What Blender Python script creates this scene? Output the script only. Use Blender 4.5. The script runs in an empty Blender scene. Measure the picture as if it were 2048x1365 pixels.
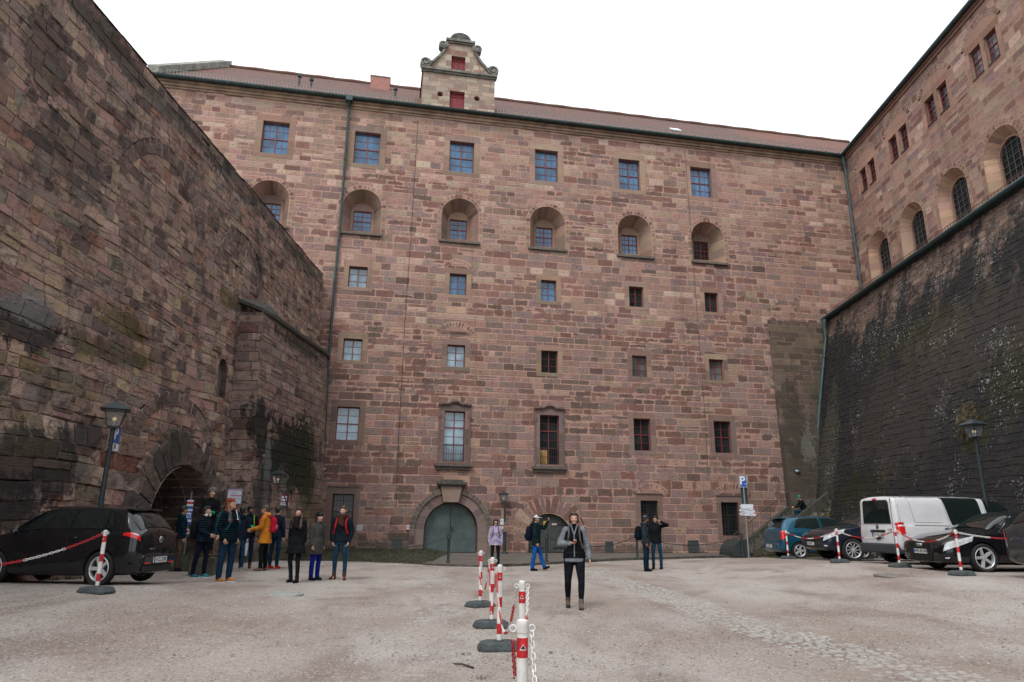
import bpy, bmesh, math, random
import numpy as np
from mathutils import Vector, Matrix, Euler
PI = math.pi
R = math.radians
SC = bpy.context.scene
COL = SC.collection

# ---------------------------------------------------------------- camera, sky, sun
CAM_H = 1.5
PITCH, ROLL, FPX = 0.2612, 0.009995, 1360.9
cd = bpy.data.cameras.new("camera")
cd.sensor_width = 36.0
cd.lens = 36.0 * FPX / 2048.0
cd.clip_start = 0.1
cd.clip_end = 3000.0
cam = bpy.data.objects.new("camera", cd)
COL.objects.link(cam)
cam.matrix_world = Matrix.Translation((0, 0, CAM_H)) @ Matrix.Rotation(PI / 2 + PITCH, 4, 'X') @ Matrix.Rotation(ROLL, 4, 'Z')
SC.camera = cam

SUN_EL, SUN_AZ = 52.0, 205.0          # azimuth clockwise from +Y: behind the camera, to the left
world = bpy.data.worlds.new("World")
SC.world = world
world.use_nodes = True
wn = world.node_tree
wn.nodes.clear()
sky = wn.nodes.new('ShaderNodeTexSky')
sky.sky_type = 'NISHITA'
sky.sun_disc = False
sky.sun_elevation = R(SUN_EL)
sky.sun_rotation = R(SUN_AZ)
sky.dust_density = 6.0
sky.air_density = 1.0
hsv = wn.nodes.new('ShaderNodeHueSaturation')
hsv.inputs['Saturation'].default_value = 0.12
wn.links.new(sky.outputs[0], hsv.inputs['Color'])
cl = wn.nodes.new('ShaderNodeMix')                      # an overcast layer of pale cloud over the sky
cl.data_type = 'RGBA'
cl.inputs[0].default_value = 0.8
wn.links.new(hsv.outputs[0], cl.inputs[6])
cl.inputs[7].default_value = (13.1, 13.8, 14.7, 1)
bg = wn.nodes.new('ShaderNodeBackground')
bg.inputs['Strength'].default_value = 0.12
wn.links.new(cl.outputs[2], bg.inputs['Color'])
wo = wn.nodes.new('ShaderNodeOutputWorld')
wn.links.new(bg.outputs[0], wo.inputs[0])

sd = bpy.data.lights.new("sun", 'SUN')
sd.energy = 1.7
sd.angle = R(18)
sd.color = (1.0, 0.95, 0.87)
sun = bpy.data.objects.new("sun", sd)
COL.objects.link(sun)
sdir = Vector((math.sin(R(SUN_AZ)) * math.cos(R(SUN_EL)), math.cos(R(SUN_AZ)) * math.cos(R(SUN_EL)), math.sin(R(SUN_EL))))
sun.rotation_euler = sdir.to_track_quat('Z', 'Y').to_euler()
sun.location = sdir * 60
SC.view_settings.view_transform = 'Standard'
SC.view_settings.look = 'None'
SC.view_settings.exposure = 0.07
SC.view_settings.gamma = 1
SC.view_settings.use_curve_mapping = False
SC.cycles.max_bounces = 6
SC.cycles.diffuse_bounces = 4

# ---------------------------------------------------------------- surveying helpers
def ray(px, py):
    """direction (x/y, z/y) of a sight line of the survey photograph"""
    a, b = px - 1024, py - 682.5
    c, s = math.cos(ROLL), math.sin(ROLL)
    u = c * a + s * b
    v = -s * a + c * b
    x = u / FPX
    zc = -v / FPX
    y = math.cos(PITCH) - zc * math.sin(PITCH)
    z = math.sin(PITCH) + zc * math.cos(PITCH)
    return x / y, z / y

def sm(t):
    t = max(0.0, min(1.0, t))
    return t * t * (3 - 2 * t)

def G(x, y):
    """height of the yard: a shallow trough that rises to both sides"""
    r = 0.46 * sm((x - 4) / 6.5) * (1 - 0.22 * sm((y - 20) / 6)) * (1 - sm((y - 27) / 6))
    l = 0.34 * sm((-x - 2) / 5.5) * (1 - 0.55 * sm((y - 12.5) / 5)) * (1 - sm((y - 24) / 6))
    return r + l - 0.05 * sm((y - 24) / 4)

def at(px, Y, z=None):
    X, Z = ray(px, 1040)
    return (X * Y, Y, G(X * Y, Y) if z is None else z)

def gp(px, py, dz=0.0):
    X, Z = ray(px, py)
    Y = 12.0
    for _ in range(30):
        Y = 0.5 * Y + 0.5 * min(60, (G(X * Y, Y) + dz - CAM_H) / Z)
    return (X * Y, Y, G(X * Y, Y))

class Frame:
    """a wall plane: O + u*U + v*V + d*N, N pointing into the wall"""
    def __init__(s, O, U, N, V=(0, 0, 1)):
        s.O, s.U, s.N, s.V = Vector(O), Vector(U).normalized(), Vector(N).normalized(), Vector(V)
    def P(s, u, v, d=0.0):
        return s.O + s.U * u + s.V * v + s.N * d
    def hit(s, px, py, d=0.0):
        X, Z = ray(px, py)
        D = Vector((X, 1, Z))
        n = s.U.cross(s.V)
        o = s.O + s.N * d
        t = (o - Vector((0, 0, CAM_H))).dot(n) / D.dot(n)
        p = Vector((0, 0, CAM_H)) + D * t - o
        v = (p.z - s.U.z) / s.V.z
        u = (p - s.V * v).dot(s.U)
        return u, v

# ---------------------------------------------------------------- objects
def empty(name, loc=(0, 0, 0), rz=0.0):
    o = bpy.data.objects.new(name, None)
    COL.objects.link(o)
    o.location = loc
    o.rotation_euler = (0, 0, rz)
    o.empty_display_size = 0.2
    return o

def tag(o, label=None, cat=None, group=None, kind=None):
    if label: o["label"] = label
    if cat: o["category"] = cat
    if group: o["group"] = group
    if kind: o["kind"] = kind
    return o

def link(name, me, parent=None, mats=None, smooth=False):
    o = bpy.data.objects.new(name, me)
    COL.objects.link(o)
    me.name = name
    if mats is not None:
        for m in (mats if isinstance(mats, (list, tuple)) else [mats]):
            me.materials.append(m)
    if parent is not None: o.parent = parent
    if smooth:
        me.polygons.foreach_set('use_smooth', [True] * len(me.polygons))
    return o

class MB:
    """collects shapes and links them as one mesh"""
    def __init__(s):
        s.v, s.f, s.m = [], [], []
    def face(s, pts, mi=0):
        b = len(s.v)
        s.v += [tuple(p) for p in pts]
        s.f.append(tuple(range(b, b + len(pts))))
        s.m.append(mi)
    def add(s, vs, fs, mi=0, M=None):
        b = len(s.v)
        if M is not None: vs = [M @ Vector(p) for p in vs]
        s.v += [tuple(p) for p in vs]
        for f in fs:
            s.f.append(tuple(i + b for i in f))
            s.m.append(mi)
        return s
    def hexa(s, p, mi=0):
        """p: 8 corners, bottom four then top four"""
        return s.add(p, [(0, 3, 2, 1), (4, 5, 6, 7), (0, 1, 5, 4), (1, 2, 6, 5), (2, 3, 7, 6), (3, 0, 4, 7)], mi)
    def box(s, x0, x1, y0, y1, z0, z1, mi=0, M=None):
        vs = [(x0, y0, z0), (x1, y0, z0), (x1, y1, z0), (x0, y1, z0), (x0, y0, z1), (x1, y0, z1), (x1, y1, z1), (x0, y1, z1)]
        return s.add(vs, [(0, 3, 2, 1), (4, 5, 6, 7), (0, 1, 5, 4), (1, 2, 6, 5), (2, 3, 7, 6), (3, 0, 4, 7)], mi, M)
    def fbox(s, F, u0, u1, v0, v1, d0, d1, mi=0):
        """box in wall coordinates; d negative = proud of the wall"""
        P = F.P
        return s.hexa([P(u0, v0, d0), P(u1, v0, d0), P(u1, v0, d1), P(u0, v0, d1), P(u0, v1, d0), P(u1, v1, d0), P(u1, v1, d1), P(u0, v1, d1)], mi)
    def lathe(s, prof, n=16, mi=0, M=None, cap=True):
        """prof: (r, z) from bottom to top"""
        vs, fs = [], []
        for r, z in prof:
            for i in range(n):
                a = 2 * PI * i / n
                vs.append((r * math.cos(a), r * math.sin(a), z))
        for k in range(len(prof) - 1):
            for i in range(n):
                j = (i + 1) % n
                fs.append((k * n + i, k * n + j, (k + 1) * n + j, (k + 1) * n + i))
        if cap:
            fs.append(tuple(range(n - 1, -1, -1)))
            fs.append(tuple(range((len(prof) - 1) * n, len(prof) * n)))
        return s.add(vs, fs, mi, M)
    def tube(s, pts, r, n=8, mi=0, r1=None, cap=True, closed=False):
        pts = [Vector(p) for p in pts]
        m = len(pts)
        vs, fs = [], []
        ref = Vector((0, 0, 1))
        d0 = (pts[1] - pts[0]).normalized()
        if abs(d0.dot(ref)) > 0.9: ref = Vector((1, 0, 0))
        nx = d0.cross(ref).normalized()
        for k, p in enumerate(pts):
            if closed: d = (pts[(k + 1) % m] - pts[k - 1]).normalized()
            elif k == 0: d = d0
            elif k == m - 1: d = (pts[-1] - pts[-2]).normalized()
            else: d = (pts[k + 1] - pts[k - 1]).normalized()
            nx = (nx - d * nx.dot(d)).normalized()
            ny = d.cross(nx)
            rr = r if r1 is None else r + (r1 - r) * k / (m - 1)
            for i in range(n):
                a = 2 * PI * i / n
                vs.append(p + nx * (rr * math.cos(a)) + ny * (rr * math.sin(a)))
        for k in range(m if closed else m - 1):
            k2 = (k + 1) % m
            for i in range(n):
                j = (i + 1) % n
                fs.append((k * n + i, k * n + j, k2 * n + j, k2 * n + i))
        if cap and not closed:
            fs.append(tuple(range(n - 1, -1, -1)))
            fs.append(tuple(range((m - 1) * n, m * n)))
        return s.add(vs, fs, mi)
    def ball(s, c, r, n=10, m=7, mi=0, M=None):
        if not isinstance(r, (tuple, list)): r = (r, r, r)
        vs, fs = [], []
        for k in range(1, m):
            t = PI * k / m
            for i in range(n):
                a = 2 * PI * i / n
                vs.append((math.sin(t) * math.cos(a) * r[0], math.sin(t) * math.sin(a) * r[1], -math.cos(t) * r[2]))
        b, tp = len(vs), len(vs) + 1
        vs += [(0, 0, -r[2]), (0, 0, r[2])]
        for k in range(m - 2):
            for i in range(n):
                j = (i + 1) % n
                fs.append((k * n + i, k * n + j, (k + 1) * n + j, (k + 1) * n + i))
        for i in range(n):
            j = (i + 1) % n
            fs.append((b, j, i))
            fs.append((tp, (m - 2) * n + i, (m - 2) * n + j))
        T = Matrix.Translation(Vector(c))
        if M is not None: T = T @ M
        return s.add(vs, fs, mi, T)
    def prism(s, outline, y0, y1, mi=0, M=None):
        """outline in (x, z), extruded along y"""
        n = len(outline)
        vs = [(x, y0, z) for x, z in outline] + [(x, y1, z) for x, z in outline]
        fs = [tuple(range(n)), tuple(range(2 * n - 1, n - 1, -1))]
        for i in range(n):
            j = (i + 1) % n
            fs.append((j, i, n + i, n + j))
        return s.add(vs, fs, mi, M)
    def mesh(s, name='m'):
        me = bpy.data.meshes.new(name)
        me.from_pydata(s.v, [], s.f)
        if any(s.m): me.polygons.foreach_set('material_index', s.m)
        me.update()
        return me
    def build(s, name, mats, parent=None, smooth=False, weld=False, auto=None):
        me = s.mesh(name)
        if weld or smooth or auto:
            bm = bmesh.new(); bm.from_mesh(me)
            bmesh.ops.remove_doubles(bm, verts=bm.verts, dist=1e-5)
            bmesh.ops.recalc_face_normals(bm, faces=bm.faces)
            if auto:
                for f in bm.faces: f.smooth = True
                for e in bm.edges:
                    if len(e.link_faces) != 2 or e.calc_face_angle(0) > R(auto): e.smooth = False
            bm.to_mesh(me); bm.free()
        return link(name, me, parent, mats, smooth)

def evaluated(o, keep_mats=True):
    """bake the modifiers of o into its mesh"""
    dg = bpy.context.evaluated_depsgraph_get()
    dg.update()
    me = bpy.data.meshes.new_from_object(o.evaluated_get(dg), depsgraph=dg)
    old = o.data
    o.modifiers.clear()
    o.data = me
    me.name = o.name
    if old.users == 0: (bpy.data.meshes.remove(old) if isinstance(old, bpy.types.Mesh) else None)
    return me

def text_mesh(name, body, size, mat, parent, M, align='CENTER', ext=0.002, bold=0.0, sx=1.0):
    cu = bpy.data.curves.new('t', 'FONT')
    cu.body = body
    cu.size = size
    cu.align_x = align
    cu.align_y = 'CENTER'
    cu.extrude = ext
    cu.offset = bold
    cu.resolution_u = 2
    o = bpy.data.objects.new('t', cu)
    COL.objects.link(o)
    dg = bpy.context.evaluated_depsgraph_get()
    me = bpy.data.meshes.new_from_object(o.evaluated_get(dg), depsgraph=dg)
    bpy.data.objects.remove(o)
    me.transform(Matrix.Diagonal((sx, 1, 1, 1)))
    me.transform(M)
    me.materials.clear()
    return link(name, me, parent, mat)
# ---------------------------------------------------------------- materials
class NT:
    def __init__(s, name):
        s.mat = bpy.data.materials.new(name)
        s.mat.use_nodes = True
        s.t = s.mat.node_tree
        s.p = s.t.nodes['Principled BSDF']
    def n(s, typ, **kw):
        nd = s.t.nodes.new('ShaderNode' + typ)
        for k, v in kw.items():
            if k.startswith('_'): setattr(nd, k[1:], v)
        return nd
    def set(s, sock, v):
        if isinstance(v, bpy.types.NodeSocket): s.t.links.new(v, sock)
        elif v is not None:
            if sock.type == 'RGBA' and len(v) == 3: v = (*v, 1)
            sock.default_value = v
    def math(s, op, a, b=None, c=None, clamp=False):
        nd = s.n('Math', _operation=op, _use_clamp=clamp)
        s.set(nd.inputs[0], a)
        if b is not None: s.set(nd.inputs[1], b)
        if c is not None: s.set(nd.inputs[2], c)
        return nd.outputs[0]
    def mix(s, f, a, b, blend='MIX'):
        nd = s.n('Mix', _data_type='RGBA', _blend_type=blend)
        s.set(nd.inputs[0], f); s.set(nd.inputs[6], a); s.set(nd.inputs[7], b)
        return nd.outputs[2]
    def noise(s, scale, detail=3, rough=0.55, vec=None, dist=0.0):
        nd = s.n('TexNoise')
        nd.inputs['Scale'].default_value = scale
        nd.inputs['Detail'].default_value = detail
        nd.inputs['Roughness'].default_value = rough
        nd.inputs['Distortion'].default_value = dist
        if vec is not None: s.t.links.new(vec, nd.inputs['Vector'])
        return nd.outputs['Fac']
    def pos(s):
        if not hasattr(s, '_pos'): s._pos = s.n('NewGeometry').outputs['Position']
        return s._pos
    def obj(s):
        return s.n('TexCoord').outputs['Object']
    def scale(s, vec, sc, loc=(0, 0, 0)):
        nd = s.n('Mapping')
        s.t.links.new(vec, nd.inputs['Vector'])
        nd.inputs['Scale'].default_value = sc
        nd.inputs['Location'].default_value = loc
        return nd.outputs[0]
    def ramp(s, f, lo, hi, clamp=True, smooth=True):
        nd = s.n('MapRange', _interpolation_type='SMOOTHSTEP' if smooth else 'LINEAR')
        s.set(nd.inputs[0], f)
        s.set(nd.inputs[1], lo); s.set(nd.inputs[2], hi)
        return nd.outputs[0]
    def bump(s, h, strength=0.5, dist=0.02):
        nd = s.n('Bump')
        nd.inputs['Strength'].default_value = strength
        nd.inputs['Distance'].default_value = dist
        s.t.links.new(h, nd.inputs['Height'])
        s.t.links.new(nd.outputs[0], s.p.inputs['Normal'])
        return nd
    def base(s, c): s.set(s.p.inputs['Base Color'], c)
    def rough(s, v): s.set(s.p.inputs['Roughness'], v)

def plain(name, col, rough=0.6, metal=0.0, coat=0.0, var=0.12, scale=8.0, spec=None, bump=0.0, emit=None, sheen=0):
    m = NT(name)
    if var > 0:
        f = m.noise(scale, 4, 0.6, m.obj())
        d = tuple(c * (1 - var) for c in col); h = tuple(min(1, c * (1 + var)) for c in col)
        m.base(m.mix(m.ramp(f, 0.3, 0.7), d, h))
        if bump: m.bump(f, bump, 0.01)
    else: m.base(col)
    m.rough(rough)
    m.p.inputs['Metallic'].default_value = metal
    m.p.inputs['Coat Weight'].default_value = coat
    m.p.inputs['Coat Roughness'].default_value = 0.04
    if spec is not None: m.p.inputs['Specular IOR Level'].default_value = spec
    if sheen: m.p.inputs['Sheen Weight'].default_value = sheen
    if emit:
        m.p.inputs['Emission Color'].default_value = (*emit[:3], 1)
        m.p.inputs['Emission Strength'].default_value = emit[3]
    return m.mat

def masonry(name, mortar=(0.36, 0.24, 0.19), joint=0.022, smear=0.10, blobs=(), bump=0.5, fine=1.0, speck=None, crust=None, holes=0.75, mottle=0.0, tint=(1, 1, 1)):
    """stone by stone: each face carries its own colour and its place inside its block"""
    m = NT(name)
    uv = m.n('UVMap', _uv_map='loc').outputs[0]
    sz = m.n('UVMap', _uv_map='siz').outputs[0]
    col = m.n('Attribute', _attribute_name='col')
    su = m.n('SeparateXYZ'); m.t.links.new(uv, su.inputs[0])
    ss = m.n('SeparateXYZ'); m.t.links.new(sz, ss.inputs[0])
    dx = m.math('MINIMUM', su.outputs[0], m.math('SUBTRACT', ss.outputs[0], su.outputs[0]))
    dy = m.math('MINIMUM', su.outputs[1], m.math('SUBTRACT', ss.outputs[1], su.outputs[1]))
    sn = m.n('Math', _operation='SMOOTH_MIN')
    m.set(sn.inputs[0], dx); m.set(sn.inputs[1], dy); sn.inputs[2].default_value = 0.10
    d = sn.outputs[0]
    P = m.pos()
    n1 = m.noise(2.2, 3, 0.6, P)
    n2 = m.noise(9.0, 3, 0.65, P)
    wob = m.math('ADD', m.math('MULTIPLY', m.math('SUBTRACT', n1, 0.5), smear), m.math('MULTIPLY', m.math('SUBTRACT', n2, 0.5), smear * 0.55))
    amt = m.math('MULTIPLY', wob, m.math('ADD', 0.35, m.math('MULTIPLY', col.outputs['Alpha'], 2.6)))
    dd = m.math('ADD', d, amt)
    extra = m.math('MULTIPLY', m.ramp(col.outputs['Alpha'], 0.75, 1.0), 0.05)
    mort = m.math('SUBTRACT', 1.0, m.ramp(dd, m.math('ADD', extra, joint * 0.5), m.math('ADD', extra, joint * 1.7)))
    lay = m.noise(3.0 * fine, 4, 0.6, m.scale(P, (0.8, 0.8, 7.0)))
    grn = m.noise(22.0 * fine, 3, 0.7, P)
    patch = m.noise(0.35, 3, 0.5, P)
    k = m.math('MULTIPLY', m.math('ADD', 0.62, m.math('MULTIPLY', lay, 0.76)), m.math('ADD', 0.78, m.math('MULTIPLY', grn, 0.44)))
    k = m.math('MULTIPLY', k, m.math('ADD', 0.8, m.math('MULTIPLY', patch, 0.4)))
    cv = m.n('CombineXYZ')
    for i in range(3): m.set(cv.inputs[i], k)
    stone = m.mix(1.0, col.outputs['Color'], cv.outputs[0], 'MULTIPLY')
    # worn pits
    pit = m.ramp(m.noise(5.5 * fine, 4, 0.7, m.scale(P, (1, 1, 2.2), (4, 2, 9))), 0.62, 0.72)
    stone = m.mix(m.math('MULTIPLY', pit, 0.45), stone, m.mix(1.0, stone, (0.35, 0.33, 0.32), 'MULTIPLY'))
    if mottle:      # dark weathered skin in ragged patches, and paler scrapes
        q1 = m.noise(1.7, 6, 0.72, m.scale(P, (1, 1, 1.9), (7, 1, 3)), 0.6)
        q2 = m.noise(6.5, 4, 0.7, m.scale(P, (1, 1, 2.6), (1, 5, 2)))
        stone = m.mix(m.math('MULTIPLY', m.ramp(q1, 0.50, 0.60), mottle), stone, m.mix(1.0, stone, (0.42, 0.42, 0.44), 'MULTIPLY'))
        stone = m.mix(m.math('MULTIPLY', m.ramp(q2, 0.56, 0.68), mottle * 0.8), stone, m.mix(1.0, stone, (0.40, 0.38, 0.38), 'MULTIPLY'))
        stone = m.mix(m.math('MULTIPLY', m.ramp(q2, 0.44, 0.32), mottle * 0.6), stone, m.mix(1.0, stone, (1.5, 1.42, 1.38), 'MULTIPLY'))
    # tong hole in the middle of each block
    hx = m.math('SUBTRACT', su.outputs[0], m.math('MULTIPLY', ss.outputs[0], 0.5))
    hy = m.math('SUBTRACT', su.outputs[1], m.math('MULTIPLY', ss.outputs[1], 0.5))
    hd = m.math('SQRT', m.math('ADD', m.math('MULTIPLY', hx, hx), m.math('MULTIPLY', hy, hy)))
    hole = m.math('SUBTRACT', 1.0, m.ramp(hd, 0.018, 0.036))
    if holes: stone = m.mix(m.math('MULTIPLY', hole, holes), stone, (0.03, 0.022, 0.02))
    mk = m.math('ADD', 0.72, m.math('MULTIPLY', n2, 0.55))
    cm = m.n('CombineXYZ')
    for i in range(3): m.set(cm.inputs[i], mk)
    mor = m.mix(1.0, mortar, cm.outputs[0], 'MULTIPLY')
    out = m.mix(mort, stone, mor)
    # rain streaks running down the face
    rs = m.noise(1.0, 4, 0.65, m.scale(P, (1.6, 1.6, 0.09), (2, 3, 0)))
    out = m.mix(m.math('MULTIPLY', m.ramp(rs, 0.50, 0.72), 0.42), out, m.mix(1.0, out, (0.55, 0.56, 0.56), 'MULTIPLY'))
    # stains and moss, each a shape of its own in the place
    sp = m.n('SeparateXYZ'); m.t.links.new(P, sp.inputs[0])
    nb = m.noise(0.9, 5, 0.65, m.scale(P, (1, 1, 0.45)))
    nf = m.noise(4.5, 4, 0.7, P)
    # black crust: (colour, height below which it grows, width of the transition, threshold, strength)
    if crust:
        cc, z0, zw, th, cs, zt = crust
        q = m.math('ADD', m.math('MULTIPLY', nb, 0.75), m.math('MULTIPLY', nf, 0.35))
        q = m.math('ADD', q, m.math('MULTIPLY', m.math('SUBTRACT', 1.0, m.ramp(sp.outputs[2], z0 - zw, z0 + zw, smooth=False)), zt))
        out = m.mix(m.math('MULTIPLY', m.ramp(q, th, th + 0.13), cs), out, m.mix(1.0, m.mix(m.ramp(grn, 0.35, 0.65), tuple(c * 0.7 for c in cc), tuple(c * 1.5 for c in cc)), cm.outputs[0], 'MULTIPLY'))
    for (c, r, bc, stg) in blobs:
        vs = m.n('VectorMath', _operation='SUBTRACT'); m.t.links.new(P, vs.inputs[0]); vs.inputs[1].default_value = c
        vd = m.n('VectorMath', _operation='DIVIDE'); m.t.links.new(vs.outputs[0], vd.inputs[0]); vd.inputs[1].default_value = r
        ln = m.n('VectorMath', _operation='LENGTH'); m.t.links.new(vd.outputs[0], ln.inputs[0])
        q = m.math('ADD', ln.outputs['Value'], m.math('ADD', m.math('MULTIPLY', m.math('SUBTRACT', nb, 0.5), 2.4), m.math('MULTIPLY', m.math('SUBTRACT', nf, 0.5), 2.0)))
        f = m.math('MULTIPLY', m.math('SUBTRACT', 1.0, m.ramp(q, 0.72, 1.0)), stg)
        out = m.mix(f, out, m.mix(1.0, (bc[0], bc[1], bc[2]), cm.outputs[0], 'MULTIPLY'))
    if speck:
        wv = m.n('TexNoise'); wv.inputs['Scale'].default_value = 5.0; m.t.links.new(P, wv.inputs['Vector'])
        pa = m.n('VectorMath', _operation='MULTIPLY_ADD'); m.t.links.new(wv.outputs['Color'], pa.inputs[0]); pa.inputs[1].default_value = (0.35, 0.35, 0.35); m.t.links.new(P, pa.inputs[2])
        for (sc, rad, st) in ((3.6, 0.16, 0.75), (7.0, 0.24, 0.7), (13.0, 0.3, 0.6)):
            v = m.n('TexVoronoi'); v.inputs['Scale'].default_value = sc
            m.t.links.new(pa.outputs[0], v.inputs['Vector'])
            vcx = m.n('SeparateColor'); m.t.links.new(v.outputs['Color'], vcx.inputs[0])
            lim = m.math('MULTIPLY', m.math('MULTIPLY', m.ramp(m.noise(0.42, 3, 0.6, P), 0.38, 0.68), m.ramp(vcx.outputs[0], 0.35, 1.0)), rad * 1.5)
            f = m.math('LESS_THAN', m.math('ADD', v.outputs['Distance'], m.math('MULTIPLY', m.math('SUBTRACT', grn, 0.5), 0.3)), lim)
            out = m.mix(m.math('MULTIPLY', f, st), out, speck)
    if tint != (1, 1, 1): out = m.mix(1.0, out, tint, 'MULTIPLY')
    m.base(out)
    m.rough(0.9)
    m.p.inputs['Specular IOR Level'].default_value = 0.1
    h = m.math('ADD', m.math('MULTIPLY', mort, -0.55), m.math('ADD', m.math('MULTIPLY', lay, 0.5), m.math('MULTIPLY', grn, 0.45)))
    h = m.math('SUBTRACT', h, m.math('ADD', m.math('MULTIPLY', hole, 0.7 if holes else 0.0), m.math('MULTIPLY', pit, 0.5)))
    m.bump(h, bump, 0.03)
    return m.mat

def glass(name, col, rough=0.06, spec=0.5, dirt=0.5, metal=0.0):
    m = NT(name)
    f = m.ramp(m.noise(0.9, 3, 0.6, m.pos()), 0.3, 0.7)
    m.base(m.mix(f, tuple(c * (1 - dirt) for c in col), tuple(c * (1 + dirt) for c in col)))
    m.rough(rough)
    m.p.inputs['Specular IOR Level'].default_value = spec
    m.p.inputs['Metallic'].default_value = metal
    m.bump(m.noise(0.9, 1, 0.5, m.pos()), 0.25, 0.02)
    return m.mat

M = {}
M['trim'] = masonry('sandstone_trim', mortar=(0.28, 0.19, 0.15), joint=0.008, smear=0.01, bump=0.3, holes=0)
M['wood'] = plain('red_painted_wood', (0.17, 0.026, 0.03), 0.5)
M['wood_dark'] = plain('dark_brown_wood', (0.05, 0.02, 0.02), 0.55)
M['shutter'] = plain('red_shutter_boards', (0.20, 0.016, 0.02), 0.6)
M['g_blue'] = glass('window_glass_blue', (0.035, 0.115, 0.215), 0.05, 0.6)  # blue base colour stands in for reflected sky
M['g_sky'] = glass('window_glass_bright', (0.17, 0.27, 0.33), 0.05, 1.0)  # paler base colour paints in a brighter reflection of the sky
M['g_dark'] = glass('window_glass_dark', (0.018, 0.024, 0.024), 0.12, 0.15)
M['g_grey'] = glass('window_glass_curtained', (0.12, 0.12, 0.12), 0.15, 0.3)
M['g_warm'] = glass('window_glass_lamplit_room', (0.55, 0.36, 0.13), 0.2, 0.3)  # amber base colour stands in for light from the room behind
M['iron'] = plain('black_iron', (0.018, 0.022, 0.024), 0.45, spec=0.5)
M['lamp_iron'] = plain('dark_green_grey_iron', (0.025, 0.037, 0.042), 0.4)
M['copper'] = plain('green_copper', (0.04, 0.082, 0.085), 0.55, var=0.35, scale=3)
M['copper_dark'] = plain('dark_copper', (0.016, 0.04, 0.04), 0.5, var=0.3, scale=3)
M['guard'] = plain('grey_metal_snow_guard', (0.22, 0.20, 0.19), 0.6)
M['guard_red'] = plain('rusty_snow_guard', (0.14, 0.06, 0.045), 0.7)
M['white'] = plain('white_plastic', (0.68, 0.67, 0.65), 0.45, var=0.16, scale=14, bump=0.1)
M['red'] = plain('red_plastic', (0.48, 0.014, 0.02), 0.45, var=0.25, scale=14, bump=0.1)
M['rubber'] = plain('dark_rubber', (0.035, 0.045, 0.048), 0.75, var=0.3, bump=0.3)
M['signwhite'] = plain('white_sign_face', (0.62, 0.66, 0.72), 0.45, var=0.06)
M['signblue'] = plain('blue_sign_face', (0.008, 0.075, 0.33), 0.4, var=0.05)
M['signred'] = plain('red_sign_print', (0.45, 0.02, 0.03), 0.5, var=0.05)
M['signblack'] = plain('black_sign_print', (0.02, 0.02, 0.025), 0.5, var=0.05)
M['signyellow'] = plain('yellow_sign_face', (0.62, 0.40, 0.03), 0.5, var=0.05)
M['steel'] = plain('galvanised_steel', (0.30, 0.32, 0.34), 0.4, 0.6)
M['bulb'] = plain('warm_bulb', (0.9, 0.7, 0.45), 0.3, var=0, emit=(1.0, 0.72, 0.42, 0.35))
m = NT('lamp_pane_glass')
m.p.inputs['Transmission Weight'].default_value = 0.9
m.base((0.7, 0.75, 0.75)); m.rough(0.08); m.p.inputs['IOR'].default_value = 1.1
M['pane'] = m.mat

def tile_mat(name, c1, c2, c3):
    m = NT(name)
    uv = m.n('UVMap', _uv_map='loc').outputs[0]
    br = m.n('TexBrick'); m.t.links.new(uv, br.inputs['Vector'])
    br.inputs['Scale'].default_value = 1.0
    br.inputs['Brick Width'].default_value = 0.2
    br.inputs['Row Height'].default_value = 0.17
    br.inputs['Mortar Size'].default_value = 0.012
    br.inputs['Mortar Smooth'].default_value = 0.6
    br.inputs['Color1'].default_value = (*c1, 1)
    br.inputs['Color2'].default_value = (*c2, 1)
    br.inputs['Mortar'].default_value = (*[c * 0.35 for c in c1], 1)
    f = m.ramp(m.noise(0.35, 4, 0.6, m.pos()), 0.35, 0.7)
    g = m.noise(6, 4, 0.7, m.pos())
    c = m.mix(f, br.outputs[0], m.mix(0.75, br.outputs[0], c3))
    c = m.mix(m.ramp(g, 0.5, 0.75), c, m.mix(1.0, c, (0.6, 0.6, 0.6), 'MULTIPLY'))
    m.base(c); m.rough(0.85)
    su = m.n('SeparateXYZ'); m.t.links.new(uv, su.inputs[0])
    saw = m.math('FRACT', m.math('DIVIDE', su.outputs[1], 0.17))
    m.bump(m.math('SUBTRACT', m.math('MULTIPLY', br.outputs['Fac'], -0.5), saw), 0.9, 0.03)
    return m.mat
M['tile'] = tile_mat('plain_clay_tiles', (0.16, 0.065, 0.045), (0.11, 0.05, 0.038), (0.085, 0.05, 0.042))
M['tile_red'] = tile_mat('newer_clay_tiles', (0.20, 0.075, 0.045), (0.15, 0.06, 0.04), (0.10, 0.055, 0.04))

# ---------------------------------------------------------------- stone by stone walls
def poly_area(p):
    return 0.5 * sum(p[i][0] * p[(i + 1) % len(p)][1] - p[(i + 1) % len(p)][0] * p[i][1] for i in range(len(p)))

def split(poly, a, b):
    """parts of a convex polygon left (inside) and right (outside) of the directed line a-b"""
    ins, out = [], []
    n = len(poly)
    dx, dy = b[0] - a[0], b[1] - a[1]
    s = [dx * (p[1] - a[1]) - dy * (p[0] - a[0]) for p in poly]
    for i in range(n):
        p, q, sp, sq = poly[i], poly[(i + 1) % n], s[i], s[(i + 1) % n]
        if sp >= 0: ins.append(p)
        if sp <= 0: out.append(p)
        if sp * sq < 0:
            t = sp / (sp - sq)
            c = (p[0] + (q[0] - p[0]) * t, p[1] + (q[1] - p[1]) * t)
            ins.append(c); out.append(c)
    return ins, out

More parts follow.
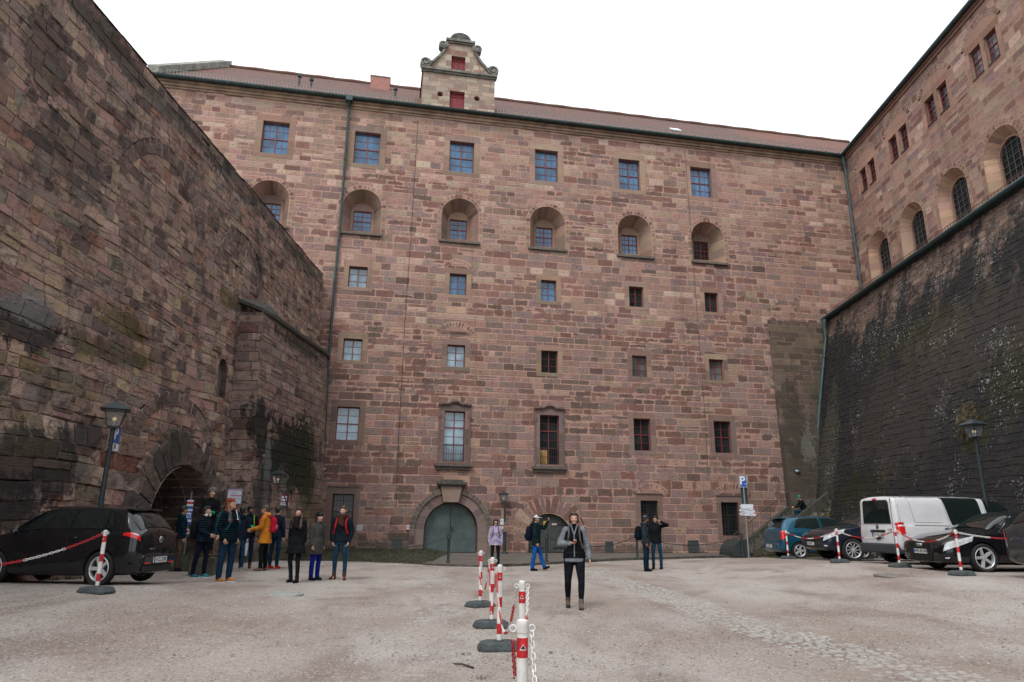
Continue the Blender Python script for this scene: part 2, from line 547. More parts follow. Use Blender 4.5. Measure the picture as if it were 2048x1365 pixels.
def subtract(polys, hole):
    """hole: convex, counter-clockwise"""
    hx0 = min(p[0] for p in hole); hx1 = max(p[0] for p in hole)
    hy0 = min(p[1] for p in hole); hy1 = max(p[1] for p in hole)
    res = []
    for poly in polys:
        if max(p[0] for p in poly) <= hx0 or min(p[0] for p in poly) >= hx1 or max(p[1] for p in poly) <= hy0 or min(p[1] for p in poly) >= hy1:
            res.append(poly); continue
        cur = poly
        for i in range(len(hole)):
            a, b = hole[i], hole[(i + 1) % len(hole)]
            ins, out = split(cur, a, b)
            if len(out) >= 3 and abs(poly_area(out)) > 1e-4: res.append(out)
            cur = ins
            if len(cur) < 3 or abs(poly_area(cur)) < 1e-5: break
    return res

def clip(poly, region):
    cur = poly
    for i in range(len(region)):
        cur, _ = split(cur, region[i], region[(i + 1) % len(region)])
        if len(cur) < 3: return None
    return cur if abs(poly_area(cur)) > 1e-4 else None

def rect(u0, u1, v0, v1): return [(u0, v0), (u1, v0), (u1, v1), (u0, v1)]

def arch(uc, v0, vs, r, n=18, ry=None):
    ry = ry or r
    return [(uc - r, v0), (uc + r, v0)] + [(uc + r * math.cos(PI * i / n), vs + ry * math.sin(PI * i / n)) for i in range(n + 1)]

class Stones:
    """collects stone faces with their colour, place inside the block and block size"""
    def __init__(s, F):
        s.F = F; s.v = []; s.f = []; s.loc = []; s.siz = []; s.col = []
    def put(s, pts3, loc, siz, col):
        b = len(s.v)
        s.v += [tuple(p) for p in pts3]
        s.f.append(tuple(range(b, b + len(pts3))))
        s.loc += loc
        s.siz += [siz] * len(pts3)
        s.col += [col] * len(pts3)
    def cell(s, poly, org, size, col, d=0.0, chamfer=0.0, ang=0.0, mapf=None, side=True):
        """poly in wall coordinates; org/ang/size describe the block it belongs to"""
        ca, sa = math.cos(ang), math.sin(ang)
        def L(p):
            x, y = p[0] - org[0], p[1] - org[1]
            return (x * ca + y * sa, -x * sa + y * ca)
        P = mapf or (lambda u, v, dd: s.F.P(u, v, dd))
        if poly_area(poly) < 0: poly = poly[::-1]
        if not side:
            s.put([P(p[0], p[1], -d) for p in poly], [L(p) for p in poly], size, col)
            return
        cx = sum(p[0] for p in poly) / len(poly); cy = sum(p[1] for p in poly) / len(poly)
        ext = max(0.05, min(size))
        k = min(0.35, chamfer * 2 / ext)
        inn = [(p[0] + (cx - p[0]) * k, p[1] + (cy - p[1]) * k) for p in poly]
        s.put([P(p[0], p[1], -d) for p in inn], [L(p) for p in inn], size, col)
        n = len(poly)
        for i in range(n):
            j = (i + 1) % n
            s.put([P(*poly[i], 0.02), P(*poly[j], 0.02), P(*inn[j], -d), P(*inn[i], -d)], [L(poly[i]), L(poly[j]), L(inn[j]), L(inn[i])], size, col)
    def build(s, name, mat, parent=None):
        me = bpy.data.meshes.new(name)
        me.from_pydata(s.v, [], s.f)
        a = me.uv_layers.new(name='loc'); a.data.foreach_set('uv', np.array(s.loc, dtype=np.float32).ravel())
        a = me.uv_layers.new(name='siz'); a.data.foreach_set('uv', np.array(s.siz, dtype=np.float32).ravel())
        c = me.color_attributes.new('col', 'FLOAT_COLOR', 'CORNER')
        c.data.foreach_set('color', np.array(s.col, dtype=np.float32).ravel())
        me.update()
        return link(name, me, parent, mat)

def pick(rng, pal):
    t = rng.random() * sum(p[1] for p in pal)
    for c, w in pal:
        t -= w
        if t <= 0: break
    k = rng.uniform(0.82, 1.18)
    return [max(0.01, c[i] * k * rng.uniform(0.95, 1.05)) for i in range(3)]

def courses(S, region, holes, rng, h=(0.32, 0.5), w=(0.5, 1.3), pal=None, smearf=None, depth=0.0, chamfer=0.0, side=False, splitp=0.1, mapf=None, warp=0.0):
    u0 = min(p[0] for p in region); u1 = max(p[0] for p in region)
    v0 = min(p[1] for p in region); v1 = max(p[1] for p in region)
    v = v0 - rng.uniform(0, 0.1)
    while v < v1:
        hh = rng.uniform(*(h(v) if callable(h) else h))
        u = u0 - rng.uniform(0, 1)
        while u < u1:
            ww = rng.uniform(*(w(v) if callable(w) else w))
            if rng.random() < 0.15: ww *= 0.55
            blocks = [(u, v, ww, hh)]
            if rng.random() < splitp:
                q = rng.uniform(0.4, 0.6)
                blocks = [(u, v, ww, hh * q), (u, v + hh * q, ww, hh * (1 - q))]
            for (a, b, c, d) in blocks:
                P0 = rect(a, a + c, b, b + d)
                pc = clip(P0, region)
                if not pc: continue
                parts = [pc]
                for H in holes: parts = subtract(parts, H)
                if not parts: continue
                cc = pick(rng, pal(a + c / 2, b + d / 2) if callable(pal) else pal)
                al = smearf(a, b, rng) if smearf else rng.random()
                dd = rng.uniform(0, depth)
                if depth and rng.random() < 0.12: dd += depth * rng.uniform(-0.8, 1.0)
                for q in parts: S.cell(q, (a, b), (c, d), (*cc, al), dd, chamfer, side=side, mapf=mapf)
            u += ww
        v += hh

def ring(S, uc, vc, r0, r1, a0, a1, n, rng, pal, alpha=0.2, d=0.003, ry=1.0, jag=0.0, side=False, chamfer=0.0, wj=0.25, mapf=None):
    """voussoirs of an arch"""
    ws = [1 + rng.uniform(-wj, wj) for _ in range(n)]
    t = sum(ws); a = a0
    for k in range(n):
        b = a + (a1 - a0) * ws[k] / t
        ro = r1 + rng.uniform(-jag, jag)
        am = (a + b) / 2
        P = lambda r, t_: (uc + r * math.cos(t_), vc + r * ry * math.sin(t_))
        poly = [P(r0, a), P(ro, a), P(ro, b), P(r0, b)]
        wdt = abs(b - a) * (r0 + ro) / 2
        org = (P(r0, am)[0] - wdt / 2 * math.sin(am), P(r0, am)[1] + wdt / 2 * math.cos(am))
        # local frame: x across the stone, y along the radius
        S.cell(poly, org, (wdt, ro - r0), (*pick(rng, pal), alpha if not callable(alpha) else alpha(rng)), d, chamfer, ang=am - PI / 2, side=side, mapf=mapf)
        a = b
# ---------------------------------------------------------------- wall planes
AZ = R(79.36)
FAC = Frame((0, 35.5, 0), (math.sin(AZ), math.cos(AZ), 0), (-math.cos(AZ), math.sin(AZ), 0))
WNG = Frame((20.1, 0, 0), (0.0322, 1, 0), (1, -0.0322, 0))
BAT = Frame((14.91, 0, 0), (0.0322, 1, 0), (1, -0.0322, 0), (0.2, 0, 1))
LFT = Frame((-10.404, 0, 0), (0.0322, 1, 0), (-1, 0.0322, 0), (-0.04, 0, 1))

# ---------------------------------------------------------------- ground
def ground_mat():
    m = NT('pale_gravel')
    P = m.pos()
    big = m.noise(0.16, 4, 0.6, m.scale(P, (1.5, 0.9, 1)), 0.4)
    mid = m.noise(0.75, 4, 0.6, m.scale(P, (1.2, 0.6, 1)), 0.5)
    fin = m.noise(26, 3, 0.75, P)
    f2 = m.noise(70, 2, 0.7, P)
    c = m.mix(m.ramp(big, 0.38, 0.62), (0.265, 0.218, 0.185), (0.365, 0.328, 0.297))
    c = m.mix(m.math('MULTIPLY', m.ramp(mid, 0.47, 0.68), 0.75), c, (0.19, 0.145, 0.122))
    c = m.mix(m.math('MULTIPLY', m.ramp(m.noise(0.45, 4, 0.65, m.scale(P, (1, 0.5, 1), (3, 8, 0))), 0.48, 0.75), 0.6), c, (0.43, 0.405, 0.385))
    s = m.n('CombineXYZ')
    k = m.math('ADD', 0.58, m.math('ADD', m.math('MULTIPLY', fin, 0.42), m.math('MULTIPLY', f2, 0.42)))
    for i in range(3): m.set(s.inputs[i], k)
    c = m.mix(1.0, c, s.outputs[0], 'MULTIPLY')
    v = m.n('TexVoronoi'); v.inputs['Scale'].default_value = 42; m.t.links.new(P, v.inputs['Vector'])
    vc = m.n('SeparateColor'); m.t.links.new(v.outputs['Color'], vc.inputs[0])
    c = m.mix(m.math('MULTIPLY', m.ramp(vc.outputs[0], 0.8, 0.95), 0.4), c, (0.5, 0.49, 0.48))
    c = m.mix(m.math('MULTIPLY', m.ramp(vc.outputs[1], 0.82, 0.95), 0.45), c, (0.09, 0.075, 0.07))
    m.base(c); m.rough(0.95)
    m.p.inputs['Specular IOR Level'].default_value = 0.2
    m.bump(m.math('ADD', m.math('MULTIPLY', fin, 1.0), m.math('ADD', m.math('MULTIPLY', v.outputs['Distance'], -0.8), m.math('MULTIPLY', mid, 2.0))), 0.55, 0.02)
    return m.mat
M['gravel'] = ground_mat()

def grid_axis(lo, hi, fine, coarse):
    a = list(np.arange(lo, hi + 1e-6, fine))
    return coarse[0] + a + coarse[1]
xs = grid_axis(-12, 18, 0.5, ([-900, -300, -100, -40, -20], [22, 45, 100, 300, 900]))
ys = grid_axis(-4, 42, 0.5, ([-900, -300, -100, -40, -15], [46, 60, 100, 300, 900]))
rg = random.Random(5)
gv = []
for j, y in enumerate(ys):
    for i, x in enumerate(xs):
        inside = -12 <= x <= 18 and -4 <= y <= 42
        gv.append((x, y, (G(x, y) + rg.uniform(-0.006, 0.006)) if inside else (G(max(-12, min(18, x)), max(-4, min(42, y)))) - (0.0 if y < 60 else 0.1)))
nx = len(xs)
gf = [(j * nx + i, j * nx + i + 1, (j + 1) * nx + i + 1, (j + 1) * nx + i) for j in range(len(ys) - 1) for i in range(nx - 1)]
me = bpy.data.meshes.new('ground'); me.from_pydata(gv, [], gf)
tag(link('ground', me, None, M['gravel'], smooth=True), 'pale gravel yard in front of the sandstone castle', 'ground', kind='structure')

# ---------------------------------------------------------------- castle wing that closes the yard
pink, tan, mauve, brown, dark, grey, pale = (0.305, 0.190, 0.154), (0.35, 0.247, 0.188), (0.228, 0.156, 0.142), (0.185, 0.098, 0.082), (0.112, 0.079, 0.069), (0.22, 0.163, 0.145), (0.45, 0.33, 0.262)
_mean = (0.262, 0.168, 0.14)
pink, tan, mauve, brown, dark, grey, pale = [tuple(c * 0.75 + m_ * 0.25 for c, m_ in zip(col_, _mean)) for col_ in (pink, tan, mauve, brown, dark, grey, pale)]
def vnoise(x, y, seed=0):
    """smooth value noise in 0..1"""
    def h(i, j):
        q = math.sin(i * 127.1 + j * 311.7 + seed * 74.7) * 43758.5453
        return q - math.floor(q)
    i, j = math.floor(x), math.floor(y); fx, fy = x - i, y - j
    fx = fx * fx * (3 - 2 * fx); fy = fy * fy * (3 - 2 * fy)
    return (h(i, j) * (1 - fx) + h(i + 1, j) * fx) * (1 - fy) + (h(i, j + 1) * (1 - fx) + h(i + 1, j + 1) * fx) * fy
def zone(u, v):
    """building campaigns: runs of dark red stones buried in pink mortar, and runs of tight tan ones"""
    return 0.62 * vnoise(u / 4.2, v / 0.9, 1) + 0.38 * vnoise(u / 1.6, v / 0.42, 2)
def pal_fac(u, v):  # tanner towards the top; darker mix at the foot paints in fading sky light
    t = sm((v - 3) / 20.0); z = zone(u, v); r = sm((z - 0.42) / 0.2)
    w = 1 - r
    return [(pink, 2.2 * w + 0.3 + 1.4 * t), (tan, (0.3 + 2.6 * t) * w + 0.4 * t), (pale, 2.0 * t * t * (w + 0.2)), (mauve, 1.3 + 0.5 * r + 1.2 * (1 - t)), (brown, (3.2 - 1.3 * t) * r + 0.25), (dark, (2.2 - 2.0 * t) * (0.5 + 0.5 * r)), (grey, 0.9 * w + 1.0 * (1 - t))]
trim_pal = [((0.29, 0.205, 0.15), 2), ((0.27, 0.175, 0.135), 2), ((0.24, 0.17, 0.14), 1)]
trim_low = [((0.21, 0.14, 0.118), 2), ((0.18, 0.135, 0.118), 1)]

castle = empty('castle_wing', FAC.P(0, 0, 0))
tag(castle, 'tall red sandstone castle wing with tiled roof closing the far end of the yard', 'castle')
castle.matrix_parent_inverse = Matrix()
CO = Vector(FAC.P(0, 0, 0))

def adopt(o, parent):
    """parent while the vertices stay where they were modelled"""
    o.parent = parent
    o.matrix_parent_inverse = Matrix.Translation(-Vector(parent.matrix_world.translation if parent.parent else parent.location)) if parent.type == 'EMPTY' else Matrix()
    return o

fac_holes = []
fac_parts = []
rw = random.Random(11)

def splay_niche(S, F, uc, z0, zs, ro, ri, dep, rng, pal, n=13):
    """splayed round-headed recess: jambs, vault, back wall edge"""
    zi0 = z0
    js = max(2, int((zs - z0) / 0.42))
    for sgn in (-1, 1):
        for k in range(js):
            a, b = z0 + (zs - z0) * k / js, z0 + (zs - z0) * (k + 1) / js
            q = [F.P(uc + sgn * ro, a, 0), F.P(uc + sgn * ri, a, dep), F.P(uc + sgn * ri, b, dep), F.P(uc + sgn * ro, b, 0)]
            if sgn > 0: q = q[::-1]
            w = dep * 1.1
            lo = [(0, 0), (w, 0), (w, b - a), (0, b - a)]
            S.put(q, lo if sgn < 0 else lo[::-1], (w, b - a), (*pick(rng, pal), 0.15))
    for k in range(n):
        a, b = PI * k / n, PI * (k + 1) / n
        P = lambda r, t, d: F.P(uc + r * math.cos(t), zs + r * math.sin(t), d)
        w = ro * (b - a)
        S.put([P(ro, b, 0), P(ro, a, 0), P(ri, a, dep), P(ri, b, dep)], [(w, 0), (0, 0), (0, dep), (w, dep)], (w, dep), (*pick(rng, pal), 0.1))
    # sloping floor of the recess
    S.put([F.P(uc - ro, z0, 0), F.P(uc + ro, z0, 0), F.P(uc + ri, z0 + 0.25, dep), F.P(uc - ri, z0 + 0.25, dep)], [(0, 0), (2, 0), (2, 1), (0, 1)], (2, 1), (*pick(rng, pal), 0.1))

def lights_grid(F, u0, u1, v0, v1, d, nx, ny, parent, wood, gl, mull=0.05, bar=0.018, thick_v=True, thick_h=(0.5,), outer=0.045, broken=None):
    f = MB()
    f.fbox(F, u0, u1, v0, v0 + outer, d - 0.05, d); f.fbox(F, u0, u1, v1 - outer, v1, d - 0.05, d)
    f.fbox(F, u0, u0 + outer, v0 + outer, v1 - outer, d - 0.05, d); f.fbox(F, u1 - outer, u1, v0 + outer, v1 - outer, d - 0.05, d)
    if thick_v:
        um = (u0 + u1) / 2
        f.fbox(F, um - mull / 2, um + mull / 2, v0 + outer, v1 - outer, d - 0.055, d)
    for t in thick_h:
        vm = v0 + (v1 - v0) * t
        f.fbox(F, u0 + outer, u1 - outer, vm - mull / 2, vm + mull / 2, d - 0.06, d)
    for i in range(1, nx):
        if thick_v and i * 2 == nx: continue
        um = u0 + (u1 - u0) * i / nx
        f.fbox(F, um - bar / 2, um + bar / 2, v0 + outer, v1 - outer, d - 0.03, d)
    for j in range(1, ny):
        vm = v0 + (v1 - v0) * j / ny
        if any(abs(j / ny - t) < 0.03 for t in thick_h): continue
        f.fbox(F, u0 + outer, u1 - outer, vm - bar / 2, vm + bar / 2, d - 0.032, d)
    f.build('frame', M[wood], parent)
    p = MB()
    cols = 2 if thick_v else 1
    for c in range(cols):      # the casements never hang quite in one plane
        a = u0 + (u1 - u0) * c / cols + 0.01; b = u0 + (u1 - u0) * (c + 1) / cols - 0.01
        t = rw.uniform(-0.006, 0.006)
        p.face([F.P(a, v0 + 0.01, d - 0.012 + t), F.P(b, v0 + 0.01, d - 0.012 - t), F.P(b, v1 - 0.01, d - 0.012 - t), F.P(a, v1 - 0.01, d - 0.012 + t)])
    p.build('pane', M[gl], parent)

def rect_window(F, u0, u1, v0, v1, sw, nx, ny, wood, gl, pal, parent, holes, dep=0.26, proud=0.006, lintel=None, **kw):
    S = Stones(F)
    ll = lintel or sw * 1.15
    U0, U1, V0, V1 = u0 - sw, u1 + sw, v0 - sw * 0.75, v1 + ll
    holes.append(rect(U0, U1, V0, V1))
    e = 0.003
    def c(poly, size): S.cell(poly, poly[0], size, (*pick(rw, pal), 0.12), proud, 0.0)
    c(rect(U0, U1, v1, V1), (U1 - U0, ll)); c(rect(U0, U1, V0, v0), (U1 - U0, v0 - V0))
    for sg in (0, 1):
        a, b = (U0, u0) if sg == 0 else (u1, U1)
        k = max(2, int((v1 - v0) / 0.7)); prev = v0
        for i in range(k):
            nxt = v1 if i == k - 1 else v0 + (v1 - v0) * (i + 1) / k + rw.uniform(-0.1, 0.1)
            c(rect(a, b, prev, nxt), (b - a, nxt - prev)); prev = nxt
    P = F.P
    for q in ([P(u0, v0, -proud), P(u0, v0, dep), P(u0, v1, dep), P(u0, v1, -proud)], [P(u1, v0, dep), P(u1, v0, -proud), P(u1, v1, -proud), P(u1, v1, dep)],
              [P(u0, v0, -proud), P(u1, v0, -proud), P(u1, v0, dep), P(u0, v0, dep)], [P(u0, v1, dep), P(u1, v1, dep), P(u1, v1, -proud), P(u0, v1, -proud)]):
        S.put(q, [(0.1, 0.1), (0.4, 0.1), (0.4, 0.4), (0.1, 0.4)], (0.5, 0.5), (*pick(rw, pal), 0.0))
    w = S.build('window', M['trim'], None)
    adopt(w, parent)
    lights_grid(F, u0, u1, v0, v1, dep, nx, ny, w, wood, gl, **kw)
    return w

def px_rect(F, xl, yt, xr, yb, d=0.0):
    a = [F.hit(xl, yt, d), F.hit(xl, yb, d), F.hit(xr, yt, d), F.hit(xr, yb, d)]
    xm = (xl + xr) / 2
    return (a[0][0] + a[1][0]) / 2, (a[2][0] + a[3][0]) / 2, F.hit(xm, yb, d)[1], F.hit(xm, yt, d)[1]

# upper row
for b in [(523, 243.6, 577, 308), (708, 265, 760, 329), (899, 284, 948, 345), (1070, 301, 1116, 363), (1238, 320, 1280, 380), (1382, 336, 1423, 394)]:
    u0, u1, v0, v1 = px_rect(FAC, *b)
    rect_window(FAC, u0, u1, v0, v1, 0.34, 4, 4, 'wood', 'g_blue', trim_pal, castle, fac_holes)
# third and fourth rows
row3 = [((697, 533.5, 734.5, 575), 'g_sky'), ((899, 548, 933, 590), 'g_blue'), ((1082, 561, 1113, 602.5), 'g_blue'), ((1258.5, 574, 1287, 614), 'g_dark'), ((1409.7, 586, 1437, 624.5), 'g_dark')]
row4 = [((686, 678, 724, 721), 'g_sky'), ((894, 690, 930, 734), 'g_sky'), ((1082.6, 702, 1115.6, 746), 'g_dark'), ((1264.6, 712, 1293.6, 754), 'g_grey'), ((1419, 719.5, 1447.5, 761), 'g_grey')]
for b, g in row3 + row4:
    u0, u1, v0, v1 = px_rect(FAC, *b)
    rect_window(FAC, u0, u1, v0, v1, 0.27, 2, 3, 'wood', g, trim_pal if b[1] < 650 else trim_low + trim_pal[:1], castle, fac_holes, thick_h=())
# fifth row: plain ones and two tall ones with carved surrounds
for b, g in [((672, 814, 718, 881), 'g_sky'), ((1268, 837.7, 1301.6, 902), 'g_dark'), ((1429, 843, 1463, 906.7), 'g_dark')]:
    u0, u1, v0, v1 = px_rect(FAC, *b)
    rect_window(FAC, u0, u1, v0, v1, 0.3, 2, 4, 'wood', g, trim_low, castle, fac_holes)
for b, g in [((887.5, 823, 929, 924), 'g_sky'), ((1079.5, 831, 1118, 930), 'g_dark')]:
    u0, u1, v0, v1 = px_rect(FAC, *b)
    um = (u0 + u1) / 2
    w = rect_window(FAC, u0, u1, v0, v1, 0.27, 2, 6, 'wood', g, [((0.19, 0.13, 0.12), 1), ((0.16, 0.115, 0.105), 1)], castle, fac_holes, proud=0.05, lintel=0.3, thick_h=(0.68,))
    t = MB()
    t.fbox(FAC, u0 - 0.42, u1 + 0.42, v0 - 0.24, v0 - 0.10, -0.22, 0.02)
    t.fbox(FAC, u0 - 0.34, u1 + 0.34, v0 - 0.40, v0 - 0.24, -0.12, 0.02)
    t.build('sill', plain('weathered_dark_sandstone', (0.11, 0.09, 0.08), 0.9, var=0.3, bump=0.4), w)
    t = MB()       # cornice that swells over the middle, and the raised outer fillets
    n = 20
    def cz(s): return 0.16 * math.exp(-(s / 0.33) ** 4) + 0.05 * math.exp(-((abs(s) - 0.62) / 0.16) ** 2)
    W2 = (u1 - u0) / 2 + 0.32
    for k in range(n):
        a, c = -1 + 2 * k / n, -1 + 2 * (k + 1) / n
        ua, uc = um + a * W2, um + c * W2
        P = FAC.P
        for (h0, h1, d) in ((0.24, 0.31, -0.10), (0.31, 0.40, -0.18)):
            t.hexa([P(ua, v1 + h0 + cz(a), d), P(uc, v1 + h0 + cz(c), d), P(uc, v1 + h0 + cz(c), 0.02), P(ua, v1 + h0 + cz(a), 0.02),
                    P(ua, v1 + h1 + cz(a), d), P(uc, v1 + h1 + cz(c), d), P(uc, v1 + h1 + cz(c), 0.02), P(ua, v1 + h1 + cz(a), 0.02)])
    for sg in (-1, 1):
        uu = um + sg * ((u1 - u0) / 2 + 0.25)
        t.fbox(FAC, uu - 0.035, uu + 0.035, v0 - 0.1, v1 + 0.24, -0.085, 0.02)
        t.fbox(FAC, uu - 0.09 if sg > 0 else uu - 0.06, uu + 0.06 if sg > 0 else uu + 0.09, v1 - 0.35, v1 - 0.15, -0.10, 0.02)
    t.build('cornice', plain('carved_sandstone', (0.15, 0.105, 0.095), 0.9, var=0.25, bump=0.4), w)
    # low iron railing across the lower lights
    t = MB()
    t.fbox(FAC, u0, u1, v0 + 0.86, v0 + 0.89, 0.02, 0.05); t.fbox(FAC, u0, u1, v0 + 0.08, v0 + 0.10, 0.02, 0.05)
    for i in range(9):
        uu = u0 + (u1 - u0) * (i + 0.5) / 9
        t.fbox(FAC, uu - 0.009, uu + 0.009, v0 + 0.1, v0 + 0.86, 0.025, 0.045)
    t.build('railing', M['iron'], w)
    if g == 'g_dark':
        t = MB(); t.fbox(FAC, u0 + 0.06, um - 0.05, v0 + 0.06, v0 + 0.78, 0.240, 0.247); t.build('lit_pane', M['g_warm'], w)
# ground floor barred windows
for b, g in [((662, 988, 706, 1083), 'g_grey'), ((1282, 1001.6, 1317, 1070), 'g_dark'), ((1443.6, 1005, 1479, 1072), 'g_dark')]:
    u0, u1, v0, v1 = px_rect(FAC, *b)
    w = rect_window(FAC, u0, u1, v0, v1, 0.28, 2, 4, 'wood_dark', g, trim_low, castle, fac_holes, dep=0.32, thick_h=(0.62,))
    t = MB()
    for i in range(7):
        uu = u0 + (u1 - u0) * (i + 0.5) / 7
        t.fbox(FAC, uu - 0.012, uu + 0.012, v0, v1, 0.08, 0.104)
    for k in (0.15, 0.5, 0.85):
        vv = v0 + (v1 - v0) * k
        t.fbox(FAC, u0, u1, vv - 0.015, vv + 0.015, 0.105, 0.115)
    t.build('iron_bars', M['iron'], w)
    t = MB(); t.fbox(FAC, u0 - 0.28, u1 + 0.28, v1 + 0.325, v1 + 0.37, -0.05, 0.02); t.build('cornice', M['rubber'] if False else plain('weathered_lintel_mould', (0.12, 0.085, 0.075), 0.9), w)

# round-headed splayed recesses of the second row
fin_cells = []
for xc, top, xl, xr in [(538, 358, 497, 577), (724, 380.5, 682, 765), (920, 397, 883, 957), (1096, 411, 1059, 1132), (1270, 430, 1234, 1305), (1416, 440, 1381.5, 1450)]:
    ul, zt = FAC.hit(xc, top)
    ua = FAC.hit(xl, top + 45)[0]; ub = FAC.hit(xr, top + 45)[0]
    uc, ro = (ua + ub) / 2, 1.035
    zt = 19.12 if abs(zt - 19.12) < 0.5 else zt
    zs, z0 = zt - ro, 16.52
    ri, dep = 0.62, 0.9
    S = Stones(FAC)
    splay_niche(S, FAC, uc, z0, zs, ro, ri, dep, rw, trim_pal + [(pink, 1), (brown, 0.5)])
    wu0, wu1, wv0, wv1 = uc - 0.5, uc + 0.5, 17.02, 18.22
    for q in subtract([arch(uc, z0 + 0.2, zs, ri, 14)], rect(wu0, wu1, wv0, wv1)):
        S.cell(q, (uc - 1, z0), (3, 3), (*pick(rw, trim_pal), 0.0), -dep, side=False)
    for q in ([(wu0, 0.9), (wu0, 1.05)], [(wu1, 1.05), (wu1, 0.9)]):
        S.put([FAC.P(q[0][0], wv0, q[0][1]), FAC.P(q[1][0], wv0, q[1][1]), FAC.P(q[1][0], wv1, q[1][1]), FAC.P(q[0][0], wv1, q[0][1])], [(0.1, 0.1)] * 4, (1, 1), (*tan, 0))
    S.put([FAC.P(wu0, wv1, 1.05), FAC.P(wu1, wv1, 1.05), FAC.P(wu1, wv1, 0.9), FAC.P(wu0, wv1, 0.9)], [(0.1, 0.1)] * 4, (1, 1), (*tan, 0))
    w = S.build('window', M['trim']); adopt(w, castle)
    lights_grid(FAC, wu0, wu1, wv0, wv1, 1.04, 4, 4, w, 'wood', 'g_blue' if xc < 1400 else 'g_dark')
    t = MB(); t.fbox(FAC, uc - ro - 0.12, uc + ro + 0.1, z0 - 0.13, z0 - 0.004, -0.14, 0.1)
    t.build('sill', plain('weathered_sill_stone', (0.12, 0.10, 0.085), 0.9, var=0.3), w)
    fac_holes.append(arch(uc, z0 - 0.004, zs, ro + 0.26, 18))
    fin_cells.append((uc, zs, ro, ro + 0.26, 0, PI, 15, z0))

# doors
d1u0, d1u1, d1v0, d1v1 = px_rect(FAC, 850, 1006.6, 953, 1104)
d1c = (d1u0 + d1u1) / 2; d1r = (d1u1 - d1u0) / 2
d2l, _ = FAC.hit(1057, 1080); d2r, _ = FAC.hit(1139, 1080); d2t = FAC.hit(1099, 1026.5)[1]
d2c = (d2l + d2r) / 2; d2rad = (d2r - d2l) / 2
PAVE = 0.06
d1s = d1v1 - d1r
fac_holes.append(arch(d1c, -0.3, d1s, d1r + 0.75, 24))
fac_holes.append(arch(d2c, -0.3, d2t - d2rad * 0.62, d2rad + 0.001, 16, d2rad * 0.62))

# wall
S = Stones(FAC)
rf = random.Random(3)
for (uc, vc, r0, r1, a0, a1, n, z0) in fin_cells:
    ring(S, uc, vc, r0, r1, a0, a1, n, rf, [(pink, 2), (brown, 2), (mauve, 1), (tan, 1)], alpha=lambda r: r.uniform(0.2, 0.7), side=False)
    for sg in (-1, 1):
        a, b = (uc - r1, uc - r0) if sg < 0 else (uc + r0, uc + r1)
        zz = z0 - 0.004
        while zz < vc - 0.01:
            nz = min(vc, zz + rf.uniform(0.35, 0.6))
            if vc - nz < 0.15: nz = vc
            S.cell(rect(a, b, zz, nz), (a, zz), (b - a, nz - zz), (*pick(rf, trim_pal), 0.2), 0.003, side=False); zz = nz
# segmental relieving arches walled up above some windows
relief = []
for xc, yc, rad, th in [(912, 664, 1.0, 0.34), (916, 535, 0.75, 0.3), (1302, 988, 0.95, 0.36), (1462, 988, 0.95, 0.34)]:
    uc, vc = FAC.hit(xc, yc); vc -= rad * 0.75
    poly = [(uc + (rad + th) * math.cos(R(t)), vc + (rad + th) * math.sin(R(t))) for t in range(35, 146, 10)]
    relief.append(poly)
    inn = [(uc + rad * math.cos(R(t)), vc + rad * math.sin(R(t))) for t in range(35, 146, 10)]
    ok = not any(min(p[0] for p in poly) < max(q[0] for q in H) and max(p[0] for p in poly) > min(q[0] for q in H) and min(p[1] for p in poly) + 0.0 < max(q[1] for q in H) - 0.0 and max(p[1] for p in poly) > min(q[1] for q in H) for H in fac_holes)
    parts = [inn]
    for H in fac_holes: parts = subtract(parts, H)
    for q in parts: S.cell(q, (uc - 2, vc - 2), (5, 5), (*pink, 0.3), 0.0, side=False)
    before = len(S.f)
    ring(S, uc, vc, rad, rad + th, R(35), R(145), 13, rf, [(pink, 1), (grey, 1), (brown, 1)], alpha=lambda r: r.uniform(0.5, 0.9), side=False, d=0.002)
# radiating arch over the second door
va = d2t - d2rad * 0.62
ring(S, d2c, va - 0.55, d2rad + 0.12, d2rad + 0.95, R(8), R(172), 15, rf, [(brown, 2), (mauve, 2), (tan, 1), (pink, 1)], alpha=lambda r: r.uniform(0.2, 0.5), side=False, jag=0.12, d=0.004)
d2ring = [(d2c + (d2rad + 0.9) * math.cos(R(t)), va - 0.55 + (d2rad + 0.9) * math.sin(R(t))) for t in range(8, 173, 8)]
inner2 = [(d2c + (d2rad + 0.14) * math.cos(R(t)), va - 0.55 + (d2rad + 0.14) * math.sin(R(t))) for t in range(8, 173, 8)]
for q in subtract([inner2], fac_holes[-1]): S.cell(q, (d2c - 3, 0), (6, 4), (*pink, 0.4), 0.001, side=False)
def fac_smear(u, v, r):
    z = sm((zone(u, v) - 0.42) / 0.2)
    return min(1.0, (0.1 + 0.65 * z) * (0.5 + 0.8 * r.random()))
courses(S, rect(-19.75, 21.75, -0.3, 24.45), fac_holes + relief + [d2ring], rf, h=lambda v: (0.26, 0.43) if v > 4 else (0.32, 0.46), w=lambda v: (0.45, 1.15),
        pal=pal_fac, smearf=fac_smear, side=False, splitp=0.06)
fac_blobs = []
def fblob(px, py, ru, rv, c, s, d=0.0):
    u, v = FAC.hit(px, py, d); p = FAC.P(u, v, d)
    fac_blobs.append((tuple(p), (ru, 3.0, rv), c, s))
fblob(1600, 800, 1.7, 5.2, (0.05, 0.048, 0.04), 0.72)
fblob(1620, 980, 1.9, 2.6, (0.07, 0.07, 0.055), 0.6)
fblob(820, 1090, 2.2, 1.0, (0.06, 0.055, 0.045), 0.5)
fblob(1230, 1112, 7.0, 0.5, (0.07, 0.055, 0.045), 0.6)
fblob(700, 1100, 2.4, 0.8, (0.055, 0.06, 0.04), 0.55)
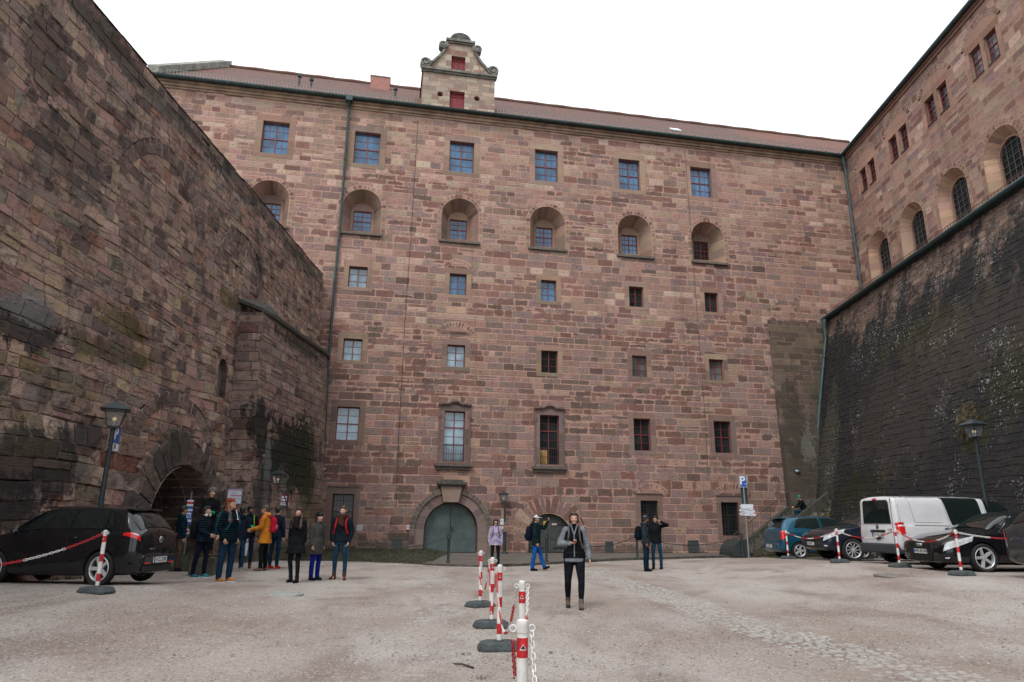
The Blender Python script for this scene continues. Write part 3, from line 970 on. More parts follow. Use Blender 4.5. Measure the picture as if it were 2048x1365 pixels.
M['facade'] = masonry('castle_sandstone', mortar=(0.40, 0.25, 0.2), joint=0.02, smear=0.13, blobs=fac_blobs, bump=0.8)
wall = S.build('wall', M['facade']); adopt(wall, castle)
b = MB()           # the body of the building behind the facing stones
b.fbox(FAC, -19.75, 21.9, -0.5, 24.4, 1.08, 12.0)
b.fbox(FAC, -19.75, -19.55, -0.5, 24.4, 0.0, 1.08)
adopt(b.build('core_wall', plain('plain_sandstone', (0.24, 0.18, 0.14), 0.9)), castle)

# dark battered buttress in the corner
S = Stones(FAC)
def but_map(u, v, d): return FAC.P(u, v, -(13.2 - v) * 0.045 - 0.01 + d)
dkp = lambda u, v: ([((0.16, 0.12, 0.10), 3), ((0.20, 0.15, 0.12), 1)] if u < 15.75 + 0.15 * math.sin(v * 3) and v < 11 else [((0.125, 0.092, 0.072), 3), ((0.095, 0.073, 0.058), 2), ((0.16, 0.115, 0.088), 1)])
courses(S, [(15.45, -0.3), (18.5, -0.3), (21.3, 13.2), (15.25, 13.2)], [], random.Random(8), h=(0.26, 0.42), w=(0.5, 1.1), pal=dkp, side=False, mapf=but_map)
for k in range(33):
    a, b2 = -0.3 + 0.41 * k, -0.3 + 0.41 * (k + 1)
    e0, e1 = 15.45 - 0.0148 * a, 15.45 - 0.0148 * b2
    S.put([FAC.P(e0, a, 0.02), but_map(e0, a, 0), but_map(e1, b2, 0), FAC.P(e1, b2, 0.02)], [(0, 0), (0.5, 0), (0.5, 0.41), (0, 0.41)], (0.5, 0.41), (*pick(rw, dkp(15, 5)), 0.3))
M['buttress'] = masonry('dark_weathered_stone', mortar=(0.17, 0.12, 0.095), joint=0.018, smear=0.12, holes=0, crust=((0.05, 0.045, 0.036), 8.5, 3.5, 0.66, 0.75, 0.3), blobs=[((16.6, 37.2, 6.2), (0.5, 3, 1.6), (0.20, 0.21, 0.19), 0.4), ((16.3, 37.2, 2.0), (1.2, 3, 1.2), (0.10, 0.10, 0.06), 0.6), ((18.5, 37.5, 9), (1.5, 3, 2.5), (0.05, 0.055, 0.035), 0.5)])
adopt(S.build('buttress', M['buttress']), castle)

# cornice, gutter, roof, snow guard
b = MB()
for (z0, z1, d) in ((24.0, 24.12, -0.06), (24.12, 24.28, -0.14), (24.28, 24.42, -0.24)):
    b.fbox(FAC, -19.85, 21.75, z0, z1, d, 0.01)
adopt(b.build('cornice', plain('cornice_sandstone', (0.26, 0.18, 0.125), 0.85, var=0.3, scale=1.5)), castle)
b = MB()
nn = 8
for k in range(nn):
    a, c = PI + PI * k / nn, PI + PI * (k + 1) / nn
    r = 0.13
    q = lambda t, u, rr=r: FAC.P(u, 24.5 + rr * math.sin(t), -0.42 - rr * math.cos(t) * -1)
    b.face([q(a, -19.95), q(a, 21.5), q(c, 21.5), q(c, -19.95)])
b.fbox(FAC, -19.9, 21.5, 24.43, 24.50, -0.40, 1.2)
u = -19.5
while u < 21.5:
    b.fbox(FAC, u, u + 0.03, 24.36, 24.56, -0.57, -0.28); u += 0.9
adopt(b.build('gutter', M['copper_dark'], weld=True), castle)
def roof_quad(F, u0, u1, v0, d0, v1, d1, top=None):
    """sloping tiled field with its own metre grid"""
    t0, t1 = top or (u0, u1)
    me = bpy.data.meshes.new('roof')
    L = math.hypot(v1 - v0, d1 - d0)
    pts = [(F.P(u0, v0, d0), (u0, 0)), (F.P(u1, v0, d0), (u1, 0)), (F.P(t1, v1, d1), (t1, L)), (F.P(t0, v1, d1), (t0, L))]
    return pts
def build_roof(name, quads, mats, parent, thick=0.0):
    me = bpy.data.meshes.new(name)
    vs, fs, uvs, mi = [], [], [], []
    for pts, k in quads:
        b0 = len(vs); vs += [tuple(p[0]) for p in pts]; fs.append(tuple(range(b0, b0 + len(pts)))); uvs += [p[1] for p in pts]; mi.append(k)
    me.from_pydata(vs, [], fs)
    l = me.uv_layers.new(name='loc'); l.data.foreach_set('uv', np.array(uvs, dtype=np.float32).ravel())
    me.polygons.foreach_set('material_index', mi)
    o = link(name, me, None, mats); adopt(o, parent); return o
q = [(roof_quad(FAC, -19.7, 16.0, 24.55, -0.35, 30.6, 7.0, top=(-18.2, 17.5)), 0),
     (roof_quad(FAC, 16.0, 21.6, 24.55, -0.35, 30.6, 7.0, top=(17.5, 28.5)), 1),
     (roof_quad(FAC, -19.7, 28.5, 24.55, 14.3, 30.6, 7.0, top=(-18.2, 28.5)), 0)]
build_roof('roof', q, [M['tile'], M['tile_red']], castle)
b = MB()           # ridge tiles
pts = [FAC.P(u, 30.66 + 0.02 * math.sin(u * 3), 7.0) for u in np.arange(-18.3, 28.4, 0.4)]
b.tube(pts, 0.13, 8)
adopt(b.build('ridge_tiles', plain('ridge_clay', (0.14, 0.075, 0.055), 0.85)), castle)
b = MB()           # stone coping on the left gable
b.hexa([FAC.P(-20.0, 24.5, -0.5), FAC.P(-19.45, 24.5, -0.5), FAC.P(-17.9, 30.7, 7.1), FAC.P(-18.6, 30.7, 7.1), FAC.P(-20.0, 24.95, -0.5), FAC.P(-19.45, 24.95, -0.5), FAC.P(-17.9, 31.15, 7.1), FAC.P(-18.6, 31.15, 7.1)])
adopt(b.build('gable_coping', plain('lichened_coping_stone', (0.20, 0.20, 0.17), 0.9, var=0.35, scale=2)), castle)
b = MB()
for (a0, a1) in ((-19.4, -5.9), (-1.0, 21.2)):
    for zz in (24.90, 25.12):
        b.fbox(FAC, a0, a1, zz, zz + 0.025, 0.0, 0.02)
    u = a0
    while u < a1:
        b.fbox(FAC, u, u + 0.035, 24.82, 25.15, 0.002, 0.018); u += 0.17
adopt(b.build('snow_guard', M['guard'], None), castle)

# dormer with volutes
dz0, dz1, dl, dr = 24.45, 27.22, -5.45, -1.2
dormer_o = None
S = Stones(FAC)
lw = (-3.86, -2.98, 24.72, 25.98); uw = (-3.83, -3.0, 27.42, 28.38)
gab = [(dl + 0.1, 27.3), (dr - 0.1, 27.3), (dr - 0.45, 27.55), (-2.35, 28.75), (-2.5, 29.0), (-2.62, 29.35), (-4.02, 29.35), (-4.15, 29.0), (-4.3, 28.75), (dl + 0.45, 27.55)]
dorm_pal = [((0.34, 0.28, 0.22), 3), ((0.28, 0.22, 0.18), 2), ((0.25, 0.16, 0.13), 1), ((0.40, 0.34, 0.26), 1)]
rr_ = random.Random(21)
circ = [[(cu + 0.17 * math.cos(2 * PI * k / 14), 25.66 + 0.17 * math.sin(2 * PI * k / 14)) for k in range(14)] for cu in (-4.42, -2.25)]
courses(S, rect(dl, dr, dz0, dz1), [rect(*lw)] + circ, rr_, h=(0.24, 0.36), w=(0.4, 0.9), pal=dorm_pal, side=False, depth=0)
gl_ = []
for q in [[(-4.15, 27.3), (-2.5, 27.3), (-2.5, 29.35), (-4.15, 29.35)]]:
    courses(S, rect(-4.15, -2.5, 27.3, 29.3), [rect(*uw)], rr_, h=(0.3, 0.4), w=(0.4, 0.8), pal=dorm_pal, side=False)
courses(S, [(-2.5, 27.3), (dr - 0.25, 27.3), (-2.42, 28.7), (-2.5, 28.8)], [], rr_, h=(0.25, 0.33), w=(0.3, 0.6), pal=dorm_pal, side=False)
courses(S, [(-4.15, 27.3), (-4.15, 28.8), (-4.23, 28.7), (dl + 0.25, 27.3)], [], rr_, h=(0.25, 0.33), w=(0.3, 0.6), pal=dorm_pal, side=False)
for (a, c, zt) in ((dl, 0, dz1), (dr, 1, dz1)):
    k = 0; z = dz0
    while z < zt:      # cheeks
        nz = min(zt, z + 0.33)
        p = [FAC.P(a, z, 0), FAC.P(a, z, 5.0), FAC.P(a, nz, 5.0), FAC.P(a, nz, 0)]
        S.put(p if c else p[::-1], [(0, 0), (5, 0), (5, .33), (0, .33)] if c else [(0, .33), (5, .33), (5, 0), (0, 0)], (1, 0.33), (0.30, 0.15, 0.09, 0.4)); z = nz
for cc_ in circ:
    cu = sum(p[0] for p in cc_) / 14; cz_ = sum(p[1] for p in cc_) / 14
    for k in range(14):
        a, c = cc_[k], cc_[(k + 1) % 14]
        S.put([FAC.P(*a, 0), FAC.P(*c, 0), FAC.P(*c, 0.3), FAC.P(*a, 0.3)], [(0.1, 0.1)] * 4, (1, 1), (*tan, 0))
for (a, b_, c, d) in (lw, uw):
    for p in ([(a, c), (a, d)], [(b_, d), (b_, c)], [(a, d), (b_, d)], [(b_, c), (a, c)]):
        S.put([FAC.P(*p[0], 0), FAC.P(*p[1], 0), FAC.P(*p[1], 0.3), FAC.P(*p[0], 0.3)], [(0.1, 0.1)] * 4, (1, 1), (*tan, 0))
dormer = S.build('dormer', M['trim']); adopt(dormer, castle)
for (a, b_, c, d) in (lw, uw):
    b = MB()
    k = 8
    for i in range(k):
        ua = a + (b_ - a) * i / k; ub = a + (b_ - a) * (i + 1) / k
        b.fbox(FAC, ua + 0.006, ub - 0.006, c, d - 0.0, 0.22 + 0.006 * (i % 2), 0.28)
    b.fbox(FAC, a, b_, c + (d - c) * 0.78, c + (d - c) * 0.82, 0.19, 0.223)
    b.fbox(FAC, a, b_, c + (d - c) * 0.1, c + (d - c) * 0.14, 0.215, 0.285)
    b.build('shutter', M['shutter'], dormer)
b = MB()
b.fbox(FAC, (uw[0] + uw[1]) / 2 - 0.03, (uw[0] + uw[1]) / 2 + 0.03, uw[2], uw[3], 0.18, 0.218)
b.build('shutter_bar', plain('dark_red_iron', (0.06, 0.012, 0.016), 0.6), dormer)
for cu in (-4.42, -2.25):
    b = MB(); b.fbox(FAC, cu - 0.25, cu + 0.25, 25.4, 25.9, 0.28, 0.3); b.build('porthole_shutter', M['shutter'], dormer)
b = MB()
b.fbox(FAC, dl - 0.12, dr + 0.12, 27.16, 27.3, -0.2, 0.25); b.fbox(FAC, dl - 0.05, dr + 0.05, 27.05, 27.16, -0.1, 0.2)
b.fbox(FAC, -4.2, -2.45, 29.3, 29.45, -0.2, 0.3); b.fbox(FAC, -4.1, -2.55, 29.2, 29.3, -0.1, 0.3)
def sweep(pts, wd, d0, d1):
    for p, q_ in zip(pts[:-1], pts[1:]):
        du, dv = q_[0] - p[0], q_[1] - p[1]; L_ = math.hypot(du, dv); nu, nv = -dv / L_ * wd, du / L_ * wd
        b.hexa([FAC.P(p[0], p[1], d0), FAC.P(q_[0], q_[1], d0), FAC.P(q_[0], q_[1], d1), FAC.P(p[0], p[1], d1), FAC.P(p[0] + nu, p[1] + nv, d0), FAC.P(q_[0] + nu, q_[1] + nv, d0), FAC.P(q_[0] + nu, q_[1] + nv, d1), FAC.P(p[0] + nu, p[1] + nv, d1)])
for sg in (-1, 1):
    cm = -3.325
    sweep([(cm + sg * x, z) for x, z in ((2.0, 27.32), (1.62, 27.62), (1.25, 28.05), (0.98, 28.45), (0.82, 28.75), (0.76, 29.2))][::-sg], 0.13, -0.14, 0.3)
    for (x, z, r) in ((2.0, 27.62, 0.33), (1.02, 28.98, 0.27)):
        pts = []
        for k in range(34):
            t = k / 33 * 2 * PI * 1.75
            rr = r * (1 - 0.8 * k / 33)
            pts.append(FAC.P(cm + sg * (x + rr * math.cos(t + PI * 0.9)), z + rr * math.sin(t + PI * 0.9) * 1.0, -0.16))
        b.tube(pts, 0.055, 6)
        for (dd0, dd1, kk) in ((-0.12, 0.3, 1.0), (-0.17, -0.12, 0.25)):
            ring_pts = [(cm + sg * x + r * kk * math.cos(2 * PI * i / 18), z + r * kk * math.sin(2 * PI * i / 18)) for i in range(18)]
            f0 = [FAC.P(*p, dd0) for p in ring_pts]; f1 = [FAC.P(*p, dd1) for p in ring_pts]
            b.face(f0); b.face(f1[::-1])
            for i in range(18): b.face([f0[i], f1[i], f1[(i + 1) % 18], f0[(i + 1) % 18]])
shell = [(-3.325 + 0.62 * math.cos(PI * i / 14), 29.45 + 0.52 * math.sin(PI * i / 14)) for i in range(15)]
f0 = [FAC.P(*p, -0.05) for p in shell]; f1 = [FAC.P(*p, 0.3) for p in shell]
b.face(f0); b.face(f1[::-1])
for i in range(14): b.face([f0[i], f1[i], f1[i + 1], f0[i + 1]])
for i in range(1, 10):
    t = PI * i / 10
    b.tube([FAC.P(-3.325 + 0.12 * math.cos(t), 29.47 + 0.1 * math.sin(t), -0.07), FAC.P(-3.325 + 0.55 * math.cos(t), 29.45 + 0.47 * math.sin(t), -0.08)], 0.02, 6, r1=0.05)
b.tube([FAC.P(-3.325 + 0.6 * math.cos(PI * i / 14), 29.45 + 0.5 * math.sin(PI * i / 14), -0.06) for i in range(15)], 0.05, 6)
b.build('carved_trim', plain('mossy_carved_stone', (0.15, 0.145, 0.125), 0.9, var=0.45, scale=3, bump=0.4), dormer)
q = []
cm = -3.325
for sg in (-1, 1):
    q.append(([(FAC.P(cm + sg * 2.2, 27.25, 0.3), (0, 0)), (FAC.P(cm, 29.2, 0.3), (0, 3)), (FAC.P(cm, 29.2, 6), (6, 3)), (FAC.P(cm + sg * 2.2, 27.25, 6), (6, 0))], 0))
o = build_roof('dormer_roof', q, [M['tile']], castle)

# chimney, vents and skylight on the roof
def roof_z(d): return 24.55 + (d + 0.35) * (6.05 / 7.35)
u, v = FAC.hit(760, 175, 5.2)
ch = MB(); ch.fbox(FAC, u - 0.62, u + 0.62, roof_z(5.2) - 0.5, v + 0.62, 4.9, 5.7)
mt = NT('chimney_brick'); br = mt.n('TexBrick'); mt.t.links.new(mt.scale(mt.pos(), (1, 1, 1)), br.inputs['Vector'])
cx = mt.n('CombineXYZ'); sp = mt.n('SeparateXYZ'); mt.t.links.new(mt.pos(), sp.inputs[0]); mt.set(cx.inputs[0], sp.outputs[0]); mt.set(cx.inputs[1], sp.outputs[2])
mt.t.links.new(cx.outputs[0], br.inputs['Vector']); br.inputs['Scale'].default_value = 1; br.inputs['Brick Width'].default_value = 0.24; br.inputs['Row Height'].default_value = 0.085; br.inputs['Mortar Size'].default_value = 0.01
br.inputs['Color1'].default_value = (0.34, 0.10, 0.07, 1); br.inputs['Color2'].default_value = (0.26, 0.08, 0.06, 1); br.inputs['Mortar'].default_value = (0.4, 0.33, 0.28, 1); mt.base(br.outputs[0]); mt.rough(0.9)
cho = ch.build('chimney', mt.mat); adopt(cho, castle)
cc = MB()
for k in (-0.35, 0.05, 0.4): cc.tube([FAC.P(u + k, v + 0.6, 5.3), FAC.P(u + k, v + 0.78, 5.3)], 0.11, 8)
cc.fbox(FAC, u - 0.66, u + 0.66, v + 0.58, v + 0.64, 4.86, 5.74)
cc.build('chimney_cap', M['guard'], cho)
for (px, py, h) in ((597, 178, 0.6), (621, 182, 0.45), (790, 198, 0.5)):
    d = 1.6
    u, v = FAC.hit(px, py, d)
    t = MB(); t.tube([FAC.P(u, roof_z(d) - 0.1, d), FAC.P(u, roof_z(d) + h, d)], 0.07, 8); t.tube([FAC.P(u, roof_z(d) + h, d), FAC.P(u, roof_z(d) + h + 0.16, d)], 0.13, 8)
    adopt(t.build('roof_vent', M['iron']), castle)
u, v = FAC.hit(1352, 270, 1.6)
t = MB(); t.hexa([FAC.P(u - 0.3, roof_z(1.4) + 0.05, 1.4), FAC.P(u + 0.3, roof_z(1.4) + 0.05, 1.4), FAC.P(u + 0.3, roof_z(1.9) + 0.05, 1.9), FAC.P(u - 0.3, roof_z(1.9) + 0.05, 1.9), FAC.P(u - 0.3, roof_z(1.4) + 0.16, 1.4), FAC.P(u + 0.3, roof_z(1.4) + 0.16, 1.4), FAC.P(u + 0.3, roof_z(1.9) + 0.16, 1.9), FAC.P(u - 0.3, roof_z(1.9) + 0.16, 1.9)])
adopt(t.build('skylight', M['signwhite']), castle)

# main door: two studded leaves in a moulded arch
S = Stones(FAC)
dpal = [((0.17, 0.13, 0.125), 2), ((0.14, 0.105, 0.1), 2), ((0.2, 0.15, 0.135), 1)]
rd = random.Random(4)
ring(S, d1c, d1s, d1r + 0.06, d1r + 0.52, 0, PI, 13, rd, dpal, d=0.05, side=True)
ring(S, d1c, d1s, d1r + 0.52, d1r + 0.76, 0, PI, 30, rd, [((0.12, 0.11, 0.095), 1)], d=0.14, side=True, chamfer=0.0)
for sg in (-1, 1):
    for (a, b_, dd) in ((d1r + 0.06, d1r + 0.52, 0.05), (d1r + 0.52, d1r + 0.76, 0.14)):
        z = -0.1
        while z < d1s - 0.01:
            nz = min(d1s, z + rd.uniform(0.4, 0.6))
            if d1s - nz < 0.2: nz = d1s
            x0, x1 = sorted((d1c + sg * a, d1c + sg * b_))
            S.cell(rect(x0, x1, z, nz), (x0, z), (x1 - x0, nz - z), (*pick(rd, dpal), 0.2), dd, side=True); z = nz
n = 18
for k in range(n):
    a, b_ = PI * k / n, PI * (k + 1) / n
    P = lambda t, r, d: FAC.P(d1c + r * math.cos(t), d1s + r * math.sin(t), d)
    S.put([P(b_, d1r + 0.06, -0.05), P(a, d1r + 0.06, -0.05), P(a, d1r, 0.35), P(b_, d1r, 0.35)], [(0.1, 0.1)] * 4, (1, 1), (0.13, 0.075, 0.055, 0))
for sg in (-1, 1):
    p = [FAC.P(d1c + sg * (d1r + 0.06), -0.1, -0.05), FAC.P(d1c + sg * (d1r + 0.06), d1s, -0.05), FAC.P(d1c + sg * d1r, d1s, 0.35), FAC.P(d1c + sg * d1r, -0.1, 0.35)]
    S.put(p, [(0.1, 0.1)] * 4, (1, 1), (0.12, 0.085, 0.08, 0))
# keystone and its cap
kz0, kz1 = d1v1 + 0.05, FAC.hit(907, 970)[1]
for q in [[(d1c - 0.42, kz0 - 0.02), (d1c + 0.34, kz0 - 0.02), (d1c + 0.52, kz1), (d1c - 0.6, kz1)]]:
    S.cell([(p[0] - 0.02, p[1]) for p in q], (q[0][0], q[0][1]), (3, 3), (0.27, 0.20, 0.165, 0.0), 0.26, side=True, chamfer=0.03)
door_st = S.build('door_surround', M['trim']); adopt(door_st, castle)
t = MB(); t.fbox(FAC, d1c - 0.78, d1c + 0.70, kz1, kz1 + 0.13, -0.42, 0.02); t.fbox(FAC, d1c - 0.72, d1c + 0.64, kz1 - 0.08, kz1, -0.34, 0.02); t.fbox(FAC, d1c - 0.6, d1c + 0.52, kz1 + 0.13, kz1 + 0.24, -0.28, 0.02)
t.build('keystone_cap', plain('dark_cap_stone', (0.08, 0.072, 0.062), 0.9, var=0.3, bump=0.4), door_st)
def studded_leaf(x0, x1, z0, side):
    t = MB()
    n = 14
    pts = [(x0, z0), (x1, z0)]
    def top(x): return d1s + math.sqrt(max(0, d1r ** 2 - (x - d1c) ** 2))
    xs_ = [x1 + (x0 - x1) * i / n for i in range(n + 1)]
    pts += [(x, top(x)) for x in xs_]
    f0 = [FAC.P(*p, 0.30) for p in pts]; f1 = [FAC.P(*p, 0.36) for p in pts]
    t.face(f0)
    for i in range(len(pts)): t.face([f0[i], f1[i], f1[(i + 1) % len(pts)], f0[(i + 1) % len(pts)]])
    return t
M['door_green'] = plain('grey_green_metal_door', (0.062, 0.088, 0.090), 0.55, var=0.3, scale=1.2)
for sg in (-1, 1):
    x0, x1 = (d1c - d1r, d1c - 0.012) if sg < 0 else (d1c + 0.012, d1c + d1r)
    lf = studded_leaf(x0, x1, PAVE + 0.02, sg).build('door_leaf', M['door_green']); adopt(lf, castle)
    st = MB()
    for i in range(6):
        for j in range(9):
            x = x0 + (x1 - x0) * (i + 0.5) / 6; z = 0.35 + j * 0.24
            if math.hypot(x - d1c, max(0, z - d1s)) < d1r - 0.12 and (i + j) % 2 == 0:
                st.ball(FAC.P(x, z, 0.30), 0.02, 6, 4)
    st.build('studs', plain('brass_studs', (0.22, 0.2, 0.14), 0.5, 0.5), lf)
    if sg > 0:
        h_ = MB(); h_.fbox(FAC, d1c + 0.06, d1c + 0.12, 1.05, 1.3, 0.27, 0.30); h_.tube([FAC.P(d1c + 0.09, 1.2, 0.27), FAC.P(d1c + 0.09, 1.2, 0.22), FAC.P(d1c + 0.2, 1.2, 0.22)], 0.012, 6); h_.build('handle', M['iron'], lf)
        for zz in (0.25,): pass
# second door: weathered dark planks
M['plank'] = None
mt = NT('weathered_dark_planks')
g_ = mt.noise(3, 4, 0.6, mt.scale(mt.pos(), (9, 9, 0.8)))
mt.base(mt.mix(mt.ramp(g_, 0.3, 0.75), (0.028, 0.036, 0.034), (0.075, 0.085, 0.078))); mt.rough(0.8); mt.bump(g_, 0.3, 0.01); M['plank'] = mt.mat
for sg in (-1, 1):
    t = MB()
    n = 5
    for i in range(n):
        a = d2c + (0.008 if sg > 0 else -d2rad) + (d2rad - 0.008) * i / n; b_ = a + (d2rad - 0.008) / n - 0.006
        def tp(x): return va + 0.62 * math.sqrt(max(0.0, d2rad ** 2 - (x - d2c) ** 2))
        off = 0.004 * (i % 2)
        p = [(a, PAVE + 0.03), (b_, PAVE + 0.03), (b_, tp(b_)), ((a + b_) / 2, tp((a + b_) / 2)), (a, tp(a))]
        f0 = [FAC.P(*x, 0.22 + off) for x in p]; f1 = [FAC.P(*x, 0.28) for x in p]
        t.face(f0)
        for k in range(5): t.face([f0[k], f1[k], f1[(k + 1) % 5], f0[(k + 1) % 5]])
    lf = t.build('door_leaf', M['plank']); adopt(lf, castle)
    for zz in (0.28, 1.42):
        t = MB(); t.fbox(FAC, *( (d2c - d2rad + 0.03, d2c - 0.25) if sg < 0 else (d2c + 0.25, d2c + d2rad - 0.03)), zz, zz + 0.05, 0.195, 0.22); t.build('hinge', M['iron'], lf)
S = Stones(FAC)
n = 14
for k in range(n):
    a, b_ = PI * k / n, PI * (k + 1) / n
    P = lambda t, d: FAC.P(d2c + d2rad * math.cos(t), va + d2rad * 0.62 * math.sin(t), d)
    S.put([P(b_, -0.004), P(a, -0.004), P(a, 0.3), P(b_, 0.3)], [(0.1, 0.1)] * 4, (1, 1), (0.13, 0.09, 0.075, 0))
for x in (d2c - d2rad, d2c + d2rad):
    S.put([FAC.P(x, -0.1, -0.004), FAC.P(x, va, -0.004), FAC.P(x, va, 0.3), FAC.P(x, -0.1, 0.3)], [(0.1, 0.1)] * 4, (1, 1), (0.13, 0.09, 0.075, 0))
adopt(S.build('door_reveal', M['trim']), castle)
b = MB()           # black panels stand in for the dark of the hall behind the doors
for (c, r) in ((d1c, d1r), (d2c, d2rad)): b.fbox(FAC, c - r - 0.1, c + r + 0.1, -0.1, 3.4, 0.5, 0.6)
adopt(b.build('dark_backing', M['iron']), castle)
# iron hatches at the foot of the wall
for bx in ((783, 1077, 804, 1105), (1210, 1083, 1226, 1109), (1376, 1081, 1397, 1105)):
    u0, u1, v0, v1 = px_rect(FAC, *bx)
    t = MB(); t.fbox(FAC, u0, u1, max(0.05, v0), v1, -0.05, 0.0); 
    for k in range(3): t.fbox(FAC, u0 + 0.04, u1 - 0.04, v0 + 0.15 + k * 0.2, v0 + 0.19 + k * 0.2, -0.062, -0.05)
    adopt(t.build('hatch', plain('grey_painted_hatch', (0.045, 0.055, 0.058), 0.6)), castle)
# joints (thin lightning rods) down the wall
for pts in (((836, 240), (822, 470), (811, 620), (797, 880), (792, 1018)), ((1369, 300), (1382, 470), (1391, 590), (1411, 850), (1416, 960))):
    q_ = [FAC.hit(*p) for p in pts]
    t = MB(); t.tube([FAC.P(u, v, -0.02) for u, v in q_], 0.009, 5)
    adopt(t.build('lightning_rod', M['iron']), castle)
# rainwater pipe on the left
q_ = [FAC.hit(*p, -0.15) for p in ((699, 206), (696, 240), (680, 450), (667, 590), (656, 735), (646, 940), (641, 1075))]
t = MB(); pts = [FAC.P(u, v, -0.15) for u, v in q_]; pts[-1] = FAC.P(q_[-1][0], 0.1, -0.15)
t.tube(pts, 0.065, 8)
t.tube([FAC.P(q_[0][0], 24.5, -0.4), FAC.P(q_[0][0], 24.15, -0.4), FAC.P(q_[0][0], 23.9, -0.16), FAC.P(q_[0][0], 23.5, -0.15)], 0.09, 8, r1=0.065)
t.fbox(FAC, q_[0][0] - 0.18, q_[0][0] + 0.18, 24.2, 24.5, -0.58, -0.28)
for z in np.arange(1.5, 23, 2.4):
    uu = np.interp(z, [v for _, v in q_[::-1]], [u for u, _ in q_[::-1]]); t.tube([FAC.P(uu, z, -0.15), FAC.P(uu, z + 0.08, -0.15)], 0.085, 8)
adopt(t.build('downpipe', M['copper_dark']), castle)
# ---------------------------------------------------------------- right wing above the battered wall
wing = empty('side_wing', WNG.P(20, 0, 0))
tag(wing, 'sandstone side wing with paired slit windows and arched windows above the dark wall', 'castle')
rwg = random.Random(17)
wh = []
wpal = [((0.32, 0.225, 0.165), 3), ((0.28, 0.185, 0.145), 3), ((0.25, 0.165, 0.14), 2), ((0.21, 0.125, 0.10), 1)]
WZ0 = 15.45
S = Stones(WNG)
ar_c = [26.12 + 3.6 * k for k in range(-1, 4)]
for uc in ar_c:
    zs = 17.05
    wh.append(arch(uc, WZ0 - 0.5, zs, 1.17 + 0.24, 18))
    ring(S, uc, zs, 1.17, 1.41, 0, PI, 17, rwg, [(pink, 2), (tan, 2), (brown, 1)], alpha=lambda r: r.uniform(0.3, 0.7), side=False)
    for sg in (-1, 1):
        a, b = (uc - 1.41, uc - 1.17) if sg < 0 else (uc + 1.17, uc + 1.41)
        z = WZ0 - 0.5
        while z < zs - 0.01:
            nz = min(zs, z + rwg.uniform(0.35, 0.55))
            S.cell(rect(a, b, z, nz), (a, z), (0.24, nz - z), (*pick(rwg, wpal), 0.2), 0.003, side=False); z = nz
    T = Stones(WNG)
    splay_niche(T, WNG, uc, WZ0 - 0.5, zs, 1.17, 0.82, 0.42, rwg, [((0.40, 0.27, 0.19), 2), ((0.34, 0.225, 0.17), 1)])
    for k in range(14):    # moulded inner ring
        a, b = PI * k / 14, PI * (k + 1) / 14
        P = lambda t, r, d: WNG.P(uc + r * math.cos(t), zs + r * math.sin(t), d)
        T.put([P(b, 0.82, 0.42), P(a, 0.82, 0.42), P(a, 0.72, 0.42), P(b, 0.72, 0.42)], [(0.1, 0.1)] * 4, (1, 1), (0.33, 0.22, 0.16, 0))
        T.put([P(b, 0.72, 0.42), P(a, 0.72, 0.42), P(a, 0.72, 0.55), P(b, 0.72, 0.55)], [(0.1, 0.1)] * 4, (1, 1), (0.28, 0.18, 0.14, 0))
    for sg in (-1, 1):
        x0, x1 = uc + sg * 0.72, uc + sg * 0.82
        T.put([WNG.P(x0, WZ0 - 0.5, 0.42), WNG.P(x1, WZ0 - 0.5, 0.42), WNG.P(x1, zs, 0.42), WNG.P(x0, zs, 0.42)], [(0.1, 0.1)] * 4, (1, 1), (0.33, 0.22, 0.16, 0))
        T.put([WNG.P(x0, WZ0 - 0.5, 0.42), WNG.P(x0, WZ0 - 0.5, 0.55), WNG.P(x0, zs, 0.55), WNG.P(x0, zs, 0.42)], [(0.1, 0.1)] * 4, (1, 1), (0.28, 0.18, 0.14, 0))
    w = T.build('window', M['trim']); adopt(w, wing)
    p = MB(); pts = arch(uc, WZ0 - 0.5, zs, 0.72, 16); p.face([WNG.P(*q, 0.53) for q in pts]); p.build('pane', M['g_dark'], w)
    p = MB()
    for x in (-0.36, 0, 0.36):
        p.fbox(WNG, uc + x - 0.014, uc + x + 0.014, WZ0 - 0.5, zs + math.sqrt(0.72 ** 2 - x * x), 0.49, 0.52)
    for k in range(9):
        z = WZ0 - 0.3 + k * 0.3
        hw = 0.72 if z < zs else (math.sqrt(max(0, 0.72 ** 2 - (z - zs) ** 2)))
        if hw > 0.1: p.fbox(WNG, uc - hw, uc + hw, z - 0.012, z + 0.012, 0.485, 0.515)
    p.build('frame', plain('lead_and_iron_bars', (0.10, 0.10, 0.10), 0.6), w)
sl = []
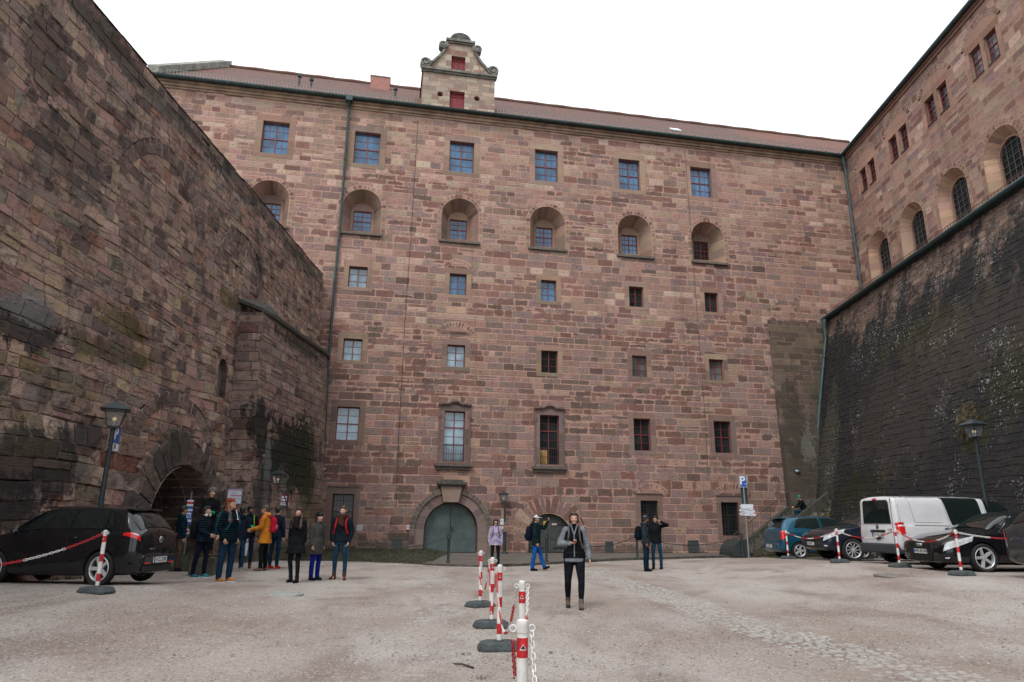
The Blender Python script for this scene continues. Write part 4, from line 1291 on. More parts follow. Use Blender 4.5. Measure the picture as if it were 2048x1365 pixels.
for k in range(-1, 4):
    c = 26.0 + 3.68 * k + (-0.1 if k == 3 else 0)
    for a, b in ((c - 0.93, c - 0.14), (c + 0.14, c + 0.93)):
        v0, v1 = 21.15, 22.62
        T = Stones(WNG)
        P = WNG.P
        pr, dep = 0.006, 0.2
        for q in ([P(a, v0, -pr), P(a, v0, dep), P(a, v1, dep), P(a, v1, -pr)], [P(b, v0, dep), P(b, v0, -pr), P(b, v1, -pr), P(b, v1, dep)],
                  [P(a, v0, -pr), P(b, v0, -pr), P(b, v0, dep), P(a, v0, dep)], [P(a, v1, dep), P(b, v1, dep), P(b, v1, -pr), P(a, v1, -pr)]):
            T.put(q, [(0.1, 0.1)] * 4, (1, 1), (*pick(rwg, wpal), 0.0))
        U0, U1 = (a - 0.26, b + 0.14) if a < c - 0.5 else (a - 0.14, b + 0.26)
        for q, s_ in ((rect(U0, U1, v1, v1 + 0.36), (U1 - U0, 0.36)), (rect(U0, U1, v0 - 0.22, v0), (U1 - U0, 0.22)), (rect(U0, a, v0, (v0 + v1) / 2), (a - U0, 0.7)), (rect(U0, a, (v0 + v1) / 2, v1), (a - U0, 0.7)), (rect(b, U1, v0, v0 + 0.8), (U1 - b, 0.8)), (rect(b, U1, v0 + 0.8, v1), (U1 - b, 0.7))):
            T.cell(q, q[0], s_, (*pick(rwg, [((0.34, 0.20, 0.15), 1), ((0.30, 0.175, 0.13), 1)]), 0.1), pr, 0)
        w = T.build('window', M['trim']); adopt(w, wing)
        lights_grid(WNG, a, b, v0, v1, dep, 3, 5, w, 'wood', 'g_grey' if k < 1 else 'g_dark', thick_v=False, thick_h=(0.6,), bar=0.025)
        t = MB(); t.fbox(WNG, a, b, v0 + 0.001, v0 + 0.05, -0.05, dep - 0.06); t.build('sill', M['iron'], w)
    wh.append(rect(c - 1.19, c + 1.19, 20.93, 22.98))
    # relieving arch over each pair
    pol = [(c + 1.5 * math.cos(R(t)), 22.55 + 1.32 * math.sin(R(t))) for t in range(18, 163, 9)]
    for q in subtract([[(c + 1.22 * math.cos(R(t)), 22.55 + 1.04 * math.sin(R(t))) for t in range(18, 163, 9)]], rect(c - 1.19, c + 1.19, 20.93, 22.98)):
        S.cell(q, (c - 3, 20), (6, 6), (0.34, 0.21, 0.16, 0.2), 0.001, side=False)
    ring(S, c, 22.55, 1.22, 1.5, R(24), R(156), 15, rwg, [(pink, 2), (tan, 1), (brown, 1)], alpha=lambda r: r.uniform(0.4, 0.8), side=False, ry=0.87)
    sl.append(pol)
def pal_w(u, v): return [(pink, 3), (tan, 2.5), (mauve, 1.6), (brown, 1.5), (grey, 0.6), (pale, 0.6)]
courses(S, rect(17.5, 39.55, 13.2, 24.6), wh + sl, rwg, h=(0.27, 0.42), w=(0.45, 1.1), pal=pal_w, side=False, splitp=0.06, smearf=lambda a, b, r: 0.75 * r.random())
M['wingstone'] = masonry('wing_sandstone', mortar=(0.34, 0.22, 0.168), joint=0.02, smear=0.10, bump=0.5, blobs=[((20.5, 39.6, 12.8), (2, 3, 2.2), (0.06, 0.055, 0.045), 0.6)])
adopt(S.build('wall', M['wingstone']), wing)
b = MB(); b.fbox(WNG, 17.5, 39.5, 13.2, 24.55, 0.6, 10); b.fbox(WNG, -20, 17.5, 13.2, 24.55, 0, 10)  # near stretch is out of view, added to shut out low sky
adopt(b.build('core_wall', plain('plain_sandstone_b', (0.27, 0.18, 0.14), 0.9)), wing)
b = MB()
for (z0, z1, d) in ((24.2, 24.35, -0.08), (24.35, 24.5, -0.16)): b.fbox(WNG, 17.4, 39.4, z0, z1, d, 0.01)
adopt(b.build('cornice', plain('wing_cornice_stone', (0.22, 0.13, 0.10), 0.85)), wing)
b = MB(); b.tube([WNG.P(17.3, 24.55, -0.28), WNG.P(39.3, 24.55, -0.28)], 0.12, 8)
adopt(b.build('gutter', M['copper_dark']), wing)
build_roof('roof', [(roof_quad(WNG, 17.3, 39.6, 24.6, -0.35, 30.5, 8.0, top=(17.3, 46)), 0), (roof_quad(WNG, 17.3, 46, 24.6, 16.3, 30.5, 8.0), 0)], [M['tile']], wing)
t = MB()
u0, v0 = WNG.hit(1687, 325, -0.15)
q_ = [WNG.hit(*p, -0.15) for p in ((1690, 335), (1706, 460), (1722, 575))]
pts = [WNG.P(min(39.2, u), v, -0.15) for u, v in q_]
pts.append(WNG.P(39.2, 15.3, -0.15))
t.tube(pts, 0.07, 8); t.tube([WNG.P(39.1, 24.5, -0.25), WNG.P(39.15, 23.95, -0.2), pts[0]], 0.13, 8, r1=0.07)
adopt(t.build('downpipe', M['copper']), wing)

# ---------------------------------------------------------------- battered wall under the wing
bwall = empty('battered_wall', BAT.P(22, 0, 0))
tag(bwall, 'dark lichen-spotted battered stone wall behind the parked cars', 'wall')
S = Stones(BAT)
rb = random.Random(23)
def pal_b(u, v):
    return [((0.19, 0.13, 0.105), 3), ((0.15, 0.105, 0.088), 3), ((0.235, 0.17, 0.13), 1.5), ((0.12, 0.09, 0.08), 1)]
def bat_map(u, v, d):
    a = sm((13.2 - v) / 0.8)
    return BAT.P(u + a * 0.04 * math.sin(v * 6 + u), v + a * (0.05 * math.sin(u * 0.7 + v) + 0.03 * math.sin(u * 2.3 + v * 2.1) + 0.015 * math.sin(u * 5.7)), d)
courses(S, rect(12.0, 39.2, -0.3, 13.4), [], rb, mapf=bat_map, h=(0.18, 0.34), w=(0.25, 0.75), pal=pal_b, depth=0.010, chamfer=0.008, side=True, splitp=0.15)
bb = [(tuple(BAT.P(24.5, 5.0, 0)), (1.0, 0.9, 0.9), (0.045, 0.04, 0.018), 0.8), (tuple(BAT.P(28, 9.5, 0)), (2, 4, 1.2), (0.05, 0.045, 0.022), 0.6), (tuple(BAT.P(22, 6.5, 0)), (2, 2.5, 1.6), (0.04, 0.038, 0.02), 0.6), (tuple(BAT.P(30, 6.5, 0)), (2, 5, 3.0), (0.075, 0.062, 0.052), 0.45), (tuple(BAT.P(25, 8.5, 0)), (2, 4, 2.0), (0.085, 0.07, 0.058), 0.4), (tuple(BAT.P(37, 5.0, 0)), (2, 1.2, 4.5), (0.13, 0.12, 0.09), 0.35), (tuple(BAT.P(33, 3.0, 0)), (2, 2.4, 1.4), (0.035, 0.033, 0.018), 0.6)]
M['batstone'] = masonry('black_lichened_stone', mortar=(0.20, 0.145, 0.115), joint=0.014, smear=0.07, blobs=bb, bump=1.0, speck=(0.33, 0.35, 0.34), holes=0, mottle=0.9, crust=((0.022, 0.023, 0.0245), 10.9, 2.0, 0.55, 0.93, 0.26))
adopt(S.build('wall', M['batstone']), bwall)
b = MB(); b.hexa([BAT.P(-20, -0.5, 0.05), BAT.P(39.2, -0.5, 0.05), BAT.P(39.2, -0.5, 6), BAT.P(-20, -0.5, 6), BAT.P(-20, 13.4, 0.05), BAT.P(39.2, 13.4, 0.05), BAT.P(39.2, 13.4, 3.2), BAT.P(-20, 13.4, 3.2)])  # core carried on unseen behind the camera to block low sky
adopt(b.build('core_wall', plain('dark_core_stone', (0.05, 0.045, 0.042), 0.9)), bwall)
LED = Frame((17.6, 0, 0), (0.0322, 1, 0), (1, -0.0322, 0))
b = MB(); b.hexa([LED.P(12, 13.3, -0.22), LED.P(39.4, 13.3, -0.22), LED.P(39.4, 13.3, 0.3), LED.P(12, 13.3, 0.3), LED.P(12, 13.46, -0.25), LED.P(39.4, 13.46, -0.25), LED.P(39.4, 13.46, 0.3), LED.P(12, 13.46, 0.3)])
b.tube([LED.P(12, 13.42, -0.3), LED.P(39.3, 13.42, -0.3)], 0.11, 8)
adopt(b.build('gutter', M['copper_dark']), bwall)
build_roof('lean_to_roof', [(roof_quad(LED, 12, 39.5, 13.5, -0.25, 15.42, 2.49), 0)], [M['tile_red']], bwall)
b = MB()
for z in (13.66, 13.86): b.fbox(LED, 12, 39.3, z, z + 0.022, 0.0, 0.02)
u = 12.0
while u < 39.2:
    b.fbox(LED, u, u + 0.025, 13.56, 13.9, 0.002, 0.018); u += 0.19
adopt(b.build('snow_guard', M['guard_red']), bwall)
q_ = [(38.75, 13.2), (38.85, 11), (38.9, 7), (38.95, 3.6)]
t = MB(); t.tube([BAT.P(38.5, 13.3, -0.35), BAT.P(38.55, 12.8, -0.3), BAT.P(38.6, 12.2, -0.14)], 0.14, 8, r1=0.075); t.tube([BAT.P(38.6, 12.3, -0.14), BAT.P(38.55, 8, -0.14), BAT.P(38.4, 3.4, -0.14)], 0.07, 8)
for z in (11, 8.6, 6.2, 4): t.tube([BAT.P(38.55, z, -0.14), BAT.P(38.55, z + 0.09, -0.14)], 0.09, 8)
adopt(t.build('downpipe', M['copper']), bwall)

# ---------------------------------------------------------------- long wall on the left
lwall = empty('left_wall', LFT.P(15, 0, 0))
tag(lwall, 'high rugged old sandstone wall with a dark arched gateway on the left', 'wall')
rl = random.Random(31)
lh = []
S = Stones(LFT)
lp = [((0.33, 0.215, 0.178), 3), ((0.275, 0.178, 0.148), 3), ((0.25, 0.195, 0.165), 1.6), ((0.38, 0.275, 0.21), 1.8), ((0.14, 0.10, 0.088), 0.9), ((0.34, 0.25, 0.17), 0.6), ((0.28, 0.15, 0.11), 0.5)]
def pal_l(u, v):
    p = list(lp)
    y = math.exp(-((v - 4.3) / 1.4) ** 2) * sm((18.5 - u) / 3)
    p += [((0.25, 0.19, 0.115), 3.0 * y), ((0.21, 0.17, 0.12), 4 * y)]
    r = math.exp(-((v - 2.4) / 1.0) ** 2 - ((u - 16.6) / 1.6) ** 2)
    p += [((0.20, 0.085, 0.07), 3 * r)]
    return p
PC, PS, PR = 20.85, 1.15, 1.9
relp = [((0.19, 0.13, 0.112), 2), ((0.15, 0.108, 0.097), 2), ((0.20, 0.148, 0.122), 1)]
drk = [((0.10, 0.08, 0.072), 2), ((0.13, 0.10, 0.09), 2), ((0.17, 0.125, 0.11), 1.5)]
port_out = [(PC + 2.85 * math.cos(R(t)), PS + 2.85 * math.sin(R(t))) for t in range(0, 181, 9)]
port_out = [(PC - 2.85, -0.4), (PC + 2.85 - 0.75, -0.4)] + [p for p in port_out if True]
port_out = [(PC - 2.55, -0.4), (PC + 2.2, -0.4), (PC + 2.2, PS)] + [(PC + (2.55 if t > 40 else 2.2 + 0.35 * t / 40) * math.cos(R(t)), PS + 2.75 * math.sin(R(t))) for t in range(9, 172, 9)] + [(PC - 2.55, PS)]
lh.append(port_out)
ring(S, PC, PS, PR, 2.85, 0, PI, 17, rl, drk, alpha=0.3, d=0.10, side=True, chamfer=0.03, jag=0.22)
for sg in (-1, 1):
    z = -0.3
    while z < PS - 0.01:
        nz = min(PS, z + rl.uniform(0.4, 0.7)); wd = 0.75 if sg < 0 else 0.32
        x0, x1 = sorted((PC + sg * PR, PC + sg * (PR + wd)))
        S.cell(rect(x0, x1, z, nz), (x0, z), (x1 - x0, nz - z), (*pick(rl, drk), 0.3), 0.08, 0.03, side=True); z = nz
# relieving arch over the gateway, two walled-up arches higher up
for (uc, vc, r0, r1, a0, a1, n) in ((20.2, 2.3, 2.45, 2.88, 38, 146, 17), (18.35, 9.75, 2.05, 2.5, 8, 165, 21), (23.75, 9.7, 1.75, 2.15, 8, 172, 19)):
    pol = [(uc + r1 * math.cos(R(t)), vc + r1 * math.sin(R(t))) for t in np.linspace(a0, a1, 14)]
    inn = [(uc + r0 * math.cos(R(t)), vc + r0 * math.sin(R(t))) for t in np.linspace(a0, a1, 14)]
    tmp = Stones(LFT)
    hs = [port_out] if vc < 5 else []
    bx = [min(p[0] for p in inn), max(p[0] for p in inn), min(p[1] for p in inn), max(p[1] for p in inn)]
    v = bx[2]
    sub_holes = list(hs)
    courses(S, inn, sub_holes, rl, h=(0.26, 0.42), w=(0.35, 0.85), pal=lp, depth=0.025, chamfer=0.015, side=True)
    lh.append(pol)
    ring(S, uc, vc, r0, r1, R(a0), R(a1), n, rl, relp, alpha=lambda r: r.uniform(0.2, 0.6), d=0.026, side=True, chamfer=0.007, jag=0.06)
# walled-up openings in yellowish frames
for (a, b, c, d) in ((17.95, 19.0, 9.55, 10.5),):
    pass
slot = arch(22.86, 5.5, 6.5, 0.36, 8); lh.append(slot)
for xx in (22.4,): S.cell(rect(22.3, 22.5, 5.5, 6.6), (22.3, 5.5), (0.2, 1.1), (0.3, 0.24, 0.2, 0), 0.03, side=True)
lh[-1] = arch(22.86, 5.5, 6.5, 0.36, 8)
lh.append(rect(22.28, 22.5, 5.5, 6.6))
for (a, c, w_, h_) in ((18.3, 9.9, 0.9, 0.95), (22.75, 9.5, 0.7, 0.95)):
    fr = [((0.34, 0.25, 0.17), 1), ((0.30, 0.21, 0.155), 1)]
    for q, s_ in ((rect(a, a + 0.16, c, c + h_), (0.16, h_)), (rect(a + w_ - 0.16, a + w_, c, c + h_), (0.16, h_)), (rect(a, a + w_, c + h_, c + h_ + 0.17), (w_, 0.17))):
        S.cell(q, q[0], s_, (*pick(rl, fr), 0.1), 0.065, 0.01, side=True)
S.cell(rect(15.75, 15.98, 9.55, 10.4), (15.75, 9.55), (0.23, 0.85), (0.33, 0.25, 0.17, 0.1), 0.06, 0.01, side=True)
# the shallow ledges where the facing has weathered back
def hl(v): return (0.2, 0.37) if v > 3.2 else (0.3, 0.58)
def wl(v): return (0.28, 0.85) if v > 3.2 else (0.45, 1.3)
def left_map(u, v, d):
    at_ = sm((math.hypot(u - PC, v - PS) - 3.3) / 1.2) * sm((math.hypot(u - 22.9, v - 6) - 1.0) / 1.0) * sm((math.hypot(u - 18.35, v - 9.75) - 2.5) / 0.8) * sm((math.hypot(u - 23.75, v - 9.7) - 2.2) / 0.8) * sm((13.6 - v) / 0.8)
    dv = at_ * (0.08 * math.sin(u * 0.4 + v * 0.5) + 0.02 * math.sin(u * 1.9 + v * 1.3 + 1) + 0.012 * math.sin(u * 4.1 - v))
    v = v + dv; u = u + at_ * 0.05 * math.sin(v * 5.3 + u * 1.1)
    k = 0.10 * sm((5.9 + 0.1 * math.sin(u * 2) - v) / 0.15) * sm((15.2 - u) / 0.3) - 0.07 * sm((3.4 - v) / 0.2) * sm((16.9 - u) / 0.3) + 0.06 * math.sin(u * 0.9 + v * 0.7) * math.sin(v * 1.1 + 2)
    e = 0.035 * math.sin(u * 1.7 + v * 0.6) if 0.5 < v < 13.5 else 0
    return LFT.P(u, v, d + k * (1 if v < 13.8 else 0))
courses(S, rect(-6, 33.3, -0.3, 13.89), lh, rl, h=hl, w=wl, pal=pal_l, depth=0.034, chamfer=0.007, side=True, splitp=0.10, mapf=left_map, smearf=lambda a, b, r: 0.5 * r.random())
lb = []
def lblob(px, py, ru, rv, c, s):
    u, v = LFT.hit(px, py); lb.append((tuple(LFT.P(u, v)), (3, ru, rv), c, s))
lblob(248, 650, 1.3, 0.42, (0.10, 0.08, 0.025), 0.65); lblob(215, 705, 1.7, 0.35, (0.06, 0.055, 0.028), 0.6); lblob(280, 712, 0.9, 0.25, (0.09, 0.075, 0.028), 0.55)
lblob(60, 930, 1.9, 0.85, (0.024, 0.025, 0.024), 0.8); lblob(165, 880, 0.7, 0.6, (0.028, 0.028, 0.027), 0.75); lblob(20, 1010, 1.0, 0.7, (0.03, 0.03, 0.03), 0.8)
lblob(60, 655, 1.1, 0.45, (0.035, 0.034, 0.034), 0.85); lblob(60, 620, 0.9, 0.25, (0.26, 0.25, 0.25), 0.6); lblob(90, 110, 0.8, 0.9, (0.035, 0.033, 0.033), 0.6); lblob(200, 60, 2.5, 0.5, (0.05, 0.045, 0.045), 0.6)
lblob(350, 890, 1.2, 0.6, (0.045, 0.045, 0.035), 0.6); lblob(600, 520, 3.5, 0.5, (0.045, 0.045, 0.035), 0.6); lblob(480, 370, 5, 0.45, (0.05, 0.048, 0.042), 0.6); lblob(300, 180, 5, 0.4, (0.06, 0.055, 0.05), 0.6)
lblob(150, 320, 1.4, 0.9, (0.05, 0.045, 0.042), 0.6); lblob(455, 600, 0.7, 0.4, (0.09, 0.08, 0.03), 0.7)
M['leftstone'] = masonry('old_rugged_sandstone', mortar=(0.33, 0.24, 0.2), joint=0.013, smear=0.10, blobs=lb, bump=1.3, holes=0, mottle=0.85, crust=((0.05, 0.042, 0.04), -50, 1, 0.545, 0.62, 0))
adopt(S.build('wall', M['leftstone']), lwall)
b = MB()
for (a, c) in ((-20, 18.95), (22.75, 33.3)):  # core runs on past the faced stretch, unseen, added to cut side sky
    b.hexa([LFT.P(a, -0.5, 0.2), LFT.P(c, -0.5, 0.2), LFT.P(c, -0.5, 3), LFT.P(a, -0.5, 3), LFT.P(a, 13.6, 0.2), LFT.P(c, 13.6, 0.2), LFT.P(c, 13.6, 3), LFT.P(a, 13.6, 3)])
b.hexa([LFT.P(18.95, 3.06, 0.2), LFT.P(22.75, 3.06, 0.2), LFT.P(22.75, 3.06, 3), LFT.P(18.95, 3.06, 3), LFT.P(18.95, 13.6, 0.2), LFT.P(22.75, 13.6, 0.2), LFT.P(22.75, 13.6, 3), LFT.P(18.95, 13.6, 3)])
adopt(b.build('core_wall', plain('left_core_stone', (0.12, 0.085, 0.07), 0.9)), lwall)
S = Stones(LFT)      # worn coping along the top
u = -6.0
while u < 33.3:
    n_ = min(33.3, u + rl.uniform(0.6, 1.3)); z = 13.86 + rl.uniform(-0.05, 0.07)
    for q in ([LFT.P(u, z, -0.05), LFT.P(n_, z, -0.05), LFT.P(n_, z + 0.12, 0.1), LFT.P(u, z + 0.12, 0.1)], [LFT.P(u, z + 0.12, 0.1), LFT.P(n_, z + 0.12, 0.1), LFT.P(n_, z + 0.15, 3), LFT.P(u, z + 0.15, 3)]):
        S.put(q, [(0, 0), (n_ - u, 0), (n_ - u, 0.3), (0, 0.3)], (n_ - u, 0.3), (0.09, 0.08, 0.07, 0.2))
    S.put([LFT.P(u, z, -0.05), LFT.P(u, z, 0.1), LFT.P(n_, z, 0.1), LFT.P(n_, z, -0.05)], [(0.1, 0.1)] * 4, (1, 1), (0.07, 0.06, 0.05, 0))
    u = n_
adopt(S.build('coping', M['leftstone']), lwall)
# gate passage
S = Stones(LFT)
for sg in (-1, 1):
    x = PC + sg * PR
    for z in np.arange(-0.3, PS, 0.36):
        for d in np.arange(-0.1, 4.5, 0.8):
            z1 = min(PS, z + 0.36)
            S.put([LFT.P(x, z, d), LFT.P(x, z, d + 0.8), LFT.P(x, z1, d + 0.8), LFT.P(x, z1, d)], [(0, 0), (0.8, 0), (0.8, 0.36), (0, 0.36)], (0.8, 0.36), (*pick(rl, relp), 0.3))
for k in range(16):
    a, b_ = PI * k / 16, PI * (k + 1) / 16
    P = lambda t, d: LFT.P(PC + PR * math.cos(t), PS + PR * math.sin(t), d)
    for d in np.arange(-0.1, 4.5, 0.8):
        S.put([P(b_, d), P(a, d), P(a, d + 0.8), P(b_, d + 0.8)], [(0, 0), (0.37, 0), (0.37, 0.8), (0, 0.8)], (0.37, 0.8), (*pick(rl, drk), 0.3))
S.put([LFT.P(PC - 2, -0.3, 4.6), LFT.P(PC + 2, -0.3, 4.6), LFT.P(PC + 2, 3.2, 4.6), LFT.P(PC - 2, 3.2, 4.6)], [(0.1, 0.1)] * 4, (1, 1), (0.03, 0.025, 0.022, 0))  # near-black end stands in for the dark deep in the passage
for k in range(8):   # back of the slit recess
    pass
sp_ = arch(22.86, 5.5, 6.5, 0.36, 8)
for i in range(len(sp_)):
    a, c = sp_[i], sp_[(i + 1) % len(sp_)]
    S.put([LFT.P(*a, 0), LFT.P(*c, 0), LFT.P(*c, 0.55), LFT.P(*a, 0.55)], [(0.1, 0.1)] * 4, (1, 1), (0.10, 0.08, 0.07, 0))
S.put([LFT.P(*p, 0.5) for p in sp_], [(0.1, 0.1)] * len(sp_), (1, 1), (0.02, 0.02, 0.02, 0))  # black back paints in the shade inside the slit
adopt(S.build('passage', M['leftstone']), lwall)

# ---------------------------------------------------------------- bastion with coping in front of it
bast = empty('bastion', (-9.2, 26, 0))
tag(bast, 'projecting sandstone bastion with sloping coping and black streaks beside the gateway', 'bastion')
BU = Vector((0.078, 1, 0)).normalized(); BN = Vector((-1, 0.078, 0)).normalized()
B0 = Vector((-8.69, 23.6, 0)); LB = 6.85
def bast_pt(u, v, d):
    """u < 0: the front; 0..LB: the side; beyond: the rounded end"""
    bt = -0.05 * v
    if u <= 0: return Vector((-8.69 + bt + u, 23.6 + 0.02 * v + d, v))
    if u <= LB: return B0 + BU * u + BN * d + Vector((bt, 0, v)) + Vector((0, 0.02 * v * (1 - u / LB), 0))
    r = 1.9 + 0.0
    a = (u - LB) / r
    c = B0 + BU * LB + BN * r
    return c - BN * (r - d - 0.0) * math.cos(a) + BU * (r - d) * math.sin(a) + Vector((bt, 0, v))
S = Stones(LFT)
rbs = random.Random(41)
bp = [((0.27, 0.18, 0.15), 3), ((0.225, 0.16, 0.138), 3), ((0.29, 0.21, 0.172), 2), ((0.18, 0.095, 0.08), 0.6), ((0.12, 0.09, 0.082), 0.9)]
courses(S, rect(-2.2, 0, -0.3, 8.86), [], rbs, h=(0.28, 0.42), w=(0.5, 1.1), pal=bp, depth=0.02, chamfer=0.01, side=True, mapf=bast_pt)
courses(S, rect(0, LB, -0.3, 8.86), [], rbs, h=(0.28, 0.42), w=(0.45, 1.1), pal=bp, depth=0.02, chamfer=0.01, side=True, mapf=bast_pt)
courses(S, rect(LB, LB + 3.1, -0.3, 8.86), [], rbs, h=(0.28, 0.42), w=(0.3, 0.5), pal=bp, depth=0.02, chamfer=0.012, side=True, mapf=bast_pt)
sb = []
def sblob(u, v, ru, rv, c, s): sb.append((tuple(bast_pt(u, v, 0)), (3, ru, rv), c, s))
sblob(3.2, 4.0, 2.6, 1.6, (0.02, 0.022, 0.018), 0.95); sblob(0.5, 4.7, 0.7, 1.0, (0.02, 0.022, 0.02), 0.9); sblob(5.2, 3.8, 1.2, 2.4, (0.03, 0.033, 0.02), 0.8)
sblob(4.6, 1.6, 1.0, 0.9, (0.13, 0.115, 0.055), 0.7); sblob(0.9, 2.2, 0.9, 1.8, (0.035, 0.037, 0.035), 0.75); sblob(2.6, 2.4, 0.3, 1.6, (0.17, 0.18, 0.16), 0.5); sblob(1.2, 3.2, 0.25, 1.5, (0.2, 0.21, 0.2), 0.5)
sblob(3, 0.3, 5, 0.5, (0.05, 0.058, 0.03), 0.7); sblob(4, 8.5, 3, 0.35, (0.035, 0.035, 0.03), 0.75); sblob(6.2, 1.5, 0.8, 1.4, (0.12, 0.09, 0.045), 0.6)
M['bastone'] = masonry('streaked_sandstone', mortar=(0.22, 0.165, 0.14), joint=0.013, smear=0.08, blobs=sb, bump=1.1, holes=0, mottle=0.7, crust=((0.045, 0.04, 0.038), -50, 1, 0.56, 0.6, 0))
adopt(S.build('wall', M['bastone']), bast)
b = MB()
path = [(-2.4, 0), (-1.2, 0), (-0.05, 0)] + [(u, 0) for u in np.linspace(0.0, LB, 8)] + [(LB + 3.1 * k / 8, 0) for k in range(1, 9)]
def cop(u, dd, z):
    p = bast_pt(u, 8.86, dd); return Vector((p.x, p.y, z))
for (u0, _), (u1, _) in zip(path[:-1], path[1:]):
    i0, i1 = cop(u0, 0.9, 9.35), cop(u1, 0.9, 9.35)
    if u0 < 0:
        z0, z1 = 8.92 + 0.45 * min(1, -u0 / 1.2), 8.92 + 0.45 * min(1, max(0, -u1) / 1.2)
    else: z0 = z1 = 8.92
    a, c = cop(u0, -0.13, z0 - 0.04), cop(u1, -0.13, z1 - 0.04)
    a2, c2 = cop(u0, -0.15, z0 + 0.08), cop(u1, -0.15, z1 + 0.08)
    ai, ci = cop(u0, 0.05, z0 - 0.08), cop(u1, 0.05, z1 - 0.08)
    b.face([a, c, c2, a2]); b.face([a2, c2, i1 + Vector((0, 0, z1 - 8.92)), i0 + Vector((0, 0, z0 - 8.92))]); b.face([ai, ci, c, a])
adopt(b.build('coping', plain('dark_coping_stone', (0.06, 0.058, 0.05), 0.9, var=0.3), weld=True), bast)

# ---------------------------------------------------------------- raised strip along the castle wall
kerb_px = [(560, 1125), (640, 1124.5), (700, 1125), (780, 1128), (830, 1131), (900, 1134), (960, 1136), (1050, 1132), (1110, 1127.5), (1200, 1122.5), (1300, 1119), (1400, 1116), (1500, 1113.5), (1570, 1112)]
kp = []
for p in kerb_px:
    X, Z = ray(*p); Y = -(CAM_H + 0.03) / Z; kp.append((X * Y, Y))
def back(x):
    """foot of the castle wall above x"""
    t = x / FAC.U.x; return (x, 35.5 + t * FAC.U.y)
xs_ = [p[0] for p in kp]; ys_ = [p[1] for p in kp]
def kerb_y(x): return float(np.interp(x, xs_, ys_))
x_split = kp[4][0] + 0.3
pv = MB()
xr = np.arange(x_split, 17.5, 0.6)
for a, c in zip(xr[:-1], xr[1:]):
    ya, yc = kerb_y(a), kerb_y(c)
    A, C = back(a), back(c)
    n = 8
    for k in range(n):
        f0, f1 = k / n, (k + 1) / n
        pv.face([(a, ya + (A[1] - ya) * f0, PAVE - 0.03 + 0.03 * f0), (c, yc + (C[1] - yc) * f0, PAVE - 0.03 + 0.03 * f0), (c, yc + (C[1] - yc) * f1, PAVE - 0.03 + 0.03 * f1), (a, ya + (A[1] - ya) * f1, PAVE - 0.03 + 0.03 * f1)])
    pv.face([(a, ya, -0.12), (c, yc, -0.12), (c, yc, PAVE - 0.03), (a, ya, PAVE - 0.03)])
mt = NT('small_sett_paving')
br = mt.n('TexVoronoi'); br.inputs['Scale'].default_value = 5.5; br.inputs['Randomness'].default_value = 0.6
mt.t.links.new(mt.pos(), br.inputs['Vector'])
g_ = mt.noise(0.8, 4, 0.6, mt.pos())
c_ = mt.mix(mt.ramp(g_, 0.35, 0.65), (0.115, 0.095, 0.082), (0.16, 0.14, 0.125))
c_ = mt.mix(mt.math('MULTIPLY', mt.ramp(br.outputs['Distance'], 0.05, 0.09), 0.35), c_, (0.06, 0.055, 0.045))
c_ = mt.mix(mt.math('MULTIPLY', mt.ramp(mt.noise(0.5, 3, 0.6, mt.scale(mt.pos(), (1, 1, 1), (5, 0, 0))), 0.5, 0.7), 0.5), c_, (0.06, 0.068, 0.035))
mt.base(c_); mt.rough(0.95); mt.bump(br.outputs['Distance'], 0.4, 0.02)
tag(pv.build('pavement', mt.mat, weld=True), 'raised strip of small setts along the castle wall', 'pavement', kind='structure')
kb = MB()
L_ = 0
x = x_split
while x < 17:
    x2 = x + rw.uniform(0.7, 1.1)
    a, c = (x + 0.01, kerb_y(x) - 0.02), (x2 - 0.01, kerb_y(x2) - 0.02)
    h = PAVE + rw.uniform(-0.015, 0.01)
    kb.hexa([(a[0], a[1] - 0.11, -0.15), (c[0], c[1] - 0.11, -0.15), (c[0], c[1] + 0.06, -0.15), (a[0], a[1] + 0.06, -0.15), (a[0], a[1] - 0.10, h), (c[0], c[1] - 0.10, h), (c[0], c[1] + 0.06, h), (a[0], a[1] + 0.06, h)])
    x = x2
tag(kb.build('kerb', plain('mossy_kerb_stone', (0.075, 0.068, 0.058), 0.95, var=0.4, scale=3, bump=0.4)), 'low dark stone kerb edging the sett strip', 'kerb', kind='structure')
# grassy bank between kerb, bastion and castle
gb = MB()
def bank_z(x, y, f): return -0.05 + 0.26 * sm(f * 2.2) * sm((x_split + 0.4 - x) / 1.2) + (PAVE + 0.04) * (1 - sm((x_split + 0.4 - x) / 1.2)) * sm(f * 4)
xr = np.arange(-9.6, x_split + 0.3, 0.3)
for a, c in zip(xr[:-1], xr[1:]):
    for k in range(10):
        f0, f1 = k / 10, (k + 1) / 10
        pts = []
        for (x, f) in ((a, f0), (c, f0), (c, f1), (a, f1)):
            y0 = kerb_y(x); y = y0 + (back(x)[1] - y0) * f
            pts.append((x, y, bank_z(x, y, f) + 0.02 * math.sin(x * 5 + y * 3)))
        gb.face(pts)
mt = NT('mossy_turf')
g_ = mt.noise(1.1, 5, 0.65, mt.pos()); g2 = mt.noise(14, 3, 0.7, mt.pos())
mt.base(mt.mix(g2, mt.mix(mt.ramp(g_, 0.35, 0.65), (0.03, 0.03, 0.017), (0.07, 0.058, 0.04)), (0.042, 0.042, 0.023))); mt.rough(0.95); mt.bump(g2, 0.8, 0.04)
M['turf'] = mt.mat
tag(gb.build('turf_bank', M['turf'], weld=True), 'dark mossy turf bank at the foot of the walls', 'bank', kind='structure')
bl = MB()
